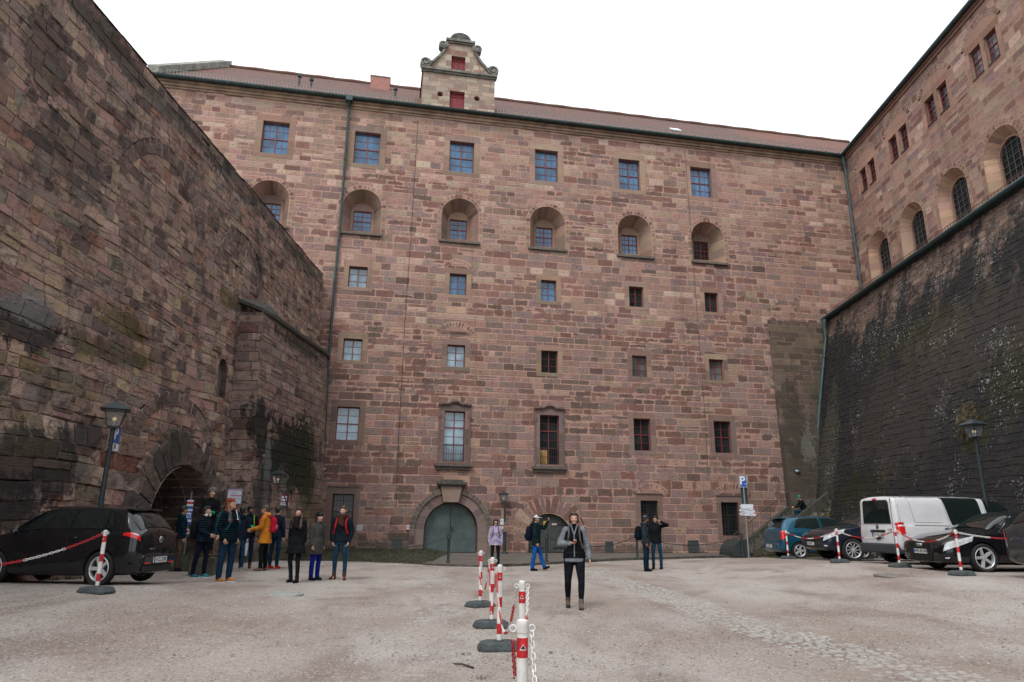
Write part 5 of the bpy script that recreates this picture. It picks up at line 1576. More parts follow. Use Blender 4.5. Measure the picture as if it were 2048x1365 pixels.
for i in range(9000):
    x = rl.uniform(-9.3, x_split + 0.2); f = rl.random() ** 1.3
    y0 = kerb_y(x); y = y0 + (back(x)[1] - y0) * f; z = bank_z(x, y, f)
    h = rl.uniform(0.03, 0.10); w = 0.012; t = rl.uniform(0, PI); dx, dy = math.cos(t) * w, math.sin(t) * w
    bl.face([(x - dx, y - dy, z), (x + dx, y + dy, z), (x + rl.uniform(-0.05, 0.05), y + rl.uniform(-0.05, 0.05), z + h)])
tag(bl.build('grass', plain('short_grass', (0.045, 0.048, 0.022), 0.8, var=0.4, scale=2)), 'short dull grass growing on the turf bank', 'grass', kind='stuff')

# ---------------------------------------------------------------- setts laid bare in the gravel, loose stones, twig
def cobble_path(px, width, keep, size, rng, mb):
    pts = [Vector(gp(*p)) for p in px]
    for A, B in zip(pts[:-1], pts[1:]):
        d = (B - A); L = Vector((d.x, d.y, 0)).length; d = Vector((d.x, d.y, 0)) / L; n = Vector((-d.y, d.x, 0))
        s = 0.0
        while s < L:
            sz = rng.uniform(*size)
            w = -width / 2
            while w < width / 2:
                sw = sz * rng.uniform(0.8, 1.5)
                if rng.random() < keep * (0.55 + 0.45 * math.cos(w / width * 2.6)) + 0.15 * math.sin(s * 1.7 + w * 4):
                    c = A + d * (s + rng.uniform(-0.03, 0.03)) + n * (w + sw / 2 + rng.uniform(-0.02, 0.02))
                    z = G(c.x, c.y)
                    k = rng.randint(5, 7); a0 = rng.uniform(0, 6)
                    e = 0.47
                    top, bot, mid = [], [], []
                    for i in range(k):
                        t = a0 + 2 * PI * i / k; rr = 1 + rng.uniform(-0.15, 0.15)
                        off = d * (math.cos(t) * sz * e * rr) + n * (math.sin(t) * sw * e * rr)
                        bot.append(c + off + Vector((0, 0, z - 0.02 - c.z))); mid.append(c + off * 0.96 + Vector((0, 0, z + 0.004 - c.z))); top.append(c + off * 0.74 + Vector((0, 0, z + 0.013 - c.z + rng.uniform(-0.004, 0.003))))
                    mb.face(top)
                    for i in range(k):
                        j = (i + 1) % k
                        mb.face([bot[i], bot[j], mid[j], mid[i]]); mb.face([mid[i], mid[j], top[j], top[i]])
                w += sw * 1.08
            s += sz * 1.1
cb = MB()
rc = random.Random(6)
cobble_path([(1180, 1142), (1225, 1160), (1290, 1180), (1360, 1205), (1450, 1240), (1560, 1272), (1680, 1305), (1790, 1335), (1900, 1372), (2010, 1410)], 1.0, 0.88, (0.07, 0.14), rc, cb)
cobble_path([(868, 1140), (885, 1180), (900, 1230)], 0.7, 0.2, (0.08, 0.14), rc, cb)
cobble_path([(862, 1215), (868, 1290), (850, 1362)], 0.8, 0.10, (0.07, 0.13), rc, cb)
mt = NT('pale_limestone_setts'); v_ = mt.noise(7, 4, 0.65, mt.pos()); v3 = mt.noise(1.2, 3, 0.6, mt.pos())
mt.base(mt.mix(mt.ramp(v_, 0.35, 0.7), mt.mix(v3, (0.22, 0.19, 0.17), (0.31, 0.285, 0.265)), (0.365, 0.35, 0.335))); mt.rough(0.85); mt.bump(v_, 0.5, 0.01)
tag(cb.build('cobbles', mt.mat, weld=True), 'band of pale worn setts showing through the gravel', 'cobbles', kind='stuff')
pb = MB()
rp = random.Random(9)
for i in range(26000):
    y = 3.2 + 10.5 * rp.random() ** 1.5
    x = rp.uniform(-0.8, 0.8) * y
    r = rp.uniform(0.004, 0.011) * (1 + 0.4 * (y > 8))
    z = G(x, y)
    a = rp.uniform(0, 3)
    p = [(x + r * 1.3 * math.cos(a + k * PI / 2) * rp.uniform(0.7, 1.2), y + r * math.sin(a + k * PI / 2) * rp.uniform(0.7, 1.2), z + r * 0.15) for k in range(4)]
    t = (x, y, z + r * rp.uniform(0.5, 0.9)); mi = rp.choice((0, 0, 1, 2))
    for k in range(4): pb.face([p[k], p[(k + 1) % 4], t], mi)
tag(pb.build('loose_gravel', [plain('grey_chippings', (0.27, 0.25, 0.235), 0.9), plain('pale_chippings', (0.42, 0.40, 0.38), 0.9), plain('brown_chippings', (0.14, 0.11, 0.095), 0.9)]), 'loose stone chippings scattered over the near yard', 'gravel', kind='stuff')
t = MB(); a = Vector(gp(909, 1330)); c = Vector(gp(947, 1338))
t.tube([a + Vector((0, 0, .01)), a.lerp(c, 0.4) + Vector((0, 0.02, 0.02)), c + Vector((0, 0, 0.01))], 0.008, 5, r1=0.011); t.tube([a.lerp(c, 0.7) + Vector((0, 0, .015)), a.lerp(c, 0.75) + Vector((0.0, 0.06, 0.03))], 0.005, 4)
tag(t.build('twig', plain('dark_bark', (0.04, 0.03, 0.025), 0.9)), 'dark twig lying on the gravel beside the bollard row', 'twig')
for (px, py, r, lab, c_) in ((560, 1188, 0.36, 'round pale manhole cover set in the gravel in front of the group', (0.30, 0.31, 0.30)), (1795, 1151, 0.42, 'round dusty manhole cover beside the parked van', (0.19, 0.165, 0.15))):
    p = gp(px, py)
    t = MB(); t.lathe([(r + 0.09, -0.02), (r + 0.08, 0.008), (r + 0.01, 0.010)], 28, cap=False); t.lathe([(r, 0.004), (r - 0.01, 0.013), (0.02, 0.014)], 28, cap=True)
    for k in range(6): t.box(-0.02, 0.02, r * 0.3, r * 0.75, 0.0145, 0.017, M=Matrix.Rotation(k * PI / 3, 4, 'Z'))
    o = t.build('manhole_cover', plain('manhole_%d' % px, c_, 0.7, var=0.2)); o.location = p; tag(o, lab, 'manhole cover')
for (px, py, n_, lab) in ((930, 1310, 60, 'tuft of grass in the gravel near the bollard bases'), (968, 1358, 50, 'tuft of grass at the bottom edge beside the nearest bollard')):
    p = gp(px, py); t = MB()
    for i in range(n_):
        x, y = rp.gauss(0, 0.05), rp.gauss(0, 0.05); h = rp.uniform(0.01, 0.04); a = rp.uniform(0, 3)
        t.face([(x - 0.003 * math.cos(a), y - 0.003 * math.sin(a), 0), (x + 0.003 * math.cos(a), y + 0.003 * math.sin(a), 0), (x + rp.uniform(-0.02, 0.02), y + rp.uniform(-0.02, 0.02), h)])
    o = t.build('grass_tuft', plain('tuft_%d' % px, (0.09, 0.10, 0.05), 0.9)); o.location = p; tag(o, lab, 'grass tuft')

wd = MB()      # weeds at the foot of the walls, fallen leaves
for i in range(2600):
    q = rp.random()
    if q < 0.45:
        yy = rp.uniform(9, 23.4); xx = -10.404 + 0.0322 * yy + 0.14 + abs(rp.gauss(0, 0.07))
        if abs(yy - PC) < 1.9: continue
    elif q < 0.6:
        uu = rp.uniform(0, LB); pq = bast_pt(uu, 0, -0.05 - abs(rp.gauss(0, 0.06))); xx, yy = pq.x, pq.y
    else:
        yy = rp.uniform(14, 37); xx = 14.91 + 0.0322 * yy - 0.06 - abs(rp.gauss(0, 0.09))
    if vnoise(yy * 1.3, xx, 5) < 0.45: continue
    z = G(xx, yy); h = rp.uniform(0.03, 0.16); a = rp.uniform(0, PI)
    dx, dy = 0.012 * math.cos(a), 0.012 * math.sin(a)
    wd.face([(xx - dx, yy - dy, z), (xx + dx, yy + dy, z), (xx + rp.uniform(-0.07, 0.07), yy + rp.uniform(-0.07, 0.07), z + h)])
tag(wd.build('weeds', plain('wall_foot_weeds', (0.05, 0.055, 0.025), 0.9, var=0.4, scale=2)), 'sparse weeds growing along the feet of the walls', 'weeds', kind='stuff')
lf_ = MB()
for i in range(150):
    yy = rp.uniform(4, 26); xx = rp.uniform(-0.6, 0.6) * yy; z = G(xx, yy) + 0.012; r = rp.uniform(0.015, 0.035); a = rp.uniform(0, 6)
    lf_.face([(xx + r * math.cos(a + t) * k, yy + r * math.sin(a + t) * k, z + rp.uniform(0, 0.015)) for t, k in ((0, 1.3), (1.3, 0.6), (PI, 1.2), (4.9, 0.6))], rp.choice((0, 0, 1)))
tag(lf_.build('fallen_leaves', [plain('brown_leaf', (0.12, 0.05, 0.03), 0.8), plain('ochre_leaf', (0.20, 0.12, 0.05), 0.8)]), 'small fallen leaves scattered over the gravel', 'leaves', kind='stuff')

# ---------------------------------------------------------------- outdoor staircase in the corner
stair = empty('staircase', FAC.P(14.5, 0, -1))
tag(stair, 'mossy stone staircase with handrails climbing along the castle wall to the right corner', 'staircase')
S = Stones(FAC)
rst = random.Random(77)
smp = [((0.12, 0.11, 0.085), 3), ((0.09, 0.085, 0.07), 2), ((0.17, 0.14, 0.09), 1.3), ((0.2, 0.18, 0.14), 1)]
su0, su1, sz1, n = 12.2, 16.4, 2.9, 17
dA, dB = -0.35, -2.35       # back and front of the flight, in front of the wall
st = MB()
for k in range(n):
    a, b_ = su0 + (su1 - su0) * k / n, su0 + (su1 - su0) * (k + 1) / n
    z = sz1 * (k + 1) / n
    st.fbox(FAC, a, b_, -0.2, z, dB + 0.22, dA - 0.001)
st.fbox(FAC, su1, 19.0, -0.2, sz1, dB + 0.22, dA)
adopt(st.build('steps', plain('worn_step_stone', (0.10, 0.095, 0.08), 0.9, var=0.35, scale=3, bump=0.4)), stair)
for (d0, d1) in ((dA + 0.30, dA), (dB + 0.22, dB)):      # stringers
    t = MB(); s = sz1 / (su1 - su0)
    lo, hi = 0.05, 0.42
    t.hexa([FAC.P(su0 - 0.35, -0.1, d1), FAC.P(su1, sz1 - 0.35, d1), FAC.P(su1, sz1 - 0.35, d0), FAC.P(su0 - 0.35, -0.1, d0), FAC.P(su0 - 0.35, 0.18, d1), FAC.P(su1, sz1 + 0.30, d1), FAC.P(su1, sz1 + 0.30, d0), FAC.P(su0 - 0.35, 0.18, d0)])
    adopt(t.build('stringer', plain('mossy_stringer_stone', (0.048, 0.045, 0.034), 0.9, var=0.4, scale=4, bump=0.5)), stair)
courses(S, [(su0 - 0.2, -0.2), (19.0, -0.2), (19.0, sz1 + 0.35), (su1, sz1 - 0.1), (su0 - 0.2, 0.0)], [], rst, h=(0.28, 0.45), w=(0.5, 1.1), pal=smp, depth=0.05, chamfer=0.02, side=True, mapf=lambda u, v, d: FAC.P(u, v, dB + 0.03 + d))
M['stairstone'] = masonry('mossy_stair_stone', mortar=(0.07, 0.065, 0.05), joint=0.02, smear=0.1, blobs=[(tuple(FAC.P(14, 0.4, dB)), (3, 3, 0.9), (0.04, 0.045, 0.022), 0.8), (tuple(FAC.P(17.5, 2.0, dB)), (1.5, 3, 0.6), (0.14, 0.11, 0.03), 0.5)], bump=0.9, speck=(0.4, 0.4, 0.38))
adopt(S.build('side_wall', M['stairstone']), stair)
for d, lo_ in ((dA + 0.1, 0), (dB + 0.1, 0)):
    t = MB(); s = sz1 / (su1 - su0)
    P0, P1 = FAC.P(su0 - 0.2, 1.0, d), FAC.P(su1 + 0.1, sz1 + 1.15, d)
    t.tube([P0, P1], 0.02, 6)
    if d < -1: t.tube([P1, FAC.P(18.0, sz1 + 1.15, d)], 0.015, 6)
    for k in range(5):
        f = k / 4; u = su0 - 0.2 + (su1 + 0.3 - su0) * f; z = 1.0 + (sz1 + 0.15) * f
        t.tube([FAC.P(u, z, d), FAC.P(u, z - 0.85, d)], 0.015, 5)
    adopt(t.build('handrail', M['iron']), stair)
# dark hooded things by the stairs: cellar opening hoods
t = MB()
u0, z0 = 14.2, 1.7
for k in range(8):
    a, b_ = PI * k / 8, PI * (k + 1) / 8
    u, z = FAC.hit(1563, 1040)
for (u, z, r, lab) in ((FAC.hit(1484, 1105, -2.2)[0], 0.0, 0.72, 'rounded dark tarpaulin-like hood beside the foot of the stairs'),):
    t = MB()
    pts = [(r * math.cos(PI * k / 14), 1.12 * r * math.sin(PI * k / 14)) for k in range(15)]
    pts = [p for p in pts if p[0] <= 0.35 * r]
    pts.append((-r, 0)); pts.insert(0, (0.35 * r, 0))
    f0 = [FAC.P(u + p[0], p[1], -2.6) for p in pts]; f1 = [FAC.P(u + p[0], p[1], -1.2) for p in pts]
    t.face(f0); t.face(f1[::-1])
    for i in range(len(pts)): t.face([f0[i], f1[i], f1[(i + 1) % len(pts)], f0[(i + 1) % len(pts)]])
    tag(t.build('hood', plain('dark_sheet_metal', (0.028, 0.034, 0.036), 0.6)), 'rounded dark metal hood at the foot of the staircase', 'hood')
# ---------------------------------------------------------------- bollards and chains
STR = 0.98
def stripes(z):
    """red or white at height z of a post"""
    return 1 if (0.80 <= z <= 0.90 or 0.49 <= z <= 0.61 or 0.18 <= z <= 0.30) else 0
M['base_grey'] = plain('weathered_rubber_base', (0.052, 0.062, 0.066), 0.85, var=0.35, scale=12, bump=0.3)
def bollard_mesh():
    r = 0.031
    p = MB()
    zs = [0.06, 0.18, 0.30, 0.49, 0.61, 0.80, 0.90, 0.975]
    for k, (a, b) in enumerate(zip(zs[:-1], zs[1:])):
        p.lathe([(r, a), (r, b)], 16, mi=k % 2, cap=False)
    p.lathe([(r, 0.972), (r + 0.002, 0.974), (r, 0.985), (r * 0.6, 0.992), (0.002, 0.994)], 16, mi=0)
    p.lathe([(0.034, 0.925), (0.034, 0.974)], 16, mi=0)
    rings = MB()
    for sg in (-1, 1):
        pts = [(sg * (r + 0.021 + 0.017 * math.cos(2 * PI * k / 14)), 0, 0.945 + 0.017 * math.sin(2 * PI * k / 14)) for k in range(14)]
        rings.tube(pts, 0.0055, 6, closed=True)
    base = MB()
    o = [(-0.26, -0.13), (-0.20, -0.19), (0.20, -0.19), (0.26, -0.13), (0.26, 0.13), (0.20, 0.19), (-0.20, 0.19), (-0.26, 0.13)]
    lv = [(1.0, 0.0), (1.0, 0.03), (0.86, 0.085), (0.70, 0.10)]
    vs = [(x * s, y * s, z) for s, z in lv for x, y in o]
    fs = [tuple(range(7, -1, -1)), tuple(range(24, 32))]
    for k in range(3):
        for i in range(8): fs.append((k * 8 + i, k * 8 + (i + 1) % 8, (k + 1) * 8 + (i + 1) % 8, (k + 1) * 8 + i))
    base.add(vs, fs)
    base.lathe([(0.06, 0.10), (0.055, 0.112), (0.036, 0.113)], 16)
    tri = MB()
    cy = Matrix.Identity(4)
    for w, h, off, mi in ((0.020, 0.032, 0.0012, 0), (0.0135, 0.021, 0.002, 1)):
        zc = 0.855
        pts = [(-w, zc - h / 2), (w, zc - h / 2), (0, zc + h / 2)]
        sub = []
        for k in range(5):
            x = -w + 2 * w * k / 4
            sub.append((x, zc - h / 2))
        sub += [(w * 0.5, zc), (0, zc + h / 2), (-w * 0.5, zc)]
        tri.face([((r + off) * math.sin(x / r), -(r + off) * math.cos(x / r), z) for x, z in sub], mi)
    return p, rings, base, tri
pm, rm, bm_, tm = bollard_mesh()
def bollard(px, py, rz, label, group, tri=True):
    loc = gp(px, py)
    o = empty('barrier_post', loc, rz)
    tag(o, label, 'barrier post', group)
    if bollard.first is None:
        a = pm.build('post', [M['white'], M['red']], o, weld=True, auto=40)
        b = rm.build('chain_eyes', M['white'], o, smooth=True)
        c = bm_.build('base', M['base_grey'], o, weld=True)
        d = tm.build('warning_sticker', [M['signwhite'], M['signblack']], o)
        bollard.first = [a, b, c, d]
    else:
        for s in bollard.first[:4 if tri else 3]:
            c = s.copy(); COL.objects.link(c); c.parent = o
    return o
bollard.first = None
GR = 'red and white barrier posts in the middle row'
GL = 'red and white barrier posts along the parked cars'
def near_px():
    Z = ray(1045, 1238)[1]; Y = (0.994 - CAM_H) / Z
    X, _ = ray(1045, 1238)
    return X * Y, Y
posts = [bollard(1046, 1549, 0.12, 'nearest red and white post, cut off by the bottom edge of the photo', GR),
         bollard(1043, 1401, -0.06, 'second post from the front, half hidden behind the nearest one', GR),
         bollard(998, 1300, 0.1, 'third post from the front with its whole dark base showing', GR),
         bollard(983, 1255, 0.25, 'fourth post from the front, leaning chain on both sides, base partly hidden', GR),
         bollard(960, 1214, 0.6, 'farthest and leftmost post of the middle row', GR)]
_x, _y = near_px(); posts[0].location = (_x, _y, G(_x, _y))
side = [bollard(1577, 1118, 0.3, 'post in front of the small blue hatchback', GL), bollard(1680, 1126, 0.2, 'post in front of the dark blue off-roader', GL),
        bollard(1800, 1135, 0.15, 'post in front of the white van, base edge greenish', GL), bollard(1924, 1151, 0.25, 'post in front of the headlight of the black saloon', GL)]
lpost = bollard(192, 1186, -0.2, 'post in front of the rear wheel of the black hatchback on the left', GL)

def chain(A, B, sag, label, group=None, run=9, link_l=0.042, start=0, scale=1.0):
    A, B = Vector(A), Vector(B)
    n = 400
    pts = []
    for k in range(n + 1):
        t = k / n
        p = A.lerp(B, t); p.z -= sag * 4 * t * (1 - t) * (1 + 0.0)
        pts.append(p)
    L = [0]
    for a, b in zip(pts[:-1], pts[1:]): L.append(L[-1] + (b - a).length)
    pitch = link_l * 0.74 * scale
    cnt = max(3, int(L[-1] / pitch))
    mb = MB()
    j = 0
    hl, hw, rr = link_l * 0.5 * scale, link_l * 0.27 * scale, link_l * 0.085 * scale
    for i in range(cnt):
        s = (i + 0.5) * L[-1] / cnt
        while j < n - 1 and L[j + 1] < s: j += 1
        p = pts[j].lerp(pts[j + 1], (s - L[j]) / max(1e-9, L[j + 1] - L[j]))
        d = (pts[j + 1] - pts[j]).normalized()
        q = d.to_track_quat('X', 'Z').to_matrix().to_4x4()
        q = q @ Matrix.Rotation((PI / 2 if i % 2 else 0) + random.Random(i).uniform(-0.25, 0.25) + 0.6, 4, 'X')
        T = Matrix.Translation(p) @ q
        loop = []
        for k in range(10):
            t = 2 * PI * k / 10
            c, s_ = math.cos(t), math.sin(t)
            loop.append(T @ Vector(((hl - hw) * (1 if c > 0 else -1) + hw * c, hw * s_, 0)))
        mb.tube(loop, rr, 5, mi=(0 if ((i + start) // run) % 2 == 0 else 1), closed=True)
    o = mb.build('plastic_chain', [M['white'], M['red']], None, smooth=True)
    return tag(o, label, 'chain', group)
def eye(post, sg):
    return post.matrix_world @ Vector((sg * 0.052, 0, 0.93)) if False else Matrix.Translation(post.location) @ Matrix.Rotation(post.rotation_euler.z, 4, 'Z') @ Vector((sg * 0.052, 0, 0.93))
GC = 'red and white plastic chains of the middle row'
chain(eye(posts[0], 1), Vector(eye(posts[0], 1)) + Vector((0.10, -1.7, 0.0)), 0.62, 'white chain hanging from the right eye of the nearest post', GC, run=22, start=0)
chain(eye(posts[0], -1) + Vector((0, 0.02, -0.05)), eye(posts[1], 1), 0.62, 'red chain hanging between the two nearest posts', GC, run=12, start=12)
chain(eye(posts[1], -1) + Vector((0, 0, 0)), eye(posts[2], -1), 0.55, 'chain sagging from the second to the third post of the middle row', GC, run=11, start=2)
chain(eye(posts[2], -1), eye(posts[3], -1), 0.62, 'chain sagging between the third and fourth post of the middle row', GC, run=10, start=10)
chain(eye(posts[3], -1), eye(posts[4], -1), 0.55, 'chain hanging to the farthest post of the middle row', GC, run=10, start=11)
GS = 'plastic chains along the parked cars'
def wp(px, py, Y):
    X, Z = ray(px, py); return Vector((X * Y, Y, CAM_H + Z * Y))
for a, b, s, lb, st in ((0, 1, 0.16, 'chain hanging in front of the small blue hatchback', 9), (1, 2, 0.14, 'chain hanging in front of the dark off-roader', 0), (2, 3, 0.17, 'chain hanging between van post and saloon post', 9)):
    chain(eye(side[a], 1 if side[a].location.y > 0 else -1), eye(side[b], -1), s * 1.4, lb, GS, run=14, start=st, link_l=0.06)
chain(eye(side[3], 1), wp(2060, 1078, 15.2), 0.05, 'chain running right from the post by the black saloon', GS, run=14, start=0, link_l=0.06)
chain(eye(lpost, -1), wp(-90, 1138, 10.3), 0.12, 'chain sagging left across the side of the black hatchback', GS, run=13, start=13, link_l=0.06)

# dark iron posts with iron chains along the sett strip
def iron_post(px, py, z, label):
    X, Z = ray(px, py); Y = (z - CAM_H) / Z
    o = empty('iron_bollard', (X * Y, Y, z)); tag(o, label, 'bollard', 'dark iron chain posts along the castle')
    if iron_post.first is None:
        t = MB(); t.lathe([(0.07, 0), (0.065, 0.06), (0.052, 0.09), (0.05, 0.86), (0.062, 0.88), (0.062, 0.92), (0.05, 0.94), (0.05, 1.02), (0.058, 1.03), (0.058, 1.05), (0.03, 1.07), (0.035, 1.09), (0.01, 1.11)], 12)
        a = t.build('shaft', M['lamp_iron'], o, smooth=False, auto=35)
        t = MB(); t.box(-0.1, 0.1, -0.018, 0.018, 0.93, 0.98); b = t.build('lugs', M['iron'], o)
        iron_post.first = [a, b]
    else:
        for s in iron_post.first: c = s.copy(); COL.objects.link(c); c.parent = o
    return o
iron_post.first = None
ip = [iron_post(696, 1122, 0.06, 'dark iron post behind the man with the red rucksack'), iron_post(896, 1127, 0.03, 'dark iron post in front of the big studded door'), iron_post(1093, 1124, 0.03, 'dark iron post in front of the small plank door'),
      iron_post(1275, 1116, 0.03, 'dark iron post hidden behind the two bearded men'), iron_post(1486, 1113, 0.03, 'dark iron post left of the parking sign')]
def iron_chain(A, B, sag, label):
    mb = MB(); A, B = Vector(A), Vector(B); n = 60; L = (B - A).length
    cnt = int(L / 0.075)
    for i in range(cnt):
        t = (i + 0.5) / cnt
        f = lambda t_: A.lerp(B, t_) - Vector((0, 0, sag * 4 * t_ * (1 - t_)))
        p = f(t); d = (f(t + 0.01) - f(t - 0.01)).normalized()
        T = Matrix.Translation(p) @ d.to_track_quat('X', 'Z').to_matrix().to_4x4() @ Matrix.Rotation(PI / 2 * (i % 2) + 0.5, 4, 'X')
        mb.tube([T @ Vector((0.045 * math.cos(2 * PI * k / 8), 0.024 * math.sin(2 * PI * k / 8), 0)) for k in range(8)], 0.009, 4, closed=True)
    tag(mb.build('iron_chain', M['iron'], None), label, 'chain', 'iron chains between the dark posts')
tp = lambda o: Vector(o.location) + Vector((0, 0, 0.95))
iron_chain(tp(ip[0]), tp(ip[1]), 0.42, 'iron chain sagging left of the big studded door')
iron_chain(tp(ip[2]), tp(ip[3]), 0.42, 'iron chain sagging right of the small plank door')
iron_chain(tp(ip[3]), tp(ip[4]), 0.42, 'iron chain sagging left of the parking sign')

# ---------------------------------------------------------------- lanterns
def lantern(parent, z, s=1.0):
    """four tapering panes under a flat pyramid roof; z is the bottom"""
    f = MB()
    b, t, h = 0.115 * s, 0.20 * s, 0.36 * s
    for sx, sy in ((-1, -1), (1, -1), (1, 1), (-1, 1)):
        f.tube([(sx * b, sy * b, z), (sx * t, sy * t, z + h)], 0.012 * s, 5)
    for w, zz, r in ((b, z, 0.02), (t, z + h, 0.014)):
        c = [(-w, -w, zz), (w, -w, zz), (w, w, zz), (-w, w, zz)]
        f.tube(c, r * s, 5, closed=True)
    f.box(-b, b, -b, b, z - 0.03 * s, z, 0)
    f.build('cage', M['lamp_iron'], parent)
    r = MB()
    e = 0.285 * s
    r.lathe([(e * 1.42, z + h), (e * 1.42, z + h + 0.015 * s), (0.07 * s, z + h + 0.17 * s), (0.03 * s, z + h + 0.19 * s), (0.03 * s, z + h + 0.22 * s), (0.045 * s, z + h + 0.23 * s), (0.01 * s, z + h + 0.27 * s)], 4, M=Matrix.Rotation(PI / 4, 4, 'Z'))
    r.build('lamp_roof', M['lamp_iron'], parent)
    g = MB()
    q = 0.97
    for k in range(4):
        Mx = Matrix.Rotation(PI / 2 * k, 4, 'Z')
        g.face([Mx @ Vector(p) for p in ((-b * q, -b * q, z + 0.01), (b * q, -b * q, z + 0.01), (t * q, -t * q, z + h - 0.01), (-t * q, -t * q, z + h - 0.01))])
    g.build('pane', M['pane'], parent)
    u = MB(); u.tube([(0, 0, z), (0, 0, z + 0.12 * s)], 0.02 * s, 6); u.build('lamp_holder', M['signwhite'], parent)
    u = MB(); u.ball((0, 0, z + 0.17 * s), 0.042 * s, 10, 7); u.build('bulb', M['bulb'], parent)

def street_lamp(X, Y, top, label, rz=0.2):
    z0 = G(X, Y)
    o = empty('street_lamp', (X, Y, z0), rz); tag(o, label, 'street lamp', 'street lamps')
    h = top - z0 - 0.63
    p = MB(); p.lathe([(0.085, 0), (0.08, 0.5), (0.06, 0.55), (0.055, 0.6), (0.045, h - 0.1), (0.055, h - 0.06), (0.03, h)], 12)
    p.build('pole', M['lamp_iron'], o, auto=35)
    lantern(o, h)
    return o
X, Z = ray(236, 796); Y = 14.6
lamp1 = street_lamp(X * Y, Y, CAM_H + Z * Y, 'black street lamp with parking sign behind the black hatchback', 0.5)
X, Z = ray(1943, 833); Y = 15.5
Yr = 20.5
lamp2 = street_lamp(X * Yr, Yr, CAM_H + Z * Yr, 'black street lamp in front of the dark battered wall, above the saloon', 0.2)
def lamp_sign(o, zt):
    """blue parking plate and small arrow plate strapped to the pole"""
for (nm, w, h, z, mt_) in (('parking_plate', 0.34, 0.5, 3.52, 'signblue'), ('arrow_plate', 0.34, 0.26, 3.08, 'signwhite')):
    s = MB(); s.box(0.05, 0.05 + w, -0.012, 0.0, 0, h)
X0 = lamp1.location
sg = empty('parking_sign', (X0.x + 0.02, X0.y - 0.06, 0), R(97))
XX, ZZ = ray(232, 853); ztop = CAM_H + ZZ * X0.y
XX, ZZ = ray(229, 885); zmid = CAM_H + ZZ * X0.y
XX, ZZ = ray(227, 900); zbot = CAM_H + ZZ * X0.y
tag(sg, 'narrow blue parking plate with white arrow plate strapped to the left street lamp', 'sign')
s = MB(); s.box(0.03, 0.40, -0.012, 0, zmid, ztop); s.build('plate', M['signblue'], sg)
s = MB(); s.box(0.03, 0.40, -0.012, 0, zbot, zmid - 0.01); s.build('arrow_plate', M['signwhite'], sg)
text_mesh('letter', 'P', 0.34, M['signwhite'], sg, Matrix.Translation((0.2, -0.014, (zmid + ztop) / 2 + 0.02)) @ Matrix.Rotation(PI / 2, 4, 'X'), bold=0.012)
text_mesh('arrow', '\u2197', 0.2, M['signblack'], sg, Matrix.Translation((0.2, -0.014, (zmid + zbot) / 2)) @ Matrix.Rotation(PI / 2, 4, 'X'), bold=0.004)
s = MB()
for zz in (zmid - 0.03, ztop - 0.06, zbot + 0.04): s.tube([(-0.06, 0.02, zz), (0.2, 0.01, zz)], 0.008, 5)
s.build('straps', M['steel'], sg)

# wall lanterns
def wall_lamp(P, N, label, drop):
    o = empty('wall_lamp', P, math.atan2(N[1], N[0]) + PI / 2); tag(o, label, 'wall lamp', 'wall lanterns')
    b = MB()      # bracket: the wall is at +y locally
    b.tube([(0, 0.42, -drop), (0, 0.30, -drop * 0.55), (0, 0.06, -0.12), (0, 0, -0.03)], 0.018, 6)
    b.tube([(0, 0.42, -0.12), (0, 0.0, -0.12)], 0.014, 6); b.box(-0.05, 0.05, 0.40, 0.43, -drop - 0.1, 0.0)
    b.build('bracket', M['iron'], o)
    lantern(o, 0.0, 0.9)
    return o
u, v = FAC.hit(1007, 1003, -0.45)
wall_lamp(FAC.P(u, v, -0.45), FAC.N, 'black wall lantern between the studded door and the plank door', 0.9)
P = bast_pt(2.1, 3.0, -0.45)
XX, ZZ = ray(555, 968)
dxy = XX * P.y
Pn = Vector((XX * (P.y), P.y, CAM_H + ZZ * P.y))
# slide along the bastion side until the sight line meets it
best = min((abs(bast_pt(uu, 3, -0.45).x / bast_pt(uu, 3, -0.45).y - XX), uu) for uu in np.linspace(0, 6.8, 300))[1]
Pb = bast_pt(best, 3.0, -0.45); zb = CAM_H + ZZ * Pb.y
Pb = bast_pt(best, zb, -0.45)
wall_lamp(Pb, (-1, 0.078, 0), 'black wall lantern on the black-streaked bastion', 0.8)

# ---------------------------------------------------------------- signs
def wall_sign(name, F, px, w, h, parts, label, d=-0.02, facing=None):
    u, v = F.hit(px[0], px[1], d)
    P = F.P(u, v, d)
    ang = math.atan2(-F.N.y, -F.N.x) + PI / 2
    o = empty(name, P, ang); tag(o, label, 'sign')
    s = MB(); s.box(-w / 2, w / 2, -0.006, 0.012, -h / 2, h / 2); s.build('plate', parts[0], o)
    for p in parts[1:]: p(o)
    return o
def line(txt, x, z, size, mat, al='CENTER', bold=0.0, sx=1.0):
    return lambda o: text_mesh('lettering', txt, size, M[mat], o, Matrix.Translation((x, -0.008, z)) @ Matrix.Rotation(PI / 2, 4, 'X'), al, bold=bold, sx=sx)
def frame_(w, h, t, mat):
    def f(o):
        s = MB(); y0, y1 = -0.009, -0.005
        s.box(-w / 2, w / 2, y0, y1, h / 2 - t, h / 2); s.box(-w / 2, w / 2, y0, y1, -h / 2, -h / 2 + t); s.box(-w / 2, -w / 2 + t, y0, y1, -h / 2 + t, h / 2 - t); s.box(w / 2 - t, w / 2, y0, y1, -h / 2 + t, h / 2 - t)
        s.build('border', M[mat], o)
    return f
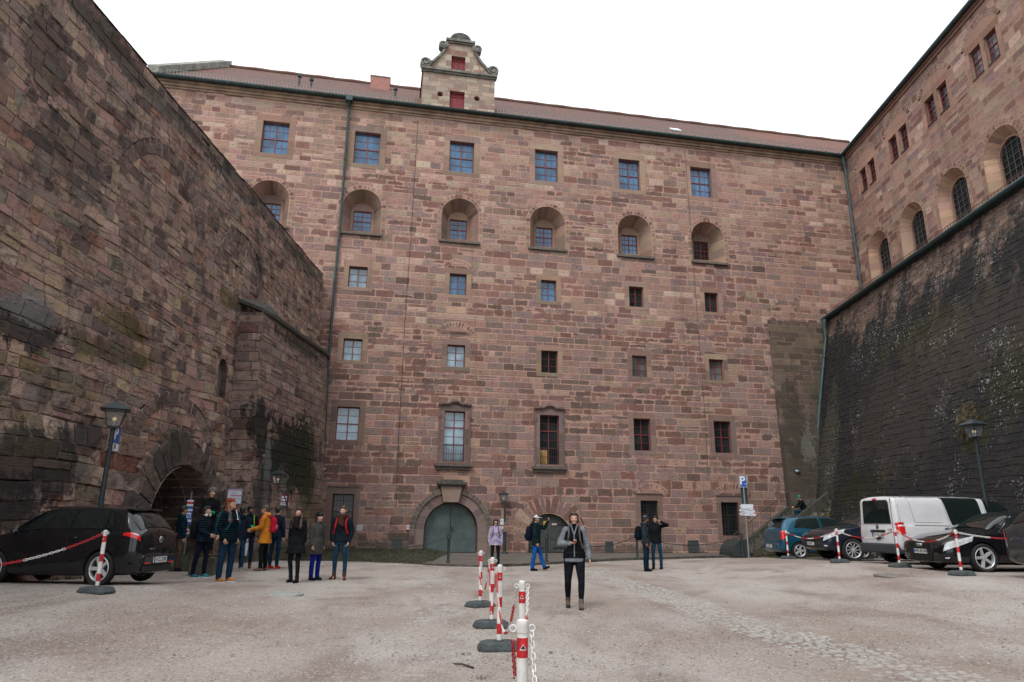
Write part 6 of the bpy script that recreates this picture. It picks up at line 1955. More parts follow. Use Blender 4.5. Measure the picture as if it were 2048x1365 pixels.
wall_sign('entry_sign', FAC, (819, 1055), 0.33, 0.26, [M['signwhite'], frame_(0.33, 0.26, 0.02, 'signred'), line('Halteverbot', 0, 0.06, 0.05, 'signblack'), line('Feuerwehr', 0, -0.06, 0.05, 'signblack'), lambda o: [None for _ in (0,) if (lambda s: (s.box(-0.16, 0.16, -0.009, -0.005, -0.01, 0.01), s.build('divider', M['signred'], o)))(MB())]],
          'small white notice with red border on the wall left of the studded door')
wall_sign('yellow_notice', FAC, (1090, 1047), 0.16, 0.22, [M['signyellow'], line('!', 0, 0, 0.15, 'signblack')], 'small yellow notice on the left leaf of the plank door', d=0.2)
wall_sign('door_notice', FAC, (1108.5, 1049), 0.27, 0.1, [M['signwhite'], frame_(0.27, 0.1, 0.014, 'signred'), line('EINFAHRT', 0, 0, 0.042, 'signblack')], 'narrow white notice with red border on the right leaf of the plank door', d=0.2)
wall_sign('grey_box_sign', FAC, (719, 1056), 0.26, 0.26, [M['steel'], frame_(0.26, 0.26, 0.015, 'signwhite')], 'square grey metal plate on the wall right of the barred window')
wall_sign('house_plate', FAC, (1004, 1044), 0.17, 0.3, [M['signwhite'], line('Eingang', 0, 0.06, 0.03, 'signblack'), line('Museum', 0, 0, 0.03, 'signblack')], 'white notice under the wall lantern between the doors')
wall_sign('small_plate', FAC, (1004, 1056), 0.14, 0.12, [M['signwhite'], line('WC', 0, 0, 0.05, 'signblack')], 'small pale plate below the white notice between the doors')
BF = Frame((-9.6, 23.55, 0), (1, 0, 0), (0, 1, 0))
wall_sign('assembly_sign', BF, (469, 993), 0.49, 0.5, [M['signwhite'], frame_(0.49, 0.5, 0.012, 'signblue'), line('RETTUNGSWEGE', 0.0, 0.2, 0.062, 'signred', bold=0.002, sx=0.95), line('F\u00dcR DIE', -0.02, 0.105, 0.05, 'signblack'), line('FEUERWEHR', 0.05, 0.02, 0.065, 'signred', bold=0.002), line('FREIHALTEN', 0.08, -0.08, 0.045, 'signblack')],
          'white sign with red and black lettering on the front of the bastion', d=-0.08)
best2 = min((abs(bast_pt(uu, 2.4, -0.03).x / bast_pt(uu, 2.4, -0.03).y - ray(566, 1003)[0]), uu) for uu in np.linspace(0, 6.8, 300))[1]
Pb = bast_pt(best2, 2.3, -0.07); zz_ = CAM_H + ray(566, 1003)[1] * Pb.y
o = empty('red_framed_sign', bast_pt(best2, zz_, -0.09), PI / 2 - 0.078 - 0.35); tag(o, 'small red-framed white sign on the streaked side of the bastion', 'sign')
s = MB(); s.box(-0.22, 0.22, -0.006, 0.012, -0.02, 0.22); s.build('plate', M['signwhite'], o)
s = MB(); s.box(-0.22, 0.22, -0.006, 0.012, -0.15, -0.04); s.build('plate', M['signwhite'], o)
s = MB(); s.box(-0.22, 0.22, -0.009, -0.005, 0.19, 0.22); s.box(-0.22, 0.22, -0.009, -0.005, -0.02, 0.01); s.box(-0.22, -0.19, -0.009, -0.005, 0.01, 0.19); s.box(0.19, 0.22, -0.009, -0.005, 0.01, 0.19); s.build('border', M['signred'], o)
text_mesh('lettering', 'HALTEVERBOT', 0.055, M['signblack'], o, Matrix.Translation((0, -0.008, 0.10)) @ Matrix.Rotation(PI / 2, 4, 'X'), bold=0.001)
text_mesh('lettering', 'FEUERWEHR', 0.055, M['signblack'], o, Matrix.Translation((0, -0.008, -0.095)) @ Matrix.Rotation(PI / 2, 4, 'X'), bold=0.001)

# trail-marker column by the gateway
X, Z = ray(375, 1050); Y = 20.6
o = empty('trail_marker_post', (X * Y, Y, G(X * Y, Y)), 0.3); tag(o, 'narrow post with a stack of red, white and blue trail plates beside the gateway', 'sign post')
s = MB(); s.tube([(0, 0.03, 0), (0, 0.03, 2.15)], 0.02, 6); s.build('pole', M['steel'], o)
zt = CAM_H + ray(375, 1000)[1] * Y - G(X * Y, Y)
z = zt
for hgt, mt_, mk in ((0.05, 'signwhite', None), (0.07, 'signred', None), (0.06, 'signwhite', None), (0.08, 'signblue', None), (0.06, 'signwhite', None), (0.24, 'signblue', 'sq'), (0.07, 'signwhite', None), (0.08, 'signblue', None)):
    s = MB(); s.box(-0.085, 0.085, -0.008, 0.012, z - hgt, z - 0.006); pl = s.build('trail_plate', M[mt_], o)
    if mk:
        s = MB(); s.box(-0.055, 0.055, -0.011, -0.007, z - 0.19, z - 0.05); s.build('emblem', M['signwhite'], pl)
        s = MB()
        for k in (-0.03, 0, 0.03): s.box(k - 0.011, k + 0.011, -0.0145, -0.0105, z - 0.15, z - 0.09)
        s.box(-0.041, 0.041, -0.0142, -0.0108, z - 0.17, z - 0.15); s.build('emblem', M['signblue'], pl)
    z -= hgt
z -= 0.12
s = MB(); s.box(-0.12, 0.06, -0.008, 0.012, z - 0.14, z); pl = s.build('trail_plate', M['signwhite'], o)
s = MB(); s.box(-0.05, 0.05, -0.011, -0.007, z - 0.10, z - 0.03); s.build('emblem', M['signred'], pl)

# parking sign post with finger boards
px = 1493; X, Z = ray(1498, 1117); Y = 29.0
Xb = X * Y; gz = G(Xb, Y)
Y = (gz - CAM_H) / Z; Xb = X * Y; gz = G(Xb, Y)
o = empty('sign_post', (Xb, Y, gz)); tag(o, 'steel post with blue parking sign and three white finger boards', 'sign post')
k = Y / FPX * 1.0
def hz(py, px_=1490): return CAM_H + ray(px_, py)[1] * Y - gz
ztop = hz(953)
s = MB(); s.tube([(0, 0, 0), (0, 0, ztop - 0.05)], 0.035, 10); s.build('pole', M['steel'], o)
def board(x0, x1, z0, z1, mat, name='board', y=-0.045, tip=0.0):
    s = MB()
    pts = [(x0 + tip, z0), (x1, z0), (x1, z1), (x0 + tip, z1)] + ([(x0, (z0 + z1) / 2)] if tip else [])
    s.prism(pts, y - 0.012, y); return s.build(name, M[mat], o)
mpp = Y / FPX * 0.97
z1, z0 = hz(953), hz(975)
wd = 0.17 / 0.17 * 7.4 * mpp
pb_ = board(-wd - 0.02, wd - 0.02, z0, z1, 'signblue', 'parking_plate')
s = MB(); y = -0.0585; w_ = wd; t_ = 0.012; c_ = -0.02
s.box(c_ - w_, c_ + w_, y - 0.002, y, z1 - t_, z1); s.box(c_ - w_, c_ + w_, y - 0.002, y, z0, z0 + t_); s.box(c_ - w_, c_ - w_ + t_, y - 0.002, y, z0 + t_, z1 - t_); s.box(c_ + w_ - t_, c_ + w_, y - 0.002, y, z0 + t_, z1 - t_); s.build('border', M['signwhite'], pb_)
text_mesh('letter', 'P', 0.46, M['signwhite'], pb_, Matrix.Translation((-0.05, y - 0.002, (z0 + z1) / 2 + 0.03)) @ Matrix.Rotation(PI / 2, 4, 'X'), bold=0.014)
s = MB(); zc = z0 + 0.13; s.box(0.0, 0.12, y - 0.003, y, zc - 0.008, zc + 0.008); s.prism([(0.09, zc - 0.035), (0.13, zc), (0.09, zc + 0.035)], y - 0.003, y - 0.0005); s.build('arrow', M['signwhite'], pb_)
board(-0.10, 0.16, hz(1008), hz(975.5), 'copper_dark', 'back_board', y=0.08)
for (pa, pc, xa, xb, col_, t1, t2) in ((1009, 1017, -0.24, 0.32, 'signwhite', '', ''), (1017.5, 1024.5, -0.28, 0.38, 'signwhite', 'Plassenburg', '1,0 km'), (1025, 1032, -0.28, 0.40, 'signwhite', 'Rathaus', '0,2 km')):
    b_ = board(xa, xb, hz(pc), hz(pa), col_, 'finger_board', tip=0.08)
    zc = (hz(pa) + hz(pc)) / 2
    if t1:
        text_mesh('lettering', t1, 0.07, M['signblack'], b_, Matrix.Translation((xa + 0.08, y - 0.001, zc + 0.03)) @ Matrix.Rotation(PI / 2, 4, 'X'), 'LEFT')
        text_mesh('lettering', 'Bahn', 0.07, M['signblack'], b_, Matrix.Translation((xa + 0.08, y - 0.001, zc - 0.045)) @ Matrix.Rotation(PI / 2, 4, 'X'), 'LEFT')
        text_mesh('lettering', t2, 0.06, M['signblack'], b_, Matrix.Translation((xb - 0.28, y - 0.001, zc - 0.0)) @ Matrix.Rotation(PI / 2, 4, 'X'), 'LEFT')
        s = MB(); s.box(xb - 0.08, xb - 0.01, y - 0.003, y, zc + 0.005, zc + 0.06); s.build('emblem', M['signred'], b_)

# small fittings: bulkhead lamp, camera, bin, planter block
u, v = FAC.hit(1598, 942, -0.6)
o = empty('bulkhead_lamp', but_map(u, v, 0)); tag(o, 'small oval bulkhead lamp on the dark buttress above the stairs', 'lamp')
s = MB(); s.ball((0, 0, 0), (0.2, 0.12, 0.14), 12, 8); s.build('housing', M['iron'], o, smooth=True)
s = MB(); s.ball((0, -0.06, -0.02), (0.15, 0.1, 0.09), 12, 8); s.build('lens', M['steel'], o, smooth=True)
u, v = FAC.hit(649, 938, -0.2)
o = empty('security_camera', FAC.P(u, v, -0.2), FAC.U.angle(Vector((1, 0, 0)))); tag(o, 'tiny white security camera beside the left downpipe', 'camera')
s = MB(); s.tube([(0, 0, 0), (0.0, -0.18, -0.04)], 0.05, 8); s.build('housing', M['white'], o)
s = MB(); s.tube([(0, 0, 0), (0, 0.2, 0.05)], 0.015, 6); s.build('bracket', M['white'], o)
p = gp(382, 1136); p = at(384, 19.6)
o = empty('stone_trough', p, 0.1); tag(o, 'mossy square stone trough behind the black-haired woman', 'trough')
s = MB(); s.prism([(-0.32, 0), (0.75, 0), (0.78, 0.42), (0.62, 0.42), (0.60, 0.28), (-0.17, 0.28), (-0.19, 0.42), (-0.35, 0.42)], -0.3, 0.3)
s.box(-0.34, 0.77, -0.31, -0.24, 0.02, 0.418); s.box(-0.34, 0.77, 0.24, 0.31, 0.02, 0.418)
s.build('basin', plain('mossy_trough_stone', (0.045, 0.05, 0.032), 0.95, var=0.4, scale=5, bump=0.5), o)
s = MB(); s.box(-0.18, 0.60, -0.24, 0.24, 0.28, 0.33); s.build('soil', M['turf'], o)
p = at(497, 22.9)
o = empty('info_board', p, 0.0); tag(o, 'narrow pale leaning board low behind the bearded man', 'board')
s = MB(); s.hexa([(-0.03, 0, 0.25), (0.05, 0, 0.25), (0.05, 0.03, 0.25), (-0.03, 0.03, 0.25), (-0.01, 0.0, 0.95), (0.09, 0.0, 0.95), (0.09, 0.03, 0.95), (-0.01, 0.03, 0.95)]); s.build('panel', M['signwhite'], o)
s = MB(); s.tube([(0.02, 0.05, 0), (0.03, 0.05, 0.9)], 0.015, 5); s.build('stake', M['iron'], o)
p = gp(1000, 1118)
p = at(1010, 34.2, PAVE)
o = empty('water_pump', p, 0.1); tag(o, 'dark cast-iron standpipe behind the woman in the patterned jacket', 'standpipe')
s = MB(); s.lathe([(0.16, 0), (0.14, 0.08), (0.08, 0.12), (0.07, 0.95), (0.1, 0.97), (0.1, 1.0), (0.05, 1.05)], 12); s.tube([(0, 0, 0.85), (0.22, 0, 0.85), (0.25, 0, 0.75)], 0.02, 6); s.build('body', M['lamp_iron'], o)
s = MB(); s.tube([(-0.18, 0, 1.03), (0.25, 0, 1.03)], 0.018, 6); s.build('handle', M['lamp_iron'], o)
# dry grass growing from the dark wall
P0 = BAT.P(24.6, 5.3, -0.05)
g = MB(); rg2 = random.Random(12)
for i in range(240):
    b0 = Vector((P0.x - rg2.uniform(0, 0.12), P0.y + rg2.gauss(0, 0.25), P0.z + rg2.gauss(0, 0.28)))
    b0.x += (b0.z - P0.z) * 0.2
    d = Vector((-rg2.uniform(0.03, 0.2), rg2.uniform(-0.3, 0.3), rg2.uniform(-0.4, 0.1)))
    w = Vector((0, 0.008, 0.004))
    mdl = b0 + d * 0.6 + Vector((0, 0, 0.06)); g.face([b0 - w, b0 + w, mdl + w * 0.6]); g.face([b0 + w, mdl + w * 0.6, b0 + d - Vector((0, 0, 0.05))])
tag(g.build('dry_grass_clump', plain('straw_grass', (0.075, 0.055, 0.03), 0.9, var=0.4, scale=3)), 'clump of dry straw-coloured grass growing from the dark wall', 'grass clump')
# ---------------------------------------------------------------- parked vehicles
def paint(name, col, rough=0.16, metal=0.0):
    m = NT(name)
    f = m.noise(3, 3, 0.6, m.obj())
    m.base(m.mix(f, tuple(c * 0.85 for c in col), tuple(c * 1.2 + 0.001 for c in col)))
    m.rough(m.math('ADD', rough, m.math('MULTIPLY', m.noise(5, 3, 0.6, m.obj()), 0.08)))
    m.p.inputs['Metallic'].default_value = metal
    m.p.inputs['Coat Weight'].default_value = 1.0
    m.p.inputs['Specular IOR Level'].default_value = 0.1
    m.p.inputs['Coat Roughness'].default_value = 0.02
    return m.mat
M['p_black'] = paint('black_car_paint', (0.006, 0.007, 0.009))
M['p_navy'] = paint('blue_black_car_paint', (0.008, 0.014, 0.028))
M['p_blue'] = paint('petrol_blue_car_paint', (0.012, 0.085, 0.14), 0.25, 0.4)
M['p_white'] = paint('white_van_paint', (0.60, 0.60, 0.62), 0.35, 0.0)
M['p_grey'] = paint('dark_grey_car_paint', (0.045, 0.05, 0.055), 0.3, 0.4)
M['c_glass'] = plain('dark_car_glass', (0.010, 0.016, 0.016), 0.03, spec=0.6, var=0.1)
M['c_dark'] = plain('black_car_trim', (0.012, 0.012, 0.013), 0.6, var=0.2)
M['c_well'] = plain('wheel_well', (0.008, 0.008, 0.008), 0.9, var=0)
M['c_bumper'] = plain('grey_plastic_bumper', (0.035, 0.04, 0.046), 0.6)
M['c_red'] = plain('red_lamp_glass', (0.60, 0.014, 0.014), 0.15, var=0.3, scale=20, spec=0.8)
M['c_clear'] = plain('clear_lamp_glass', (0.55, 0.58, 0.62), 0.12, var=0.3, scale=15, spec=0.9)
M['c_chrome'] = plain('bright_metal', (0.62, 0.63, 0.65), 0.22, 0.9, var=0.05)
M['c_alloy'] = plain('alloy_wheel', (0.55, 0.56, 0.58), 0.35, 0.35, var=0.08)
M['c_tyre'] = plain('tyre_rubber', (0.014, 0.014, 0.015), 0.8, var=0.2, bump=0.3)
M['c_plate'] = plain('number_plate_white', (0.62, 0.63, 0.62), 0.4, var=0.03)

def cr(vals, t):
    """Catmull-Rom through (x, params...) sorted by x"""
    n = len(vals)
    k = 0
    while k < n - 2 and t > vals[k + 1][0]: k += 1
    a, b = vals[k], vals[k + 1]
    f = (t - a[0]) / (b[0] - a[0])
    out = []
    for j in range(1, len(a)):
        d = (b[j] - a[j]) / (b[0] - a[0])
        m0 = d if k == 0 else (d * (vals[k][j] - vals[k - 1][j]) > 0) * 0.5 * (d + (vals[k][j] - vals[k - 1][j]) / (vals[k][0] - vals[k - 1][0]))
        m1 = d if k == n - 2 else (d * (vals[k + 2][j] - vals[k + 1][j]) > 0) * 0.5 * (d + (vals[k + 2][j] - vals[k + 1][j]) / (vals[k + 2][0] - vals[k + 1][0]))
        lim = 2.5 * abs(d); m0 = max(-lim, min(lim, m0)); m1 = max(-lim, min(lim, m1))
        h = b[0] - a[0]; f2, f3 = f * f, f * f * f
        out.append((2 * f3 - 3 * f2 + 1) * a[j] + (f3 - 2 * f2 + f) * h * m0 + (-2 * f3 + 3 * f2) * b[j] + (f3 - f2) * h * m1)
    return out

class Car:
    """stations: (x, z_bottom, z_belt, z_top, half_width, half_width_top)"""
    NS = 9
    def __init__(s, st, crown=0.03, tumble=0.02, flare=0.02):
        s.st = st; s.crown = crown; s.tumble = tumble; s.flare = flare
    def keys(s, x):
        zb, ze, zt, w, wt = cr(s.st, x)
        gh = max(0.0, zt - ze)
        zm = zb + (ze - zb) * 0.55
        return [(0, zb), (w * 0.72, zb), (w * 0.95, zb + 0.05), (w + s.flare * 0.4, zb + (ze - zb) * 0.28), (w + s.flare, zm), (w, ze - 0.015),
                (w * 0.965, ze + min(0.03, gh * 0.3)), (wt + min(0.045, gh * 0.12), zt - min(0.10, gh * 0.35)), (wt - 0.05, zt - min(0.02, gh * 0.2)), (wt * 0.5, zt + s.crown * 0.75), (0, zt + s.crown)]
    def pt(s, x, t, side=1, off=0.0):
        K = s.keys(x)
        def P(t_):
            i = max(0, min(len(K) - 2, int(t_))); f = t_ - i
            p0 = K[max(0, i - 1)]; p1 = K[i]; p2 = K[i + 1]; p3 = K[min(len(K) - 1, i + 2)]
            if i == 0: p0 = (-K[1][0], K[1][1])
            if i == len(K) - 2: p3 = (-K[-2][0], K[-2][1])
            def c(a, b, c_, d): return 0.5 * ((2 * b) + (-a + c_) * f + (2 * a - 5 * b + 4 * c_ - d) * f * f + (-a + 3 * b - 3 * c_ + d) * f ** 3)
            def l(a, b): return a + (b - a) * f
            k = 0.55
            return (k * c(p0[0], p1[0], p2[0], p3[0]) + (1 - k) * l(p1[0], p2[0]), k * c(p0[1], p1[1], p2[1], p3[1]) + (1 - k) * l(p1[1], p2[1]))
        y, z = P(t)
        v = Vector((x, side * y, z))
        if off:
            y2, z2 = P(min(10, t + 0.05)); y1, z1 = P(max(0, t - 0.05))
            tt = Vector((0, side * (y2 - y1), z2 - z1))
            e = 0.02
            xa, xb = max(s.st[0][0], x - e), min(s.st[-1][0], x + e)
            Ka, Kb = s.pt(xa, t, side), s.pt(xb, t, side)
            n = tt.cross(Kb - Ka)
            n = n if n.dot(Vector((0, side * y, z - 0.6))) > 0 else -n
            if n.length > 1e-9: v += n.normalized() * off
        return v
    def body(s, name, mats, parent, wheels, wr, nx=70, wd=0.26):
        x0, x1 = s.st[0][0], s.st[-1][0]
        ts = [k * 0.25 for k in range(41)]
        vs, fs = [], []
        X = [x0 + (x1 - x0) * (0.5 - 0.5 * math.cos(PI * k / nx)) for k in range(nx + 1)]
        row = [(t, 1) for t in ts] + [(t, -1) for t in ts[-2:0:-1]]
        for x in X:
            for t, sd in row: vs.append(s.pt(x, t, sd))
        m = len(row)
        for i in range(nx):
            for j in range(m): fs.append((i * m + j, (i + 1) * m + j, (i + 1) * m + (j + 1) % m, i * m + (j + 1) % m))
        fs.append(tuple(range(m))); fs.append(tuple(nx * m + j for j in range(m - 1, -1, -1)))
        mb = MB(); mb.add(vs, fs)
        o = mb.build(name, mats, None, weld=True)
        cut = MB()
        w = max(k[4] for k in s.st)
        for wx in wheels:
            for sg in (-1, 1):
                y0, y1 = sorted((sg * (w - wd), sg * (w + 0.2)))
                cut.lathe([(wr + 0.045, y0), (wr + 0.045, y1)], 28, M=Matrix.Translation((wx, 0, wr)) @ Matrix.Rotation(-PI / 2, 4, 'X'), mi=1)
        co = cut.build('cut', mats, None, weld=True)
        for p in co.data.polygons: p.material_index = 1
        md = o.modifiers.new('b', 'BOOLEAN'); md.operation = 'DIFFERENCE'; md.object = co; md.solver = 'EXACT'; md.use_self = True
        evaluated(o)
        bpy.data.objects.remove(co)
        me = o.data
        bm = bmesh.new(); bm.from_mesh(me)
        for f in bm.faces: f.smooth = True
        for e in bm.edges:
            if len(e.link_faces) != 2 or e.calc_face_angle(0) > R(32) or e.link_faces[0].material_index != e.link_faces[1].material_index: e.smooth = False
        bm.to_mesh(me); bm.free()
        o.parent = parent
        return o
    def patch(s, name, mat, parent, quad, side=1, off=0.012, n=12, m=7, both=False, thick=0.0, mirror=False):
        """quad: (x, t) at bottom-rear, bottom-front, top-front, top-rear"""
        mb = MB()
        for sd in ((1, -1) if both else (side,)):
            g = []
            for j in range(m + 1):
                for i in range(n + 1):
                    a, b = i / n, j / m
                    x = (1 - b) * ((1 - a) * quad[0][0] + a * quad[1][0]) + b * ((1 - a) * quad[3][0] + a * quad[2][0])
                    t = (1 - b) * ((1 - a) * quad[0][1] + a * quad[1][1]) + b * ((1 - a) * quad[3][1] + a * quad[2][1])
                    g.append(s.pt(x, t, sd, off))
            mb.add(g, [(j * (n + 1) + i, j * (n + 1) + i + 1, (j + 1) * (n + 1) + i + 1, (j + 1) * (n + 1) + i) for j in range(m) for i in range(n)])
        return mb.build(name, mat, parent, weld=True, smooth=True)
    def screen(s, name, mat, parent, xa, xb, t0, off=0.014, n=8):
        """glass across the car between stations xa (low edge) and xb (high edge)"""
        mb = MB(); g = []
        T = [t0 + (10 - t0) * k / 8 for k in range(9)]
        row = [(t, 1) for t in T] + [(t, -1) for t in T[-2::-1]]
        for i in range(n + 1):
            x = xa + (xb - xa) * i / n
            for t, sd in row: g.append(s.pt(x, t, sd, off))
        w = len(row)
        mb.add(g, [(i * w + j, i * w + j + 1, (i + 1) * w + j + 1, (i + 1) * w + j) for i in range(n) for j in range(w - 1)])
        return mb.build(name, mat, parent, weld=True, smooth=True)
    def seam(s, parent, pts, side, mat, r=0.004):
        mb = MB(); P = [s.pt(x, t, side, 0.001) for x, t in pts]; mb.tube(P, r, 4); return P, mb

def wheel(parent, x, y, r, wdt, spokes, side, kind='five', rimr=0.72):
    T = Matrix.Translation((x, y, r)) @ Matrix.Rotation(-PI / 2 * side, 4, 'X')    # +z local points outwards
    w = MB()
    h = wdt / 2
    rr = r * rimr
    w.lathe([(rr, -h), (r * 0.93, -h), (r * 0.985, -h * 0.75), (r, -h * 0.5), (r, h * 0.5), (r * 0.985, h * 0.75), (r * 0.93, h), (rr + 0.01, h * 0.97), (rr, h * 0.85)], 36, cap=False, M=T)
    t = w.build('wheel', M['c_tyre'], parent, auto=50)
    g = MB()
    g.lathe([(rr, -h * 0.8), (rr, h * 0.82), (rr - 0.014, h * 0.9), (rr - 0.028, h * 0.8), (rr - 0.03, h * 0.1)], 36, cap=False, M=T)
    for k in range(spokes):
        a = 2 * PI * k / spokes
        Mx = T @ Matrix.Rotation(a, 4, 'Z')
        if kind == 'five':
            g.hexa([Mx @ Vector(p) for p in ((0.03, -0.038, h * 0.25), (rr - 0.02, -0.036, h * 0.42), (rr - 0.02, 0.036, h * 0.42), (0.03, 0.038, h * 0.25), (0.03, -0.030, h * 0.62), (rr - 0.02, -0.027, h * 0.80), (rr - 0.02, 0.027, h * 0.80), (0.03, 0.030, h * 0.62))])
        else:
            g.hexa([Mx @ Vector(p) for p in ((0.03, -0.014, h * 0.25), (rr - 0.02, -0.013, h * 0.42), (rr - 0.02, 0.013, h * 0.42), (0.03, 0.014, h * 0.25), (0.03, -0.010, h * 0.62), (rr - 0.02, -0.009, h * 0.80), (rr - 0.02, 0.009, h * 0.80), (0.03, 0.010, h * 0.62))])
    g.lathe([(0.06, h * 0.2), (0.058, h * 0.6), (0.03, h * 0.68), (0.003, h * 0.69)], 16, cap=False, M=T)
    g.build('rim', M['c_alloy'], t, auto=40)
    d = MB(); d.lathe([(rr - 0.03, h * 0.05), (rr - 0.031, h * 0.06), (0.002, h * 0.06)], 24, cap=True, M=T)
    d.build('brake_disc', M['c_well'], t)
    return t

def plate(parent, x, y, z, facing, txt, w=0.50, h=0.11, tilt=0.0):
    """facing +1: towards +x"""
    Mx = Matrix.Translation((x, y, z)) @ Matrix.Rotation(PI / 2 * facing, 4, 'Z') @ Matrix.Rotation(tilt, 4, 'X')
    s = MB(); s.box(-w / 2, w / 2, -0.004, 0.012, -h / 2, h / 2, M=Mx); o = s.build('number_plate', M['c_plate'], parent)
    s = MB(); s.box(-w / 2, -w / 2 + 0.045, -0.006, -0.0042, -h / 2, h / 2, M=Mx); s.build('blue_strip', M['signblue'], o)
    s = MB()
    for b in ((-w / 2 - 0.006, w / 2 + 0.006, h / 2, h / 2 + 0.008), (-w / 2 - 0.006, w / 2 + 0.006, -h / 2 - 0.008, -h / 2)): s.box(b[0], b[1], -0.005, 0.010, b[2], b[3], M=Mx)
    s.build('plate_holder', M['c_dark'], o)
    text_mesh('lettering', txt, h * 0.98, M['signblack'], o, Mx @ Matrix.Translation((0.02, -0.0055, 0)) @ Matrix.Rotation(PI / 2, 4, 'X'), bold=0.0015, ext=0.0008, sx=0.82)
    return o

def blk(name, parent, mat, boxes, Mx=None, bev=0.0):
    s = MB()
    for b in boxes: s.box(*b, M=Mx)
    o = s.build(name, mat, parent, weld=True)
    if bev:
        md = o.modifiers.new('b', 'BEVEL'); md.width = bev; md.segments = 2; evaluated(o)
        o.data.polygons.foreach_set('use_smooth', [False] * len(o.data.polygons))
    return o

def place_car(o, local_xy, px, py, heading, Y):
    """turn the car and stand the given wheel contact where the sight line meets the yard"""
    X, Z = ray(px, py)
    g = (X * Y, Y)
    c, s = math.cos(heading), math.sin(heading)
    x = g[0] - (local_xy[0] * c - local_xy[1] * s); y = g[1] - (local_xy[0] * s + local_xy[1] * c)
    # stand on the slope
    ax = 1.25
    zf = G(x + c * ax, y + s * ax); zr = G(x - c * ax, y - s * ax)
    o.location = (x, y, (zf + zr) / 2 - 0.005)
    o.rotation_euler = (0, -math.atan2(zf - zr, 2 * ax), heading)

def mirror_(parent, x, w, z, side, mat):
    s = MB(); s.ball((x, side * (w + 0.09), z), (0.075, 0.10, 0.062), 10, 7); o = s.build('door_mirror', mat, parent, smooth=True)
    s = MB(); s.tube([(x, side * (w - 0.06), z - 0.05), (x, side * (w + 0.04), z - 0.02)], 0.02, 6); s.build('mirror_foot', M['c_dark'], o)

def seams(parent, car, lists):
    for L, sd in lists:
        P, mb = car.seam(parent, L, sd, M['c_well'])
        mb.build('panel_gap', M['c_well'], parent)

def handle(parent, car, x, t, side, mat, w=0.16):
    p = car.pt(x, t, side, 0.015); s = MB()
    s.tube([p + Vector((-w / 2, 0, 0)), p + Vector((-w / 3, side * 0.012, 0)), p + Vector((w / 3, side * 0.012, 0)), p + Vector((w / 2, 0, 0))], 0.013, 6); s.build('door_handle', mat, parent)

GCAR = 'cars parked behind the posts on the right'
def torus(mb, c, r, t, axis='x', n=20, mi=0):
    pts = []
    for k in range(n):
        a = 2 * PI * k / n
        pts.append(Vector(c) + (Vector((0, r * math.cos(a), r * math.sin(a)))))
    mb.tube(pts, t, 5, closed=True, mi=mi)

# --- black hatchback on the left, seen from behind; its left side faces away from the wall
st = [(-2.02, 0.40, 0.60, 0.64, 0.52, 0.42), (-1.99, 0.27, 0.86, 0.90, 0.68, 0.55), (-1.90, 0.22, 0.93, 1.03, 0.78, 0.61), (-1.75, 0.20, 0.94, 1.20, 0.835, 0.60), (-1.52, 0.19, 0.93, 1.37, 0.845, 0.555), (-1.0, 0.18, 0.915, 1.425, 0.85, 0.56),
      (-0.3, 0.17, 0.90, 1.44, 0.85, 0.57), (0.3, 0.17, 0.89, 1.40, 0.85, 0.57), (0.72, 0.17, 0.885, 1.22, 0.845, 0.61), (1.08, 0.18, 0.88, 0.99, 0.84, 0.69), (1.4, 0.18, 0.82, 0.92, 0.82, 0.68), (1.78, 0.19, 0.70, 0.80, 0.77, 0.58), (1.98, 0.22, 0.55, 0.64, 0.68, 0.45), (2.04, 0.30, 0.48, 0.52, 0.55, 0.35)]
c1 = Car(st)
o = empty('hatchback'); tag(o, 'black hatchback with silver five-spoke wheels parked under the left wall', 'car')
bd = c1.body('body', [M['p_black'], M['c_well']], o, (-1.22, 1.24), 0.315)
for sd in (1, -1):
    c1.patch('side_window', M['c_glass'], o, ((-1.18, 6.25), (-0.42, 6.25), (-0.46, 7.4), (-1.12, 7.3)), sd)
    c1.patch('side_window', M['c_glass'], o, ((-0.36, 6.25), (0.82, 6.3), (0.25, 7.38), (-0.40, 7.4)), sd)
    c1.patch('quarter_window', M['c_glass'], o, ((-1.36, 6.3), (-1.22, 6.25), (-1.16, 7.2), (-1.24, 7.0)), sd, n=4)
    c1.patch('tail_lamp', M['c_red'], o, ((-1.985, 4.75), (-1.66, 4.95), (-1.70, 5.75), (-1.965, 5.6)), sd, off=0.012)
    c1.patch('lamp_lens', M['c_clear'], o, ((-1.955, 5.05), (-1.86, 5.1), (-1.86, 5.45), (-1.95, 5.4)), sd, off=0.018, n=4, m=3)
    c1.patch('headlamp', M['c_clear'], o, ((1.55, 4.9), (1.94, 4.7), (1.90, 5.5), (1.5, 5.7)), sd, off=0.01)
    handle(o, c1, -0.55, 5.35 - 0.45, sd, M['p_black']); handle(o, c1, 0.42, 5.35 - 0.45, sd, M['p_black'])
    for wx in (-1.22, 1.24): wheel(o, wx, sd * 0.76, 0.315, 0.2, 5, sd)
    mirror_(o, 0.78, 0.86, 0.97, sd, M['p_black'])
    seams(o, c1, [([(-0.39, t) for t in np.linspace(2.6, 7.5, 14)], sd), ([(0.88 - 0.02 * t, t) for t in np.linspace(2.6, 6.1, 12)], sd), ([(-1.12 + 0.3 * max(0, (5 - t)) / 2.4, t) for t in np.linspace(2.9, 6.2, 12)], sd)])
c1.screen('rear_window', M['c_glass'], o, -1.90, -1.60, 7.35)
c1.screen('windscreen', M['c_glass'], o, 0.98, 0.42, 7.35)
blk('spoiler', o, M['p_black'], [(-1.66, -1.46, -0.54, 0.54, 1.372, 1.41)], bev=0.015)
blk('bumper', o, M['c_dark'], [(-2.045, -1.98, -0.55, 0.55, 0.24, 0.36)], bev=0.02)
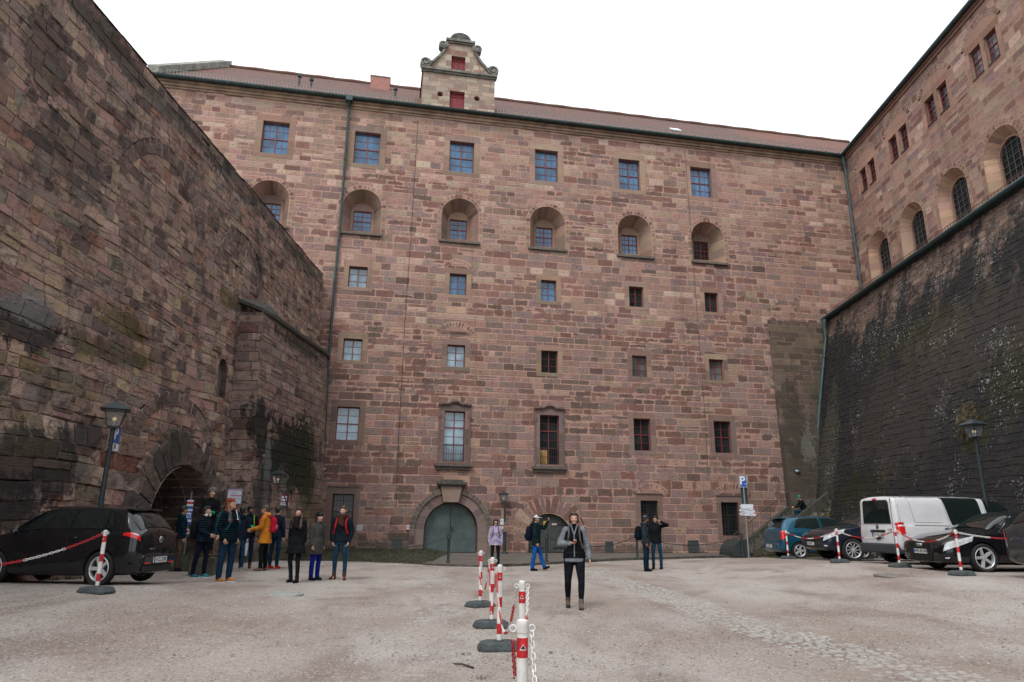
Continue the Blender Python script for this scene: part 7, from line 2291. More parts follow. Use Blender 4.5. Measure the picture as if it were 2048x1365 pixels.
blk('bumper', o, M['p_black'], [(-2.06, -1.9, -0.62, 0.62, 0.37, 0.56)], bev=0.05)
for sd in (1, -1): blk('reflector', o, M['c_red'], [(-2.064, -2.05, sd * 0.45 - 0.11, sd * 0.45 + 0.11, 0.395, 0.415)])
plate(o, -2.075, 0.0, 0.46, -1, 'A CL 2108')
s = MB(); torus(s, (-2.035, 0, 0.83), 0.055, 0.008)
s.tube([(-2.04, -0.035, 0.865), (-2.04, 0.03, 0.85), (-2.04, -0.03, 0.815), (-2.04, 0.035, 0.795)], 0.009, 5); s.build('badge', M['c_chrome'], o)
text_mesh('lettering', 'I B I Z A', 0.05, M['c_chrome'], o, Matrix.Translation((-2.028, 0.28, 0.66)) @ Matrix.Rotation(-PI / 2, 4, 'Z') @ Matrix.Rotation(PI / 2, 4, 'X'), ext=0.002)
s = MB(); s.tube([(-1.35, 0.0, 1.45), (-1.62, 0.0, 1.62)], 0.006, 5); s.tube([(-1.35, 0, 1.44), (-1.38, 0, 1.47)], 0.02, 6); s.build('aerial', M['c_dark'], o)
s = MB(); s.tube([(-2.0, 0.0, 0.99), (-1.93, -0.05, 1.03), (-1.80, -0.35, 1.16)], 0.01, 5); s.build('wiper', M['c_dark'], o)
place_car(o, (-1.22, 0.84), 194, 1173, R(173), 13.0); o.scale = (0.88, 0.80, 0.99)

# --- small blue hatchback
st = [(-1.90, 0.42, 0.62, 0.68, 0.62, 0.42), (-1.87, 0.28, 0.90, 0.95, 0.74, 0.56), (-1.80, 0.23, 0.97, 1.10, 0.80, 0.60), (-1.66, 0.21, 0.98, 1.34, 0.82, 0.57), (-1.45, 0.20, 0.97, 1.46, 0.83, 0.55), (-0.8, 0.19, 0.95, 1.52, 0.835, 0.56), (-0.1, 0.19, 0.94, 1.53, 0.835, 0.57), (0.5, 0.19, 0.93, 1.44, 0.835, 0.57), (0.9, 0.19, 0.93, 1.22, 0.83, 0.61), (1.18, 0.2, 0.93, 1.02, 0.82, 0.68),
      (1.5, 0.2, 0.84, 0.93, 0.79, 0.62), (1.78, 0.22, 0.66, 0.74, 0.70, 0.5), (1.86, 0.3, 0.52, 0.58, 0.56, 0.36)]
c2 = Car(st)
o = empty('hatchback'); tag(o, 'small petrol-blue hatchback with chrome wheels parked nearest the stairs', 'car', GCAR)
c2.body('body', [M['p_blue'], M['c_well']], o, (-1.2, 1.23), 0.30)
for sd in (1, -1):
    c2.patch('side_window', M['c_glass'], o, ((-1.32, 6.35), (-0.30, 6.25), (-0.34, 7.4), (-1.05, 7.3)), sd)
    c2.patch('side_window', M['c_glass'], o, ((-0.2, 6.25), (0.98, 6.3), (0.42, 7.35), (-0.26, 7.4)), sd)
    c2.patch('tail_lamp', M['c_red'], o, ((-1.87, 4.2), (-1.70, 4.3), (-1.74, 6.0), (-1.84, 5.9)), sd, off=0.014)
    handle(o, c2, -0.55, 5.0, sd, M['p_blue']); handle(o, c2, 0.45, 5.0, sd, M['p_blue'])
    for wx in (-1.2, 1.23): wheel(o, wx, sd * 0.745, 0.30, 0.19, 5, sd)
    mirror_(o, 0.86, 0.84, 1.0, sd, M['p_blue'])
    c2.patch('headlamp', M['c_clear'], o, ((1.5, 5.0), (1.78, 4.9), (1.74, 6), (1.4, 6.2)), sd, off=0.01)
    seams(o, c2, [([(-0.25, t) for t in np.linspace(2.6, 7.5, 14)], sd), ([(1.0 - 0.02 * t, t) for t in np.linspace(2.6, 6.1, 12)], sd)])
    s = MB(); s.ball((-0.75, sd * 0.35, 1.05), (0.06, 0.12, 0.1), 8, 6); s.build('headrest', M['c_dark'], o)
c2.screen('rear_window', M['c_glass'], o, -1.80, -1.60, 7.35); c2.screen('windscreen', M['c_glass'], o, 1.12, 0.55, 7.35)
blk('spoiler', o, M['p_blue'], [(-1.83, -1.5, -0.50, 0.50, 1.44, 1.48)], bev=0.015)
blk('bumper', o, M['p_blue'], [(-1.95, -1.78, -0.62, 0.62, 0.30, 0.56)], bev=0.05)
plate(o, -1.965, 0.12, 0.44, -1, 'KU M 80')
place_car(o, (-1.2, -0.82), 1602, 1119, R(4), 26.3)

# --- dark blue off-roader, nose towards the yard
st = [(-2.38, 0.5, 0.9, 1.0, 0.75, 0.55), (-2.32, 0.38, 1.1, 1.2, 0.88, 0.62), (-2.1, 0.33, 1.16, 1.52, 0.94, 0.64), (-1.7, 0.31, 1.15, 1.62, 0.96, 0.64), (-0.9, 0.30, 1.12, 1.665, 0.965, 0.66), (-0.1, 0.30, 1.10, 1.66, 0.965, 0.67), (0.4, 0.30, 1.09, 1.58, 0.965, 0.67), (0.9, 0.30, 1.08, 1.32, 0.965, 0.72), (1.2, 0.31, 1.07, 1.16, 0.96, 0.80), (1.6, 0.31, 1.02, 1.10, 0.955, 0.82), (2.0, 0.32, 0.94, 1.02, 0.93, 0.78), (2.25, 0.34, 0.84, 0.92, 0.86, 0.68), (2.36, 0.42, 0.74, 0.82, 0.76, 0.55)]
c3 = Car(st)
o = empty('off_roader'); tag(o, 'dark blue off-roader with ten-spoke wheels, nose facing the yard beside the white van', 'car', GCAR)
c3.body('body', [M['p_navy'], M['c_well']], o, (-1.42, 1.42), 0.375)
for sd in (1, -1):
    c3.patch('side_window', M['c_glass'], o, ((-0.9, 6.3), (1.0, 6.3), (0.42, 7.35), (-0.9, 7.4)), sd)
    c3.patch('side_window', M['c_glass'], o, ((-1.9, 6.4), (-1.0, 6.3), (-1.0, 7.4), (-1.7, 7.3)), sd)
    c3.patch('headlamp', M['c_clear'], o, ((1.7, 4.75), (2.34, 4.35), (2.30, 5.35), (1.62, 5.5)), sd, off=0.012)
    c3.patch('fog_lamp', M['c_clear'], o, ((2.26, 2.9), (2.33, 2.9), (2.33, 3.25), (2.24, 3.3)), sd, off=0.012, n=4, m=3)
    for wx in (-1.42, 1.42): wheel(o, wx, sd * 0.86, 0.375, 0.24, 10, sd, 'ten', 0.70)
    mirror_(o, 0.86, 0.98, 1.17, sd, M['p_navy'])
    seams(o, c3, [([(1.1 - 0.02 * t, t) for t in np.linspace(2.6, 6.1, 12)], sd), ([(0.0, t) for t in np.linspace(2.6, 7.5, 12)], sd)])
c3.screen('windscreen', M['c_glass'], o, 1.18, 0.5, 7.35)
blk('grille', o, M['c_dark'], [(2.26, 2.375, -0.52, 0.52, 0.64, 0.83)], bev=0.03)
blk('bumper', o, M['c_dark'], [(2.2, 2.40, -0.6, 0.6, 0.42, 0.60)], bev=0.05)
blk('bonnet_vent', o, M['c_dark'], [(1.3, 1.6, sd * 0.55 - 0.02, sd * 0.55 + 0.02, 1.12, 1.135) for sd in (-1, 1)])
plate(o, 2.42, 0.0, 0.55, 1, 'G M 912')
s = MB(); s.ball((2.38, 0.18, 0.76), (0.006, 0.045, 0.022), 10, 6); s.build('badge', M['c_chrome'], o)
place_car(o, (1.42, 0.95), 1710, 1124, R(182), 23.6)

# --- white panel van with side windows in front
st = [(-2.44, 0.46, 1.02, 1.72, 0.80, 0.66), (-2.41, 0.40, 1.04, 1.78, 0.865, 0.72), (-2.34, 0.36, 1.05, 1.81, 0.885, 0.74), (-1.5, 0.30, 1.05, 1.83, 0.895, 0.75), (-0.3, 0.28, 1.04, 1.835, 0.895, 0.75), (0.6, 0.28, 1.03, 1.81, 0.895, 0.745), (1.0, 0.28, 1.02, 1.72, 0.895, 0.74), (1.35, 0.28, 1.02, 1.52, 0.89, 0.74), (1.72, 0.29, 1.0, 1.18, 0.88, 0.76), (1.95, 0.3, 0.94, 1.04, 0.86, 0.74), (2.25, 0.32, 0.78, 0.90, 0.79, 0.62), (2.40, 0.36, 0.6, 0.70, 0.66, 0.5), (2.45, 0.42, 0.55, 0.6, 0.55, 0.4)]
c4 = Car(st, crown=0.03)
o = empty('van'); tag(o, 'white panel van with roof rails, its rear door facing the yard', 'van', GCAR)
c4.body('body', [M['p_white'], M['c_well']], o, (-1.55, 1.46), 0.315)
for sd in (1, -1):
    c4.patch('side_window', M['c_glass'], o, ((-0.70, 5.98), (0.38, 5.98), (0.22, 7.55), (-0.95, 7.6)), sd)
    c4.patch('side_window', M['c_glass'], o, ((0.54, 6.0), (1.72, 6.15), (1.12, 7.4), (0.42, 7.5)), sd)
    c4.patch('tail_lamp', M['c_red'], o, ((-2.436, 4.3), (-2.22, 4.3), (-2.22, 6.1), (-2.432, 6.1)), sd, off=0.012)
    c4.patch('lamp_lens', M['c_clear'], o, ((-2.438, 4.95), (-2.22, 4.95), (-2.22, 5.4), (-2.436, 5.4)), sd, off=0.017, n=4, m=3)
    c4.patch('sliding_rail', M['c_dark'], o, ((-1.9, 5.12), (-0.78, 5.12), (-0.78, 5.3), (-1.9, 5.3)), sd, off=0.012, m=2)
    c4.patch('sill_trim', M['c_bumper'], o, ((-1.1, 2.1), (1.0, 2.1), (1.0, 2.75), (-1.1, 2.75)), sd, off=0.01)
    s = MB(); s.tube([(-2.1, sd * 0.66, 1.83), (-1.95, sd * 0.67, 1.885), (0.55, sd * 0.66, 1.885), (0.75, sd * 0.65, 1.83)], 0.018, 6); s.build('roof_rail', M['c_dark'], o)
    for wx in (-1.55, 1.46): wheel(o, wx, sd * 0.79, 0.315, 0.2, 5, sd)
    mirror_(o, 1.5, 0.92, 1.08, sd, M['c_dark'])
    handle(o, c4, 0.7, 5.0, sd, M['c_dark'])
    rr = [(-1.9, 6.2), (-1.95, 7.0), (-1.85, 7.35), (-0.4, 7.35), (-0.25, 7.3)]
    seams(o, c4, [([(-0.74 - 0.12 * max(0, t - 5.9), t) for t in np.linspace(2.6, 8.2, 14)], sd), ([(-2.3, t) for t in np.linspace(2.6, 8, 14)], sd), ([(x, 6.1) for x in np.linspace(-1.85, -0.98, 8)] , sd), ([(x, 7.5) for x in np.linspace(-2.0, -1.1, 8)], sd), ([(-1.85 - 0.15 * (t - 6.1) / 1.4, t) for t in np.linspace(6.1, 7.5, 6)], sd), ([(0.46, t) for t in np.linspace(2.9, 7.6, 12)], sd)])
X_ = -2.445
s = MB(); s.prism([(-0.60, 1.12), (0.60, 1.12), (0.56, 1.66), (0.50, 1.70), (-0.50, 1.70), (-0.56, 1.66)], -0.016, 0.02, M=Matrix.Translation((X_, 0, 0)) @ Matrix.Rotation(-PI / 2, 4, 'Z')); s.build('rear_window', M['c_glass'], o)
s = MB(); s.prism([(-0.635, 1.09), (0.635, 1.09), (0.59, 1.68), (0.52, 1.735), (-0.52, 1.735), (-0.59, 1.68)], -0.008, 0.012, M=Matrix.Translation((X_, 0, 0)) @ Matrix.Rotation(-PI / 2, 4, 'Z')); s.build('rear_window_seal', M['c_dark'], o)
blk('bumper', o, M['c_bumper'], [(-2.54, -2.2, -0.84, 0.84, 0.30, 0.56)], bev=0.05)
blk('brake_light', o, M['c_red'], [(X_ - 0.02, X_ + 0.02, -0.08, 0.08, 1.745, 1.785)])
blk('handle_recess', o, M['c_dark'], [(X_ - 0.022, X_ + 0.02, -0.33, 0.33, 0.86, 0.92)], bev=0.008)
blk('door_latch', o, M['c_dark'], [(X_ - 0.015, X_ + 0.02, -0.09, 0.09, 0.655, 0.715)])
s = MB(); torus(s, (X_ - 0.012, 0.0, 1.01), 0.052, 0.008); s.tube([(X_ - 0.014, -0.035, 1.04), (X_ - 0.014, -0.012, 0.97), (X_ - 0.014, 0, 1.005), (X_ - 0.014, 0.012, 0.97), (X_ - 0.014, 0.035, 1.04)], 0.006, 4); s.build('badge', M['c_dark'], o)
plate(o, X_ - 0.025, 0.0, 0.79, -1, 'STH NG 154')
text_mesh('lettering', '1.6 TDI', 0.06, M['signblack'], o, Matrix.Translation((X_ - 0.008, -0.55, 0.93)) @ Matrix.Rotation(-PI / 2, 4, 'Z') @ Matrix.Rotation(PI / 2, 4, 'X'))
s = MB(); s.box(X_ - 0.006, X_ + 0.01, -0.70, -0.694, 0.56, 1.78); s.build('panel_gap', M['c_well'], o)
place_car(o, (-1.55, 0.87), 1780, 1125, R(8), 21.8); o.scale = (1.0, 0.97, 1.04)

# --- black saloon, nose towards the yard
st = [(-2.36, 0.5, 0.85, 0.95, 0.7, 0.55), (-2.28, 0.35, 0.92, 1.0, 0.84, 0.66), (-1.9, 0.24, 0.94, 1.05, 0.89, 0.68), (-1.4, 0.2, 0.93, 1.26, 0.905, 0.62), (-0.9, 0.19, 0.92, 1.40, 0.91, 0.58), (-0.2, 0.18, 0.90, 1.43, 0.912, 0.58), (0.3, 0.18, 0.89, 1.38, 0.912, 0.59), (0.75, 0.18, 0.885, 1.18, 0.91, 0.64), (1.12, 0.18, 0.88, 0.99, 0.905, 0.74), (1.5, 0.18, 0.84, 0.93, 0.90, 0.76), (1.9, 0.18, 0.76, 0.86, 0.87, 0.70), (2.2, 0.19, 0.68, 0.76, 0.80, 0.58), (2.32, 0.22, 0.60, 0.68, 0.72, 0.5), (2.37, 0.30, 0.52, 0.58, 0.6, 0.4)]
c5 = Car(st)
o = empty('saloon_car'); tag(o, 'black saloon with five-spoke silver wheels, nose facing the yard, right of the van', 'car', GCAR)
c5.body('body', [M['p_black'], M['c_well']], o, (-1.42, 1.40), 0.335)
for sd in (1, -1):
    c5.patch('side_window', M['c_glass'], o, ((-0.42, 6.25), (0.86, 6.3), (0.28, 7.35), (-0.42, 7.4)), sd)
    c5.patch('side_window', M['c_glass'], o, ((-1.4, 6.4), (-0.5, 6.25), (-0.5, 7.4), (-1.05, 7.2)), sd)
    p_, mb_ = c5.seam(o, [(-1.42, 6.4), (-0.5, 6.15), (0.9, 6.2), (0.6, 6.8), (0.3, 7.4), (-0.5, 7.5), (-1.05, 7.3)], sd, None, 0.008); mb_.build('window_trim', M['c_chrome'], o)
    c5.patch('headlamp', M['c_clear'], o, ((1.66, 4.7), (2.32, 4.3), (2.27, 5.25), (1.58, 5.45)), sd, off=0.012)
    c5.patch('fog_lamp', M['c_clear'], o, ((2.24, 2.85), (2.30, 2.85), (2.30, 3.15), (2.22, 3.2)), sd, off=0.014, n=4, m=3)
    for wx in (-1.42, 1.40): wheel(o, wx, sd * 0.815, 0.335, 0.23, 5, sd, 'five', 0.77)
    mirror_(o, 0.80, 0.92, 0.98, sd, M['p_black'])
    handle(o, c5, 0.0, 5.0, sd, M['p_black'])
    seams(o, c5, [([(0.98 - 0.02 * t, t) for t in np.linspace(2.6, 6.1, 12)], sd), ([(-0.46, t) for t in np.linspace(2.6, 7.5, 12)], sd), ([(x, 7.6 + 0.3 * (2.15 - x)) for x in np.linspace(1.15, 2.1, 8)], sd)])
c5.screen('windscreen', M['c_glass'], o, 1.06, 0.38, 7.35)
Mg = Matrix.Translation((2.375, 0, 0)) @ Matrix.Rotation(PI / 2, 4, 'Z')
s = MB(); s.prism([(-0.36, 0.24), (0.36, 0.24), (0.45, 0.46), (0.40, 0.68), (-0.40, 0.68), (-0.45, 0.46)], -0.02, 0.12, M=Mg); g_o = s.build('grille', M['c_dark'], o)
s = MB()
for k in range(9): s.box(-0.40, 0.40, -0.028, -0.018, 0.27 + k * 0.045, 0.278 + k * 0.045, M=Mg)
s.build('grille_bars', M['c_well'], g_o)
s = MB()
for k in range(4): torus(s, (2.41, -0.075 + 0.05 * k, 0.61), 0.036, 0.0065)
s.build('badge', M['c_chrome'], o)
plate(o, 2.405, 0.0, 0.46, 1, 'WEN RR 900')
for sd in (1, -1): blk('air_intake', o, M['c_dark'], [(2.2, 2.33, sd * 0.58 - 0.12, sd * 0.58 + 0.12, 0.27, 0.40)], bev=0.02)
blk('bumper_lip', o, M['c_chrome'], [(2.30, 2.345, -0.62, 0.62, 0.215, 0.225)])
place_car(o, (1.40, 0.92), 1976, 1148, R(185), 17.2)

# --- grey estate, only its rear corner reaches into the photo
st = [(-2.35, 0.45, 0.80, 0.9, 0.72, 0.5), (-2.30, 0.34, 0.98, 1.1, 0.84, 0.6), (-2.15, 0.28, 1.0, 1.32, 0.88, 0.6), (-1.9, 0.25, 0.99, 1.46, 0.90, 0.6), (-1.2, 0.22, 0.97, 1.50, 0.91, 0.61), (-0.2, 0.2, 0.95, 1.50, 0.91, 0.62), (0.4, 0.2, 0.94, 1.44, 0.91, 0.62), (0.9, 0.2, 0.93, 1.2, 0.905, 0.66), (1.2, 0.2, 0.92, 1.03, 0.90, 0.74), (1.7, 0.2, 0.84, 0.94, 0.87, 0.7), (2.2, 0.24, 0.66, 0.76, 0.78, 0.55), (2.33, 0.32, 0.55, 0.62, 0.62, 0.4)]
c6 = Car(st)
o = empty('estate_car'); tag(o, 'dark grey estate car cut off by the right edge, red tail lamp showing', 'car', GCAR)
c6.body('body', [M['p_grey'], M['c_well']], o, (-1.35, 1.4), 0.33)
for sd in (1, -1):
    c6.patch('side_window', M['c_glass'], o, ((-1.85, 6.35), (-1.0, 6.25), (-1.0, 7.4), (-1.75, 7.3)), sd); c6.patch('side_window', M['c_glass'], o, ((-0.9, 6.25), (0.95, 6.3), (0.4, 7.35), (-0.9, 7.4)), sd)
    c6.patch('tail_lamp', M['c_red'], o, ((-2.34, 4.6), (-2.05, 4.75), (-2.08, 5.7), (-2.31, 5.6)), sd, off=0.014)
    c6.patch('reflector', M['c_red'], o, ((-2.34, 2.9), (-2.22, 2.9), (-2.22, 3.05), (-2.34, 3.05)), sd, off=0.014, n=4, m=2)
    for wx in (-1.35, 1.4): wheel(o, wx, sd * 0.81, 0.33, 0.22, 5, sd)
c6.screen('rear_window', M['c_glass'], o, -2.28, -2.0, 7.35); c6.screen('windscreen', M['c_glass'], o, 1.15, 0.5, 7.35)
plate(o, -2.37, 0, 0.8, -1, 'KU A 55')
g = gp(2032, 1152)
place_car(o, (-2.30, 0.84), 2024, 1157, R(4), 15.6)
# ---------------------------------------------------------------- people
def cloth(name, col, rough=0.85, quilt=0.0, pattern=None, sheen=0.0):
    m = NT(name)
    P = m.obj()
    f = m.noise(7, 4, 0.65, P)
    c = m.mix(m.ramp(f, 0.3, 0.7), tuple(x * 0.72 for x in col), tuple(min(1, x * 1.3) for x in col))
    h = m.math('MULTIPLY', m.noise(5.5, 3, 0.55, m.scale(P, (1, 1, 0.7)), 0.8), 2.2)
    if quilt:
        sp = m.n('SeparateXYZ'); m.t.links.new(P, sp.inputs[0])
        w = m.math('ABSOLUTE', m.math('SINE', m.math('MULTIPLY', sp.outputs[2], PI / quilt)))
        c = m.mix(m.math('MULTIPLY', m.math('SUBTRACT', 1.0, m.ramp(w, 0.0, 0.45)), 0.6), c, tuple(x * 0.3 for x in col))  # dark seam bands paint in the shade between quilted ridges
        h = m.math('ADD', h, m.math('MULTIPLY', m.math('SQRT', w), 2.2))
    if pattern:
        v = m.noise(26, 2, 0.5, P, 1.5); v2 = m.noise(19, 2, 0.5, m.scale(P, (1, 1, 1), (4, 4, 4)), 2.0)
        c = m.mix(m.ramp(v, 0.48, 0.54), pattern[0], pattern[1]); c = m.mix(m.ramp(v2, 0.55, 0.6), c, pattern[2])
    m.base(c); m.rough(rough); m.p.inputs['Sheen Weight'].default_value = sheen
    m.p.inputs['Specular IOR Level'].default_value = 0.03
    m.bump(h, 0.8, 0.02)
    return m.mat
SK = {'fair': plain('fair_skin', (0.50, 0.29, 0.21), 0.5, var=0.08), 'tan': plain('light_brown_skin', (0.36, 0.20, 0.13), 0.5, var=0.08), 'brown': plain('brown_skin', (0.17, 0.085, 0.055), 0.5, var=0.08)}
M['eye'] = plain('dark_eye', (0.03, 0.02, 0.018), 0.4, var=0)
M['lip'] = plain('lips', (0.34, 0.12, 0.10), 0.5, var=0)
HAIR = {'black': plain('black_hair', (0.012, 0.010, 0.010), 0.5, var=0.4, scale=30), 'dark': plain('dark_brown_hair', (0.035, 0.02, 0.015), 0.55, var=0.4, scale=30), 'brown': plain('brown_hair', (0.065, 0.037, 0.022), 0.55, var=0.35, scale=30),
        'ginger': plain('ginger_hair', (0.15, 0.048, 0.018), 0.55, var=0.4, scale=30), 'grey': plain('dark_grey_hair', (0.06, 0.055, 0.05), 0.6, var=0.3, scale=30)}
_cm = {}
def C_(name, col, **kw):
    if name not in _cm: _cm[name] = cloth(name, col, **kw)
    return _cm[name]

def V(*a): return Vector(a)
def capsule(mb, a, b, ra, rb, n=12):
    """tapered capsule, closed"""
    a, b = Vector(a), Vector(b)
    d = (b - a)
    L = d.length
    if L < 1e-6: mb.ball(a, ra, n, 8); return
    q = d.normalized().to_track_quat('Z', 'Y').to_matrix().to_4x4()
    prof = [(ra * math.sin(t), -ra * math.cos(t)) for t in np.linspace(0.15, PI / 2, 5)] + [(rb * math.cos(t), L + rb * math.sin(t)) for t in np.linspace(0, PI / 2 - 0.15, 5)]
    mb.lathe(prof, n, M=Matrix.Translation(a) @ q)
def loft(mb, rings, n=20, M_=None):
    """rings: (centre, rx, ry) stacked; closed"""
    vs, fs = [], []
    for c, rx, ry in rings:
        for i in range(n):
            a = 2 * PI * i / n
            ca, sa = math.cos(a), math.sin(a)
            e = 0.85
            vs.append(Vector(c) + Vector((rx * math.copysign(abs(ca) ** e, ca), ry * math.copysign(abs(sa) ** e, sa), 0)))
    for k in range(len(rings) - 1):
        for i in range(n): fs.append((k * n + i, k * n + (i + 1) % n, (k + 1) * n + (i + 1) % n, (k + 1) * n + i))
    fs.append(tuple(range(n - 1, -1, -1))); fs.append(tuple(range((len(rings) - 1) * n, len(rings) * n)))
    mb.add(vs, fs, 0, M_)
def skin_over(mb, name, mats, parent, vox=0.013, it=4, keep=None):
    """melt the overlapping forms into one continuous surface"""
    o = mb.build(name, mats, None, weld=True)
    md = o.modifiers.new('r', 'REMESH'); md.mode = 'VOXEL'; md.voxel_size = vox; md.use_smooth_shade = True
    ms = o.modifiers.new('s', 'SMOOTH'); ms.factor = 0.5; ms.iterations = it
    evaluated(o)
    o.data.polygons.foreach_set('use_smooth', [True] * len(o.data.polygons))
    if not o.data.materials:
        for m_ in (mats if isinstance(mats, (list, tuple)) else [mats]): o.data.materials.append(m_)
    o.parent = parent
    return o

def person(loc, rz, h, label, group=None, skin='fair', fem=False, pose=None, top=None, legs=None, shoes=None, hair=None, hat=None, extra=None, vox=0.0095, lean=0.0, pz=None):
    """faces local -y; local +x is the person's left"""
    p = dict(ua=(V(0.16, 0.02, -1), V(0.16, 0.02, -1)), fa=(V(0.03, -0.22, -1), V(0.03, -0.22, -1)), th=(V(0.05, -0.02, -1), V(0.05, -0.02, -1)), sh=(V(0.0, 0.05, -1), V(0, 0.05, -1)), yaw=0.0, pitch=0.0, tilt=0.0, palm=(V(-1, 0, 0), V(-1, 0, 0)), curl=0.5, foot=(0.0, 0.0))
    p.update(pose or {})
    s = h / 1.75
    sw = 0.165 if fem else 0.185
    hw = 0.095 if fem else 0.088
    f = -lean
    pel = V(0, 0, 0.95)
    chest = V(0, f * 0.55, 1.28); neck = V(0, f * 0.95, 1.475); hc = V(0, f * 1.1 - 0.012, 1.625)
    sho, elb, wri, hip, kne, ank, fad = [], [], [], [], [], [], []
    for i, sx in enumerate((1, -1)):
        mx = lambda v: Vector((v[0] * sx, v[1], v[2])).normalized()
        sh_ = V(sx * sw, f * 0.9 + 0.01, 1.415)
        e = sh_ + mx(p['ua'][i]) * 0.285; w = e + mx(p['fa'][i]) * 0.25
        sho.append(sh_); elb.append(e); wri.append(w); fad.append(mx(p['fa'][i]))
        hp = V(sx * hw, 0, 0.92); k = hp + mx(p['th'][i]) * 0.435; a = k + mx(p['sh'][i]) * 0.405
        hip.append(hp); kne.append(k); ank.append(a)
    drop = min(ank[0].z, ank[1].z) - 0.085 if pz is None else (0.95 - pz / s)
    S_ = Matrix.Diagonal((s, s, s, 1)) @ Matrix.Translation((0, 0, -drop))
    HM = Matrix.Translation(neck + V(0, 0, 0.06)) @ Matrix.Rotation(p['yaw'], 4, 'Z') @ Matrix.Rotation(p['pitch'], 4, 'X') @ Matrix.Rotation(p['tilt'], 4, 'Y') @ Matrix.Translation(-(neck + V(0, 0, 0.06)))
    # --- body
    b = MB()
    hb = MB()
    hs = 0.94 if fem else 1.0
    hb.ball(hc + V(0, 0.012, 0.022), (0.074 * hs, 0.094 * hs, 0.098 * hs), 16, 12)
    hb.ball(hc + V(0, -0.022, -0.035), (0.057 * hs, 0.066, 0.080 * hs), 14, 10)
    hb.ball(hc + V(0, -0.060, -0.088), (0.030, 0.026, 0.024), 10, 8)
    hb.ball(hc + V(0, -0.055, 0.012), (0.055, 0.034, 0.03), 12, 8)
    capsule(hb, hc + V(0, -0.084, 0.004), hc + V(0, -0.108, -0.030), 0.010, 0.0135, 8)
    for sx in (-1, 1):
        hb.ball(hc + V(sx * 0.076 * hs, 0.012, -0.008), (0.011, 0.02, 0.031), 8, 8)
        hb.ball(hc + V(sx * 0.034, -0.062, -0.030), (0.024, 0.022, 0.024), 8, 8)
    b.add(hb.v, hb.f, 0, HM)
    capsule(b, neck + V(0, 0.015, -0.05), HM @ (hc + V(0, 0.022, -0.055)), 0.056 * hs, 0.050 * hs)
    loft(b, [(pel + V(0, 0, -0.09), 0.12, 0.08), (pel, 0.14, 0.09), (pel + V(0, f * 0.2, 0.14), 0.11, 0.08), (chest, 0.135, 0.09), (V(0, f * 0.9 + 0.01, 1.42), 0.13, 0.065), (neck + V(0, 0.01, 0.0), 0.05, 0.045)])
    for i, sx in enumerate((1, -1)):
        capsule(b, sho[i] - V(sx * 0.02, 0, 0.01), elb[i], 0.042, 0.034); capsule(b, elb[i], wri[i], 0.034, 0.025)
        capsule(b, hip[i], kne[i], 0.065, 0.045); capsule(b, kne[i], ank[i], 0.045, 0.033); capsule(b, ank[i], ank[i] + V(0, -0.10, -0.05), 0.03, 0.022)
        # hand: palm, four fingers of different lengths in two joints each, thumb from the side of the palm
        d = fad[i]; n_ = Vector((p['palm'][i][0] * sx, p['palm'][i][1], p['palm'][i][2]))
        n_ = (n_ - d * n_.dot(d)).normalized(); t_ = d.cross(n_) * sx
        w = wri[i] + d * 0.012
        for k, q in enumerate((-0.5, 0.5)): capsule(b, w + t_ * (0.016 * q * 2), w + d * 0.07 + t_ * (0.026 * q * 2), 0.018, 0.017, 8)
        capsule(b, w, w + d * 0.07, 0.019, 0.018, 8)
        cu = p['curl'] if not isinstance(p['curl'], tuple) else p['curl'][i]
        for k, (off, L) in enumerate(((-0.033, 0.062), (-0.011, 0.074), (0.011, 0.082), (0.033, 0.076))):
            r0 = w + d * 0.078 + t_ * off
            d1 = (d * math.cos(cu) + n_ * math.sin(cu)).normalized(); d2 = (d * math.cos(cu * 2.2) + n_ * math.sin(cu * 2.2)).normalized()
            m1 = r0 + d1 * L * 0.52
            capsule(b, r0, m1, 0.0098, 0.0092, 8); capsule(b, m1, m1 + d2 * L * 0.48, 0.0092, 0.008, 8)
        r0 = w + d * 0.022 + t_ * 0.03
        d1 = (d * 0.7 + t_ * 0.62 + n_ * 0.35).normalized(); m1 = r0 + d1 * 0.04
        capsule(b, r0, m1, 0.0125, 0.011, 8); capsule(b, m1, m1 + (d * 0.9 + t_ * 0.1 + n_ * 0.35).normalized() * 0.032, 0.011, 0.009, 8)
    bb = MB(); bb.add(b.v, b.f, 0, S_)
    o = skin_over(bb, 'person', [SK[skin], M['eye'], M['lip']], None, vox, 2)
    inv = (S_ @ HM).inverted()
    me = o.data
    n = len(me.polygons); cen = np.empty(n * 3, dtype=np.float32); me.polygons.foreach_get('center', cen); cen = cen.reshape(-1, 3)
    I = np.array(inv); loc_ = cen @ I[:3, :3].T + I[:3, 3] - np.array(hc)
    mi = np.zeros(n, dtype=np.int32)
    x, y, z = np.abs(loc_[:, 0]), loc_[:, 1], loc_[:, 2]
    fr = y < -0.052
    mi[fr & (x > 0.018) & (x < 0.040) & (z > -0.004) & (z < 0.006)] = 1
    mi[fr & (x > 0.018) & (x < 0.044) & (z > 0.020) & (z < 0.025)] = 1
    mi[fr & (x < 0.023) & (z > -0.064) & (z < -0.051)] = 2
    me.polygons.foreach_set('material_index', mi)
    o.location = loc; o.rotation_euler = (0, 0, rz)
    tag(o, label, 'person', group)
    def part(mb, name, mat, v=0.013, it=4, clampz=None):
        q = MB(); q.add(mb.v, mb.f, 0, S_)
        ob = skin_over(q, name, mat, o, v, it)
        if clampz is not None:
            for vert in ob.data.vertices:
                if vert.co.z < clampz: vert.co.z = clampz
        return ob
    # --- trousers
    L = dict(r=(0.088, 0.060, 0.050), mat=C_('dark_jeans', (0.02, 0.035, 0.06)), len=1.0); L.update(legs or {})
    t = MB()
    rr = L['r']
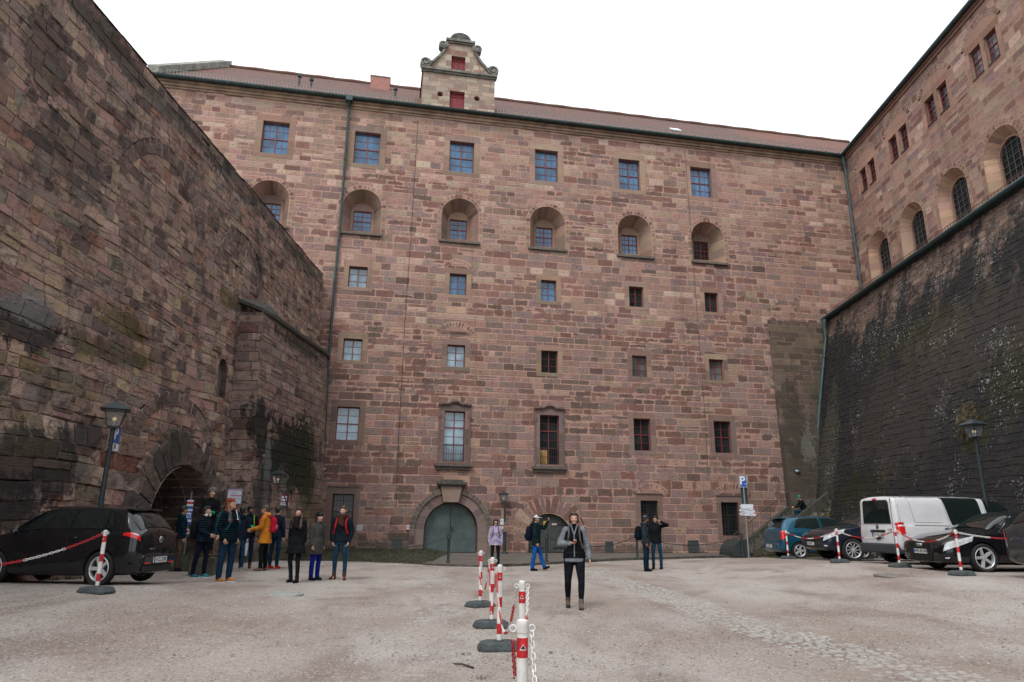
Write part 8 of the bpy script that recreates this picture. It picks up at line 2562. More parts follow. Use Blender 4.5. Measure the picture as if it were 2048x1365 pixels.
    loft(t, [(pel + V(0, 0.005, -0.13), hw + 0.055, 0.10), (pel + V(0, 0.005, -0.04), hw + 0.08, 0.118), (pel + V(0, 0, 0.06), hw + 0.065, 0.105), (pel + V(0, f * 0.1, 0.12), hw + 0.05, 0.095)])
    for i in (0, 1):
        capsule(t, hip[i] + V(0, 0.005, -0.02), kne[i], rr[0], rr[1], 16)
        e = kne[i].lerp(ank[i], 0.96 * L['len'])
        mid = kne[i].lerp(e, 0.35) + V(0, 0.012, 0)
        capsule(t, kne[i], mid, rr[1], rr[1] * 0.98, 16); capsule(t, mid, e, rr[1] * 0.98, rr[2], 16)
    part(t, 'trousers', L['mat'])
    # --- shoes
    sh = dict(mat=C_('brown_boots', (0.06, 0.035, 0.025)), boot=True, sole=None); sh.update(shoes or {})
    for i, sx in enumerate((1, -1)):
        q = MB()
        a = ank[i]; yw = p['foot'][i] * sx
        fx = Matrix.Rotation(yw, 4, 'Z')
        up = fx @ V(0, -1, 0)
        lift = math.atan2(0, 1)
        sd = (kne[i] - a).normalized()
        dn = V(0, 0, -1)
        flat = abs(a.z - min(ank[0].z, ank[1].z)) < 0.03 or pz is not None
        if not flat:      # trailing or leading foot in a stride
            tp = 0.45 if a.y > 0 else -0.35
            up = (up * math.cos(tp) + V(0, 0, -1) * math.sin(tp)).normalized(); dn = (V(0, 0, -1) * math.cos(tp) + V(0, 0, 0) + (fx @ V(0, 1, 0)) * math.sin(tp)).normalized()
        heel = a + dn * 0.045 - up * 0.025
        toe = a + dn * 0.052 + up * 0.145
        capsule(q, heel, a + dn * 0.05 + up * 0.08, 0.042, 0.043); capsule(q, a + dn * 0.048 + up * 0.08, toe, 0.043, 0.036)
        capsule(q, a + dn * 0.01, a + dn * 0.03 + up * 0.07, 0.044, 0.036)
        if sh['boot']: capsule(q, a + sd * 0.07, a, 0.052, 0.047)
        zmin = (min(ank[0].z, ank[1].z) - 0.085 - drop) * s
        part(q, 'shoe', sh['mat'], 0.011, 3, clampz=(zmin if flat else None))
        if sh['sole'] and flat:
            qq = MB(); c = a + up * 0.06
            loft(qq, [(V(c.x, c.y, a.z - 0.088), 0.044, 0.135), (V(c.x, c.y, a.z - 0.066), 0.046, 0.138)], 16, S_)
            qs = qq.build('sole', sh['sole'], o)
    # --- top
    T = dict(mat=C_('black_jacket', (0.012, 0.014, 0.018)), hem=0.86, r=(0.062, 0.052, 0.044), w=(0.0, 0.0, 0.0), d=0.0, flare=0.0, collar=0.02, sleeve=None, hood=False, name='jacket'); T.update(top or {})
    t = MB()
    e = T['d']; w0 = T['w']
    hipx = hw + 0.095
    rings = []
    if T['hem'] < 0.84: rings += [(V(0, 0, T['hem']), hipx + 0.01 + T['flare'], 0.125 + T['flare'] * 0.8 + e)]
    rings += [(V(0, 0, max(T['hem'], 0.84)), hipx + w0[0], 0.128 + e), (V(0, f * 0.1, 0.98), hipx - 0.012 + w0[0], 0.124 + e), (V(0, f * 0.3, 1.10), (0.135 if fem else 0.15) + w0[1], 0.115 + e),
              (chest, (0.158 if fem else 0.175) + w0[2], 0.128 + e), (V(0, f * 0.8 + 0.005, 1.37), sw + 0.0 + w0[2] * 0.6, 0.11 + e * 0.7), (V(0, f * 0.9 + 0.01, 1.435), sw * 0.72, 0.085), (neck + V(0, 0.008, 0.012 + T['collar']), 0.073, 0.073)]
    loft(t, rings, 24)
    sl = MB() if T['sleeve'] else t
    for i, sx in enumerate((1, -1)):
        capsule(sl, sho[i] - V(sx * 0.015, 0, 0.012), elb[i], T['r'][0] + 0.006, T['r'][1], 14); capsule(sl, elb[i], wri[i] - fad[i] * 0.005, T['r'][1], T['r'][2], 14)
    if T['hood']: t.ball(neck + V(0, 0.085, -0.005), (0.12, 0.075, 0.075), 14, 10)
    part(t, T['name'], T['mat'])
    if T['sleeve']: part(sl, 'sleeves', T['sleeve'])
    # --- hair and hat
    H = dict(kind='short', mat=HAIR['dark']); H.update(hair or {})
    q = MB()
    K = H['kind']
    if K != 'none':
        g = 1.06 if K != 'curly' else 1.17
        q.ball(hc + V(0, 0.027, 0.040), (0.080 * hs * g, 0.092 * hs * g, 0.092 * hs * g), 16, 12)
        q.ball(hc + V(0, -0.030, 0.088), (0.066, 0.060, 0.036), 14, 10)
        if K != 'none': q.ball(hc + V(0, -0.052, 0.072), (0.056, 0.034, 0.030), 12, 8)
        if K in ('short', 'curly'): q.ball(hc + V(0, 0.055, -0.005), (0.068 * g, 0.055 * g, 0.07 * g), 12, 10)
        if K == 'bob' or K == 'long' or K == 'tied':
            for sx in (-1, 1): capsule(q, hc + V(sx * 0.066, 0.02, 0.05), hc + V(sx * 0.078, 0.02, -0.07), 0.030, 0.026)
            q.ball(hc + V(0, 0.06, -0.02), (0.075, 0.055, 0.09), 12, 10)
        hm = MB(); hm.add(q.v, q.f, 0, HM)
        if K == 'bob':
            for sx in (-1, 1): capsule(hm, HM @ (hc + V(sx * 0.07, 0.03, -0.05)), HM @ (hc + V(sx * 0.075, 0.01, -0.145)), 0.032, 0.026)
            capsule(hm, HM @ (hc + V(0, 0.06, -0.02)), HM @ (hc + V(0, 0.06, -0.15)), 0.06, 0.045)
        if K == 'long':
            for sx in (-1, 1): capsule(hm, HM @ (hc + V(sx * 0.075, 0.025, -0.05)), neck + V(sx * 0.115, -0.10, -0.20), 0.040, 0.055)
            capsule(hm, HM @ (hc + V(0, 0.06, -0.02)), neck + V(0, 0.10, -0.20), 0.075, 0.085); capsule(hm, neck + V(0.07, 0.08, -0.02), neck + V(0.09, 0.09, -0.2), 0.05, 0.05); capsule(hm, neck + V(-0.07, 0.08, -0.02), neck + V(-0.09, 0.09, -0.2), 0.05, 0.05)
        if K == 'tied': capsule(hm, HM @ (hc + V(0, 0.08, -0.02)), HM @ (hc + V(-0.03, 0.13, -0.10)), 0.04, 0.03)
        part(hm, 'hair', H['mat'], 0.011, 3)
    if H.get('beard'):
        q = MB(); q.ball(hc + V(0, -0.045, -0.075), (0.052, 0.048, 0.05 if H['beard'] == 1 else 0.062), 12, 10)
        hm = MB(); hm.add(q.v, q.f, 0, HM); part(hm, 'beard', H['mat'], 0.011, 2)
    if hat:
        q = MB()
        if hat[0] == 'beanie':
            q.ball(hc + V(0, 0.024, 0.062), (0.086, 0.102, 0.095), 16, 12); loft(q, [(hc + V(0, 0.018, 0.035), 0.088, 0.106), (hc + V(0, 0.016, 0.085), 0.089, 0.106)])
        else:
            q.ball(hc + V(0, 0.014, 0.055), (0.085, 0.102, 0.082), 16, 12); loft(q, [(hc + V(0, 0.012, 0.045), 0.086, 0.102), (hc + V(0, 0.012, 0.075), 0.086, 0.102)])
            q.ball(hc + V(0, -0.125, 0.048), (0.066, 0.075, 0.011), 14, 8)
        hm = MB(); hm.add(q.v, q.f, 0, HM); part(hm, hat[0] if hat[0] == 'beanie' else 'cap', hat[1], 0.010, 3)
    X_ = dict(S=S_, HM=HM, hc=hc, neck=neck, chest=chest, sho=sho, elb=elb, wri=wri, fad=fad, part=part, f=f, o=o, sw=sw)
    for fn in (extra or []): fn(X_)
    return o, X_

def scarf(mat, wide=0.10):
    def f(X):
        q = MB(); c = X['neck']
        for k in range(14):
            a0, a1 = 2 * PI * k / 14, 2 * PI * (k + 1) / 14
            capsule(q, c + V(wide * math.cos(a0), wide * 0.95 * math.sin(a0), 0.02 + 0.012 * math.sin(3 * a0)), c + V(wide * math.cos(a1), wide * 0.95 * math.sin(a1), 0.02 + 0.012 * math.sin(3 * a1)), 0.046, 0.046, 8)
        capsule(q, c + V(0.03, -0.10, 0.0), c + V(0.045, -0.14, -0.2), 0.05, 0.05); capsule(q, c + V(-0.03, -0.10, 0.0), c + V(-0.03, -0.14, -0.16), 0.045, 0.045)
        X['part'](q, 'scarf', mat)
    return f
def glasses(X):
    q = MB(); hc = X['hc']
    for sx in (-1, 1):
        q.tube([X['HM'] @ (hc + V(sx * 0.031 + 0.021 * math.cos(t), -0.097, 0.002 + 0.017 * math.sin(t))) for t in np.linspace(0, 2 * PI, 12)[:-1]], 0.0028, 5, closed=True)
        q.tube([X['HM'] @ (hc + V(sx * 0.052, -0.094, 0.006)), X['HM'] @ (hc + V(sx * 0.08, 0.0, 0.004))], 0.0028, 4)
    q.tube([X['HM'] @ (hc + V(-0.01, -0.098, 0.004)), X['HM'] @ (hc + V(0.01, -0.098, 0.004))], 0.0028, 4)
    r = MB(); r.add(q.v, q.f, 0, X['S']); r.build('glasses', M['c_dark'], X['o'])
def backpack(X, mat, label, size=(0.15, 0.10, 0.23), strap=None, z=1.22, trim=None):
    """a rucksack on the back: its own object, strapped over both shoulders"""
    o = X['o']; e = empty('backpack', o.location, o.rotation_euler.z)
    tag(e, label, 'backpack')
    def put(mb, name, m_, vox=0.014, it=4):
        q = MB(); q.add(mb.v, mb.f, 0, X['S']); ob = skin_over(q, name, m_, e, vox, it); return ob
    f = X['f']; c = V(0, f * 0.55 + 0.13 + size[1], z)
    b = MB(); loft(b, [(c + V(0, 0, -size[2]), size[0] * 0.86, size[1] * 0.85), (c + V(0, 0, -size[2] * 0.6), size[0], size[1]), (c + V(0, 0, size[2] * 0.5), size[0] * 0.95, size[1] * 0.9), (c + V(0, -0.01, size[2]), size[0] * 0.7, size[1] * 0.6)])
    put(b, 'bag', mat)
    b = MB(); b.ball(c + V(0, size[1] * 0.85, -size[2] * 0.35), (size[0] * 0.75, size[1] * 0.5, size[2] * 0.4), 12, 8); put(b, 'pocket', trim or mat)
    for sx in (1, -1):
        pts = [c + V(sx * 0.09, -size[1], size[2] * 0.8), X['sho'][0 if sx > 0 else 1] + V(-sx * 0.07, 0.05, 0.055), X['sho'][0 if sx > 0 else 1] + V(-sx * 0.065, -0.04, 0.052), V(sx * (X['sw'] - 0.065), f * 0.8 - 0.128, 1.34), V(sx * (X['sw'] - 0.05), f * 0.5 - 0.143, 1.22), V(sx * (X['sw'] - 0.01), f * 0.3 - 0.08, 1.08), V(sx * 0.14, 0.12, 1.06)]
        b = MB()
        for a, c2 in zip(pts[:-1], pts[1:]): capsule(b, a, c2, 0.021, 0.021, 8)
        put(b, 'strap', strap or mat, 0.011, 2)
    return e
WALK = dict(th=(V(0.03, -0.30, -1), V(0.03, 0.22, -1)), sh=(V(0, -0.10, -1), V(0, 0.42, -1)))
def STAND(w=0.06): return dict(th=(V(w, 0.0, -1), V(w, 0.0, -1)), sh=(V(0.0, 0.04, -1), V(0, 0.04, -1)))
def P_(d, **k): q = dict(d); q.update(k); return q
DR = R(90)
navy = C_('navy_quilted_fabric', (0.010, 0.018, 0.030), quilt=0.055, sheen=0.0)
teal = C_('teal_quilted_fabric', (0.008, 0.024, 0.034), quilt=0.055, sheen=0.0)
black = C_('black_fabric', (0.010, 0.011, 0.013)); coal = C_('charcoal_fabric', (0.022, 0.026, 0.030))
jeans = C_('dark_blue_jeans', (0.010, 0.026, 0.052)); jeansm = C_('mid_blue_jeans', (0.015, 0.040, 0.075))
bootsb = C_('brown_leather', (0.075, 0.038, 0.028)); blackshoe = C_('black_leather', (0.012, 0.012, 0.014))
GP = 'group of visitors standing by the gateway'
# the woman walking towards the camera
g = gp(1150, 1217)
o, X = person(g, R(-4), 1.73, 'woman in black vest over grey fleece walking towards the camera with a phone', skin='fair', fem=True, vox=0.008,
    pose=dict(th=(V(0.07, -0.26, -1), V(0.07, 0.02, -1)), sh=(V(-0.03, -0.02, -1), V(0.0, 0.45, -1)), ua=(V(0.30, 0.05, -1), V(0.42, 0.08, -1)), fa=(V(0.14, -0.18, -1), V(-0.78, -0.62, 0.06)), palm=(V(-1, 0, 0), V(0.1, 0.3, 1)), curl=(0.35, 0.75), yaw=0.05),
    top=dict(mat=C_('black_down_vest', (0.008, 0.009, 0.011), sheen=0.0), hem=0.90, sleeve=C_('grey_fleece', (0.17, 0.19, 0.22)), w=(0.03, 0.035, 0.022), d=0.02, r=(0.066, 0.06, 0.05), collar=0.03, name='vest'),
    legs=dict(mat=C_('black_leggings', (0.010, 0.012, 0.016)), r=(0.108, 0.064, 0.042)), shoes=dict(mat=C_('grey_brown_hiking_boots', (0.13, 0.10, 0.08)), sole=M['c_dark']), hair=dict(kind='tied', mat=HAIR['brown']))
q = MB(); loft(q, [(V(0, 0, 0.83), 0.192, 0.14), (V(0, 0, 0.92), 0.19, 0.14)], 24); X['part'](q, 'fleece_hem', C_('grey_fleece', None))
q = MB(); capsule(q, V(0, -0.155, 0.93), V(0, -0.165, 1.32), 0.014, 0.014, 6)
for sx in (-1, 1): capsule(q, V(0, -0.163, 1.32), V(sx * 0.06, -0.095, 1.50), 0.014, 0.016, 6)
X['part'](q, 'zip_edging', C_('grey_fleece', None), 0.009, 1)
q = MB(); loft(q, [(V(0, 0, 0.965), 0.208, 0.155), (V(0, 0, 1.005), 0.208, 0.155)], 24); X['part'](q, 'waist_belt', black, 0.012, 2)
backpack(X, C_('grey_rucksack', (0.03, 0.033, 0.036)), 'dark rucksack with grey straps worn by the woman walking to the camera', strap=C_('grey_strap', (0.085, 0.085, 0.08)), size=(0.14, 0.09, 0.24))
ph = MB(); w_ = X['wri'][1]; d_ = X['fad'][1]
c_ = w_ + d_ * 0.10 + V(0, -0.01, 0.035)
ph.hexa([c_ + V(a, b, c) for c in (-0.006, 0.006) for a, b in ((-0.035, -0.06), (0.035, -0.06), (0.035, 0.06), (-0.035, 0.06))])
qq = MB(); qq.add(ph.v, ph.f, 0, X['S']); po = qq.build('phone', M['c_dark'], None); po.location = o.location; po.rotation_euler = o.rotation_euler
tag(po, 'dark mobile phone in the right hand of the walking woman', 'phone')
# the row on the left, back to front
o, X = person(gp(352, 1143), R(125), 1.72, 'boyish dark-haired man in teal quilted jacket turned away beside the black hatchback', GP, 'tan', top=dict(mat=teal, hem=0.86, w=(0.02, 0.03, 0.02), d=0.015, hood=True), legs=dict(mat=C_('brown_trousers', (0.085, 0.055, 0.04))), shoes=dict(mat=blackshoe), hair=dict(kind='short', mat=HAIR['black']), pose=P_(STAND(), yaw=0.2))
X_0, Y_0, Z_0 = at(418, 18.2)
blk_ = empty('stone_block', (X_0, Y_0, G(X_0, Y_0)), 0.2); tag(blk_, 'low mossy stone block under the woman in the grey beanie', 'stone block')
s = MB(); s.hexa([(-0.3, -0.25, -0.05), (0.3, -0.25, -0.05), (0.3, 0.25, -0.05), (-0.3, 0.25, -0.05), (-0.27, -0.22, 0.43), (0.28, -0.23, 0.42), (0.27, 0.22, 0.42), (-0.28, 0.23, 0.43)]); s.build('block', plain('grey_mossy_block', (0.07, 0.065, 0.05), 0.95, var=0.4, scale=5, bump=0.5), blk_)
o, X = person((X_0, Y_0, G(X_0, Y_0) + 0.425), R(18), 1.72, 'woman in grey beanie and black coat standing highest in the group, green gloves in hand', GP, 'fair', True, top=dict(mat=black, hem=0.78, flare=0.01, w=(0.01, 0.02, 0.01)), legs=dict(mat=black), shoes=dict(mat=bootsb), hair=dict(kind='bob', mat=HAIR['brown']), hat=('beanie', C_('grey_wool', (0.16, 0.135, 0.13))), pose=P_(STAND(), ua=(V(0.15, -0.05, -1), V(0.15, -0.05, -1)), fa=(V(-0.5, -0.9, -0.1), V(-0.5, -0.9, 0.0)), tilt=0.15, yaw=0.1))
q = MB(); capsule(q, X['wri'][0] + V(0.02, -0.03, 0), X['wri'][1] + V(-0.02, -0.03, 0.02), 0.05, 0.05); qq = MB(); qq.add(q.v, q.f, 0, X['S'])
gl = skin_over(qq, 'gloves', C_('green_knit', (0.01, 0.19, 0.09)), None, 0.012, 2); gl.location = o.location; gl.rotation_euler = o.rotation_euler; tag(gl, 'bundle of green gloves held by the woman in the grey beanie', 'gloves')
o, X = person(gp(397, 1156), R(80), 1.68, 'smiling black-haired woman in navy quilted jacket with headphones round her neck', GP, 'fair', True, top=dict(mat=navy, hem=0.86, w=(0.02, 0.03, 0.02), d=0.02), legs=dict(mat=C_('navy_trousers', (0.008, 0.011, 0.02)), r=(0.09, 0.06, 0.052)), shoes=dict(mat=C_('teal_trainers', (0.03, 0.14, 0.17)), boot=False, sole=M['signwhite']), hair=dict(kind='tied', mat=HAIR['black']), pose=P_(STAND(0.08), ua=(V(0.1, -0.1, -1), V(0.1, -0.1, -1)), fa=(V(-0.1, -0.9, -0.5), V(-0.3, -0.9, -0.35)), th=(V(0.05, -0.16, -1), V(0.05, 0.12, -1)), sh=(V(0, 0.06, -1), V(0, 0.12, -1))))
q = MB()
for k in range(8):
    a0, a1 = PI * k / 8, PI * (k + 1) / 8; capsule(q, X['neck'] + V(0.085 * math.cos(a0), -0.02 + 0.085 * math.sin(a0), 0.05), X['neck'] + V(0.085 * math.cos(a1), -0.02 + 0.085 * math.sin(a1), 0.05), 0.012, 0.012, 6)
for sx in (-1, 1): q.ball(X['neck'] + V(sx * 0.075, -0.06, 0.045), (0.03, 0.04, 0.04), 8, 6)
X['part'](q, 'headphones', M['white'], 0.010, 1)
backpack(X, black, 'bulky black rucksack on the back of the black-haired woman', size=(0.15, 0.11, 0.22), z=1.14, trim=C_('pale_grey_panel', (0.14, 0.15, 0.15)))
o, X = person(gp(472, 1142), R(200), 1.72, 'person in dark navy hooded jacket and blue jeans half hidden behind the ginger-haired visitor', GP, 'tan', top=dict(mat=C_('dark_navy_fabric', (0.011, 0.016, 0.030)), hood=True, w=(0.02, 0.02, 0.01)), legs=dict(mat=jeansm, r=(0.08, 0.055, 0.046)), shoes=dict(mat=C_('lime_trainers', (0.20, 0.30, 0.12)), boot=False, sole=M['signwhite']), hair=dict(kind='short', mat=HAIR['black']), pose=STAND(0.1))
o, X = person(gp(447, 1165), R(68), 1.80, 'ginger long-haired visitor in rust beanie and quilted jacket looking up', GP, 'fair', vox=0.009, top=dict(mat=C_('dark_teal_down', (0.006, 0.014, 0.021), quilt=0.05, sheen=0.0), hem=0.84, w=(0.03, 0.04, 0.03), d=0.03, r=(0.075, 0.066, 0.052)), legs=dict(mat=jeans, r=(0.095, 0.068, 0.06)), shoes=dict(mat=C_('tan_suede_boots', (0.30, 0.13, 0.04)), sole=M['signwhite']), hair=dict(kind='long', mat=HAIR['ginger']), hat=('beanie', C_('rust_wool', (0.19, 0.045, 0.02))), extra=[glasses], pose=P_(STAND(0.07), pitch=-0.33, yaw=0.1, ua=(V(0.2, 0.15, -1), V(0.2, 0.15, -1)), fa=(V(-0.2, -0.45, -1), V(-0.2, -0.45, -1)), th=(V(0.05, -0.1, -1), V(0.05, 0.05, -1)), sh=(V(0, 0.08, -1), V(0, 0.08, -1))))
backpack(X, C_('teal_rucksack', (0.012, 0.06, 0.075)), 'teal rucksack on the back of the visitor in the rust beanie', size=(0.14, 0.10, 0.24))
q = MB(); a_ = X['sho'][0] + V(-0.09, -0.13, 0.0)
r_ = MB(); r_.tube([X['neck'] + V(0.05, -0.09, 0.02), X['neck'] + V(0.03, -0.17, -0.15)], 0.006, 5); r_.ball(X['neck'] + V(0.03, -0.175, -0.17), 0.018, 8, 6)
qq = MB(); qq.add(r_.v, r_.f, 0, X['S']); qq.build('cord', M['signwhite'], X['o'])
o, X = person(gp(489, 1137), R(22), 1.76, 'bearded curly-haired man in open black jacket over a blue shirt', GP, 'brown', top=dict(mat=black, hem=0.86, w=(0.02, 0.03, 0.02)), legs=dict(mat=jeans), shoes=dict(mat=bootsb), hair=dict(kind='curly', mat=HAIR['black'], beard=1), pose=P_(STAND(0.09), ua=(V(0.22, 0, -1), V(0.22, 0, -1)), fa=(V(-0.45, -0.85, -0.15), V(0.0, -0.5, -0.9)), yaw=0.35))
q = MB(); loft(q, [(V(0, -0.06, 0.90), 0.06, 0.085), (V(0, -0.06, 1.15), 0.055, 0.085), (V(0, -0.06, 1.40), 0.045, 0.07)], 16); X['part'](q, 'shirt', C_('royal_blue_shirt', (0.012, 0.06, 0.20)))
backpack(X, C_('black_lime_rucksack', (0.012, 0.014, 0.012)), 'black rucksack with lime green straps on the bearded man', strap=C_('lime_strap', (0.14, 0.28, 0.04)), size=(0.13, 0.08, 0.2))
q = MB(); c_ = X['wri'][0] + V(-0.06, -0.10, 0.03)
q.ball(c_, (0.09, 0.07, 0.075), 10, 8); q.ball(c_ + V(-0.08, 0.0, -0.01), (0.06, 0.05, 0.06), 10, 8); qq = MB(); qq.add(q.v, q.f, 0, X['S'])
gb_ = skin_over(qq, 'cloth_bundle', C_('green_bag_cloth', (0.02, 0.33, 0.12)), None, 0.012, 2); gb_.location = X['o'].location; gb_.rotation_euler = X['o'].rotation_euler; tag(gb_, 'crumpled bright green bag between the bearded man and the man in orange', 'bag')
o, X = person(gp(546, 1138), R(165), 1.76, 'person in dark jacket and jeans with red trainers behind the man in orange', GP, 'tan', top=dict(mat=C_('dark_navy_fabric', None)), legs=dict(mat=jeans), shoes=dict(mat=C_('red_trainers', (0.42, 0.03, 0.02)), boot=False, sole=M['signred']), hair=dict(kind='short', mat=HAIR['black']), pose=STAND(0.06))
o, X = person(gp(524, 1142), R(-82), 1.78, 'man with glasses in a bright orange rain jacket facing left', GP, 'fair', top=dict(mat=C_('orange_shell', (0.46, 0.17, 0.022)), hem=0.72, flare=0.035, w=(0.03, 0.04, 0.03), d=0.03, r=(0.075, 0.066, 0.05), hood=True), legs=dict(mat=black, r=(0.085, 0.065, 0.058)), shoes=dict(mat=C_('brown_sandals', (0.14, 0.095, 0.075)), boot=False), hair=dict(kind='short', mat=HAIR['grey']), extra=[glasses], lean=0.05, pose=P_(STAND(0.07), ua=(V(0.14, -0.25, -1), V(0.14, -0.25, -1)), fa=(V(-0.15, -1, -0.25), V(-0.25, -1, -0.2)), pitch=0.15, th=(V(0.05, -0.12, -1), V(0.05, 0.06, -1)), sh=(V(0, 0.05, -1), V(0, 0.06, -1))))
backpack(X, C_('crimson_rucksack', (0.36, 0.012, 0.03)), 'crimson and pink rucksack on the man in orange', size=(0.13, 0.09, 0.21), trim=C_('dusty_pink', (0.33, 0.10, 0.12)))
o, X = person(gp(586, 1166), R(-12), 1.72, 'smiling woman with very long dark hair in a long black coat and leggings', GP, 'fair', True, top=dict(mat=black, hem=0.66, flare=0.045, w=(0.015, 0.02, 0.015), d=0.012, name='coat'), legs=dict(mat=C_('black_leggings', None), r=(0.085, 0.055, 0.040)), shoes=dict(mat=blackshoe), hair=dict(kind='long', mat=HAIR['dark']), extra=[scarf(C_('dark_scarf', (0.016, 0.012, 0.011)), 0.085)], pose=P_(STAND(0.03), ua=(V(0.1, 0.02, -1), V(0.1, 0.02, -1)), fa=(V(-0.2, -0.3, -1), V(-0.2, -0.3, -1)), th=(V(-0.02, -0.06, -1), V(0.10, 0.03, -1)), sh=(V(0.02, 0.06, -1), V(-0.12, 0.08, -1)), tilt=0.12))
backpack(X, C_('navy_black_rucksack', (0.009, 0.014, 0.022)), 'dark rucksack hanging behind the long-haired woman in the black coat', size=(0.14, 0.09, 0.22), z=1.12)
o, X = person(gp(628, 1161), R(62), 1.62, 'woman in black headband and grey herringbone coat with bright blue trousers', GP, 'fair', True, top=dict(mat=C_('grey_tweed', (0.05, 0.05, 0.047)), hem=0.66, flare=0.03, w=(0.03, 0.03, 0.015), d=0.02, name='coat', collar=0.03), legs=dict(mat=C_('cobalt_trousers', (0.007, 0.016, 0.17)), r=(0.085, 0.065, 0.058)), shoes=dict(mat=C_('navy_boots', (0.012, 0.02, 0.032))), hair=dict(kind='bob', mat=HAIR['black']), hat=('beanie', black), pose=P_(STAND(0.05), fa=(V(0, -0.2, -1), V(0, -0.25, -1))))
o, X = person(gp(677, 1160), R(-4), 1.83, 'tall young man with thick brown scarf and hands in his jeans pockets', GP, 'fair', top=dict(mat=C_('black_leather_jacket', (0.010, 0.016, 0.022), rough=0.5), hem=0.88, w=(0.015, 0.03, 0.03), r=(0.07, 0.06, 0.05)), legs=dict(mat=jeansm, r=(0.082, 0.056, 0.046)), shoes=dict(mat=bootsb), hair=dict(kind='short', mat=HAIR['brown']), extra=[scarf(C_('dark_brown_scarf', (0.04, 0.024, 0.016)), 0.10)], pose=P_(STAND(0.09), ua=(V(0.24, 0.08, -1), V(0.24, 0.08, -1)), fa=(V(-0.22, -0.22, -1), V(-0.22, -0.22, -1)), foot=(0.35, 0.3)))
backpack(X, C_('red_rucksack', (0.42, 0.014, 0.025)), 'bright red rucksack behind the tall man with the scarf', size=(0.15, 0.10, 0.25), z=1.27)
# the middle of the yard
o, X = person(gp(990, 1136), R(8), 1.63, 'black-haired woman in lilac and blue patterned jacket standing before the studded door', None, 'fair', True, top=dict(mat=C_('floral_shell', (0.4, 0.3, 0.4), pattern=((0.52, 0.42, 0.50), (0.09, 0.15, 0.34), (0.30, 0.20, 0.30))), hem=0.80, flare=0.03, w=(0.02, 0.03, 0.02), d=0.02, r=(0.07, 0.062, 0.052)), legs=dict(mat=C_('dark_slacks', (0.010, 0.016, 0.022)), r=(0.085, 0.062, 0.054)), shoes=dict(mat=blackshoe), hair=dict(kind='bob', mat=HAIR['black']), extra=[glasses], pose=P_(STAND(0.04), ua=(V(0.22, 0, -1), V(0.22, 0, -1))))
backpack(X, C_('mauve_bag', (0.16, 0.11, 0.16)), 'small mauve rucksack behind the woman in the patterned jacket', size=(0.14, 0.08, 0.17), z=1.08)
o, X = person(gp(1072, 1142), R(84), 1.76, 'man in white cap and bright blue trousers striding right with one arm raised', None, 'tan', top=dict(mat=C_('dark_green_black_shell', (0.010, 0.020, 0.022)), hem=0.80, flare=0.02, w=(0.03, 0.035, 0.02), d=0.025, r=(0.07, 0.062, 0.05), hood=True), legs=dict(mat=C_('azure_trousers', (0.010, 0.08, 0.29)), r=(0.09, 0.07, 0.062)), shoes=dict(mat=blackshoe), hair=dict(kind='short', mat=HAIR['black']), hat=('cap', C_('white_cap', (0.62, 0.63, 0.68))),
    pose=dict(th=(V(0.03, -0.36, -1), V(0.03, 0.12, -1)), sh=(V(0, -0.30, -1), V(0, 0.16, -1)), ua=(V(0.2, -0.95, -0.25), V(0.12, 0.05, -1)), fa=(V(-0.2, -0.55, 0.95), V(0.02, -0.3, -1)), palm=(V(0, 1, 0), V(-1, 0, 0)), curl=(1.0, 0.5)))
backpack(X, C_('midnight_blue_bag', (0.008, 0.010, 0.026)), 'midnight blue rucksack on the man in the white cap', size=(0.14, 0.11, 0.23), z=1.16)
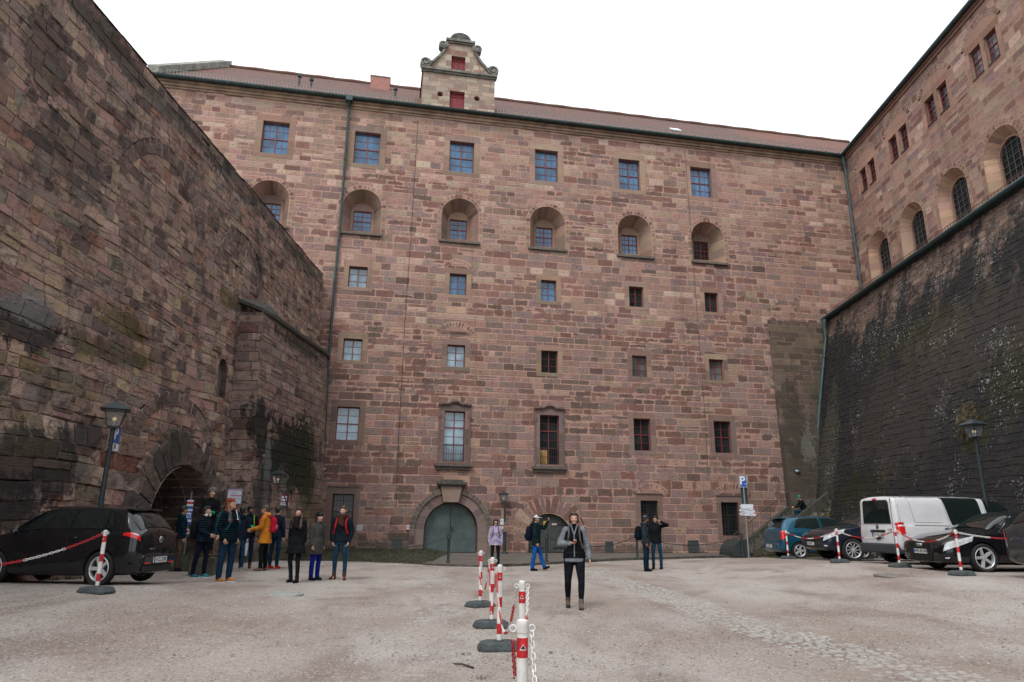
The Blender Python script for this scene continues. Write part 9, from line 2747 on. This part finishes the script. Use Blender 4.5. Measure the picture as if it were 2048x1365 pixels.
o, X = person(gp(1315, 1139), R(-25), 1.76, 'man in black jacket shading his eyes with his hand, behind the bearded man', None, 'tan', top=dict(mat=black, w=(0.01, 0.02, 0.02)), legs=dict(mat=C_('teal_blue_jeans', (0.012, 0.045, 0.075)), r=(0.085, 0.06, 0.05)), shoes=dict(mat=blackshoe), hair=dict(kind='short', mat=HAIR['black']), pose=P_(STAND(0.10), ua=(V(0.9, -0.45, 0.1), V(0.12, 0.0, -1)), fa=(V(-0.85, -0.35, 0.42), V(0, -0.3, -1)), palm=(V(0, 0, -1), V(-1, 0, 0)), curl=(0.15, 0.5)))
o, X = person(gp(1294, 1143), R(72), 1.78, 'black-bearded man in dark grey jacket with black rucksack, seen from the side', None, 'brown', top=dict(mat=C_('slate_fabric', (0.024, 0.034, 0.042)), hem=0.84, w=(0.03, 0.035, 0.02), d=0.02, hood=True), legs=dict(mat=C_('navy_baggy_trousers', (0.008, 0.018, 0.04)), r=(0.098, 0.078, 0.07)), shoes=dict(mat=blackshoe), hair=dict(kind='curly', mat=HAIR['black'], beard=2), pose=P_(STAND(0.05), fa=(V(0, -0.25, -1), V(0, -0.25, -1)), pitch=0.12, yaw=-0.1))
backpack(X, C_('black_blue_rucksack', (0.008, 0.009, 0.012)), 'black rucksack with a bright blue clip on the bearded man beside the barred window', size=(0.14, 0.11, 0.22), z=1.18, trim=C_('blue_clip', (0.01, 0.06, 0.2)))
# the man sitting on the stairs
u_, v_ = FAC.hit(1605, 1003, -1.6)
k_ = sz1 / (su1 - su0)
u_ = min(u_, su1 + 0.15)
zst = sz1 if u_ > su1 - 0.3 else k_ * (u_ - su0)
pt_ = FAC.P(u_, 0, -1.7)
o, X = person((pt_.x, pt_.y, zst - 0.02 - 0.02), math.atan2(-FAC.U.y, -FAC.U.x) + DR - 0.25, 1.74, 'man in green beanie and black coat sitting on the corner staircase', None, 'fair', top=dict(mat=black, hem=0.92, w=(0.03, 0.04, 0.03), d=0.03, r=(0.072, 0.062, 0.05)), legs=dict(mat=jeansm), shoes=dict(mat=blackshoe), hair=dict(kind='short', mat=HAIR['dark'], beard=1), hat=('beanie', C_('green_wool', (0.012, 0.22, 0.15))), lean=0.16, pz=0.12,
    pose=dict(th=(V(0.12, -1, 0.05), V(0.12, -1, 0.05)), sh=(V(0, -0.12, -1), V(0, -0.12, -1)), ua=(V(0.1, -0.6, -0.9), V(0.1, -0.6, -0.9)), fa=(V(-0.3, -1, -0.12), V(-0.3, -1, -0.12)), pitch=0.3))
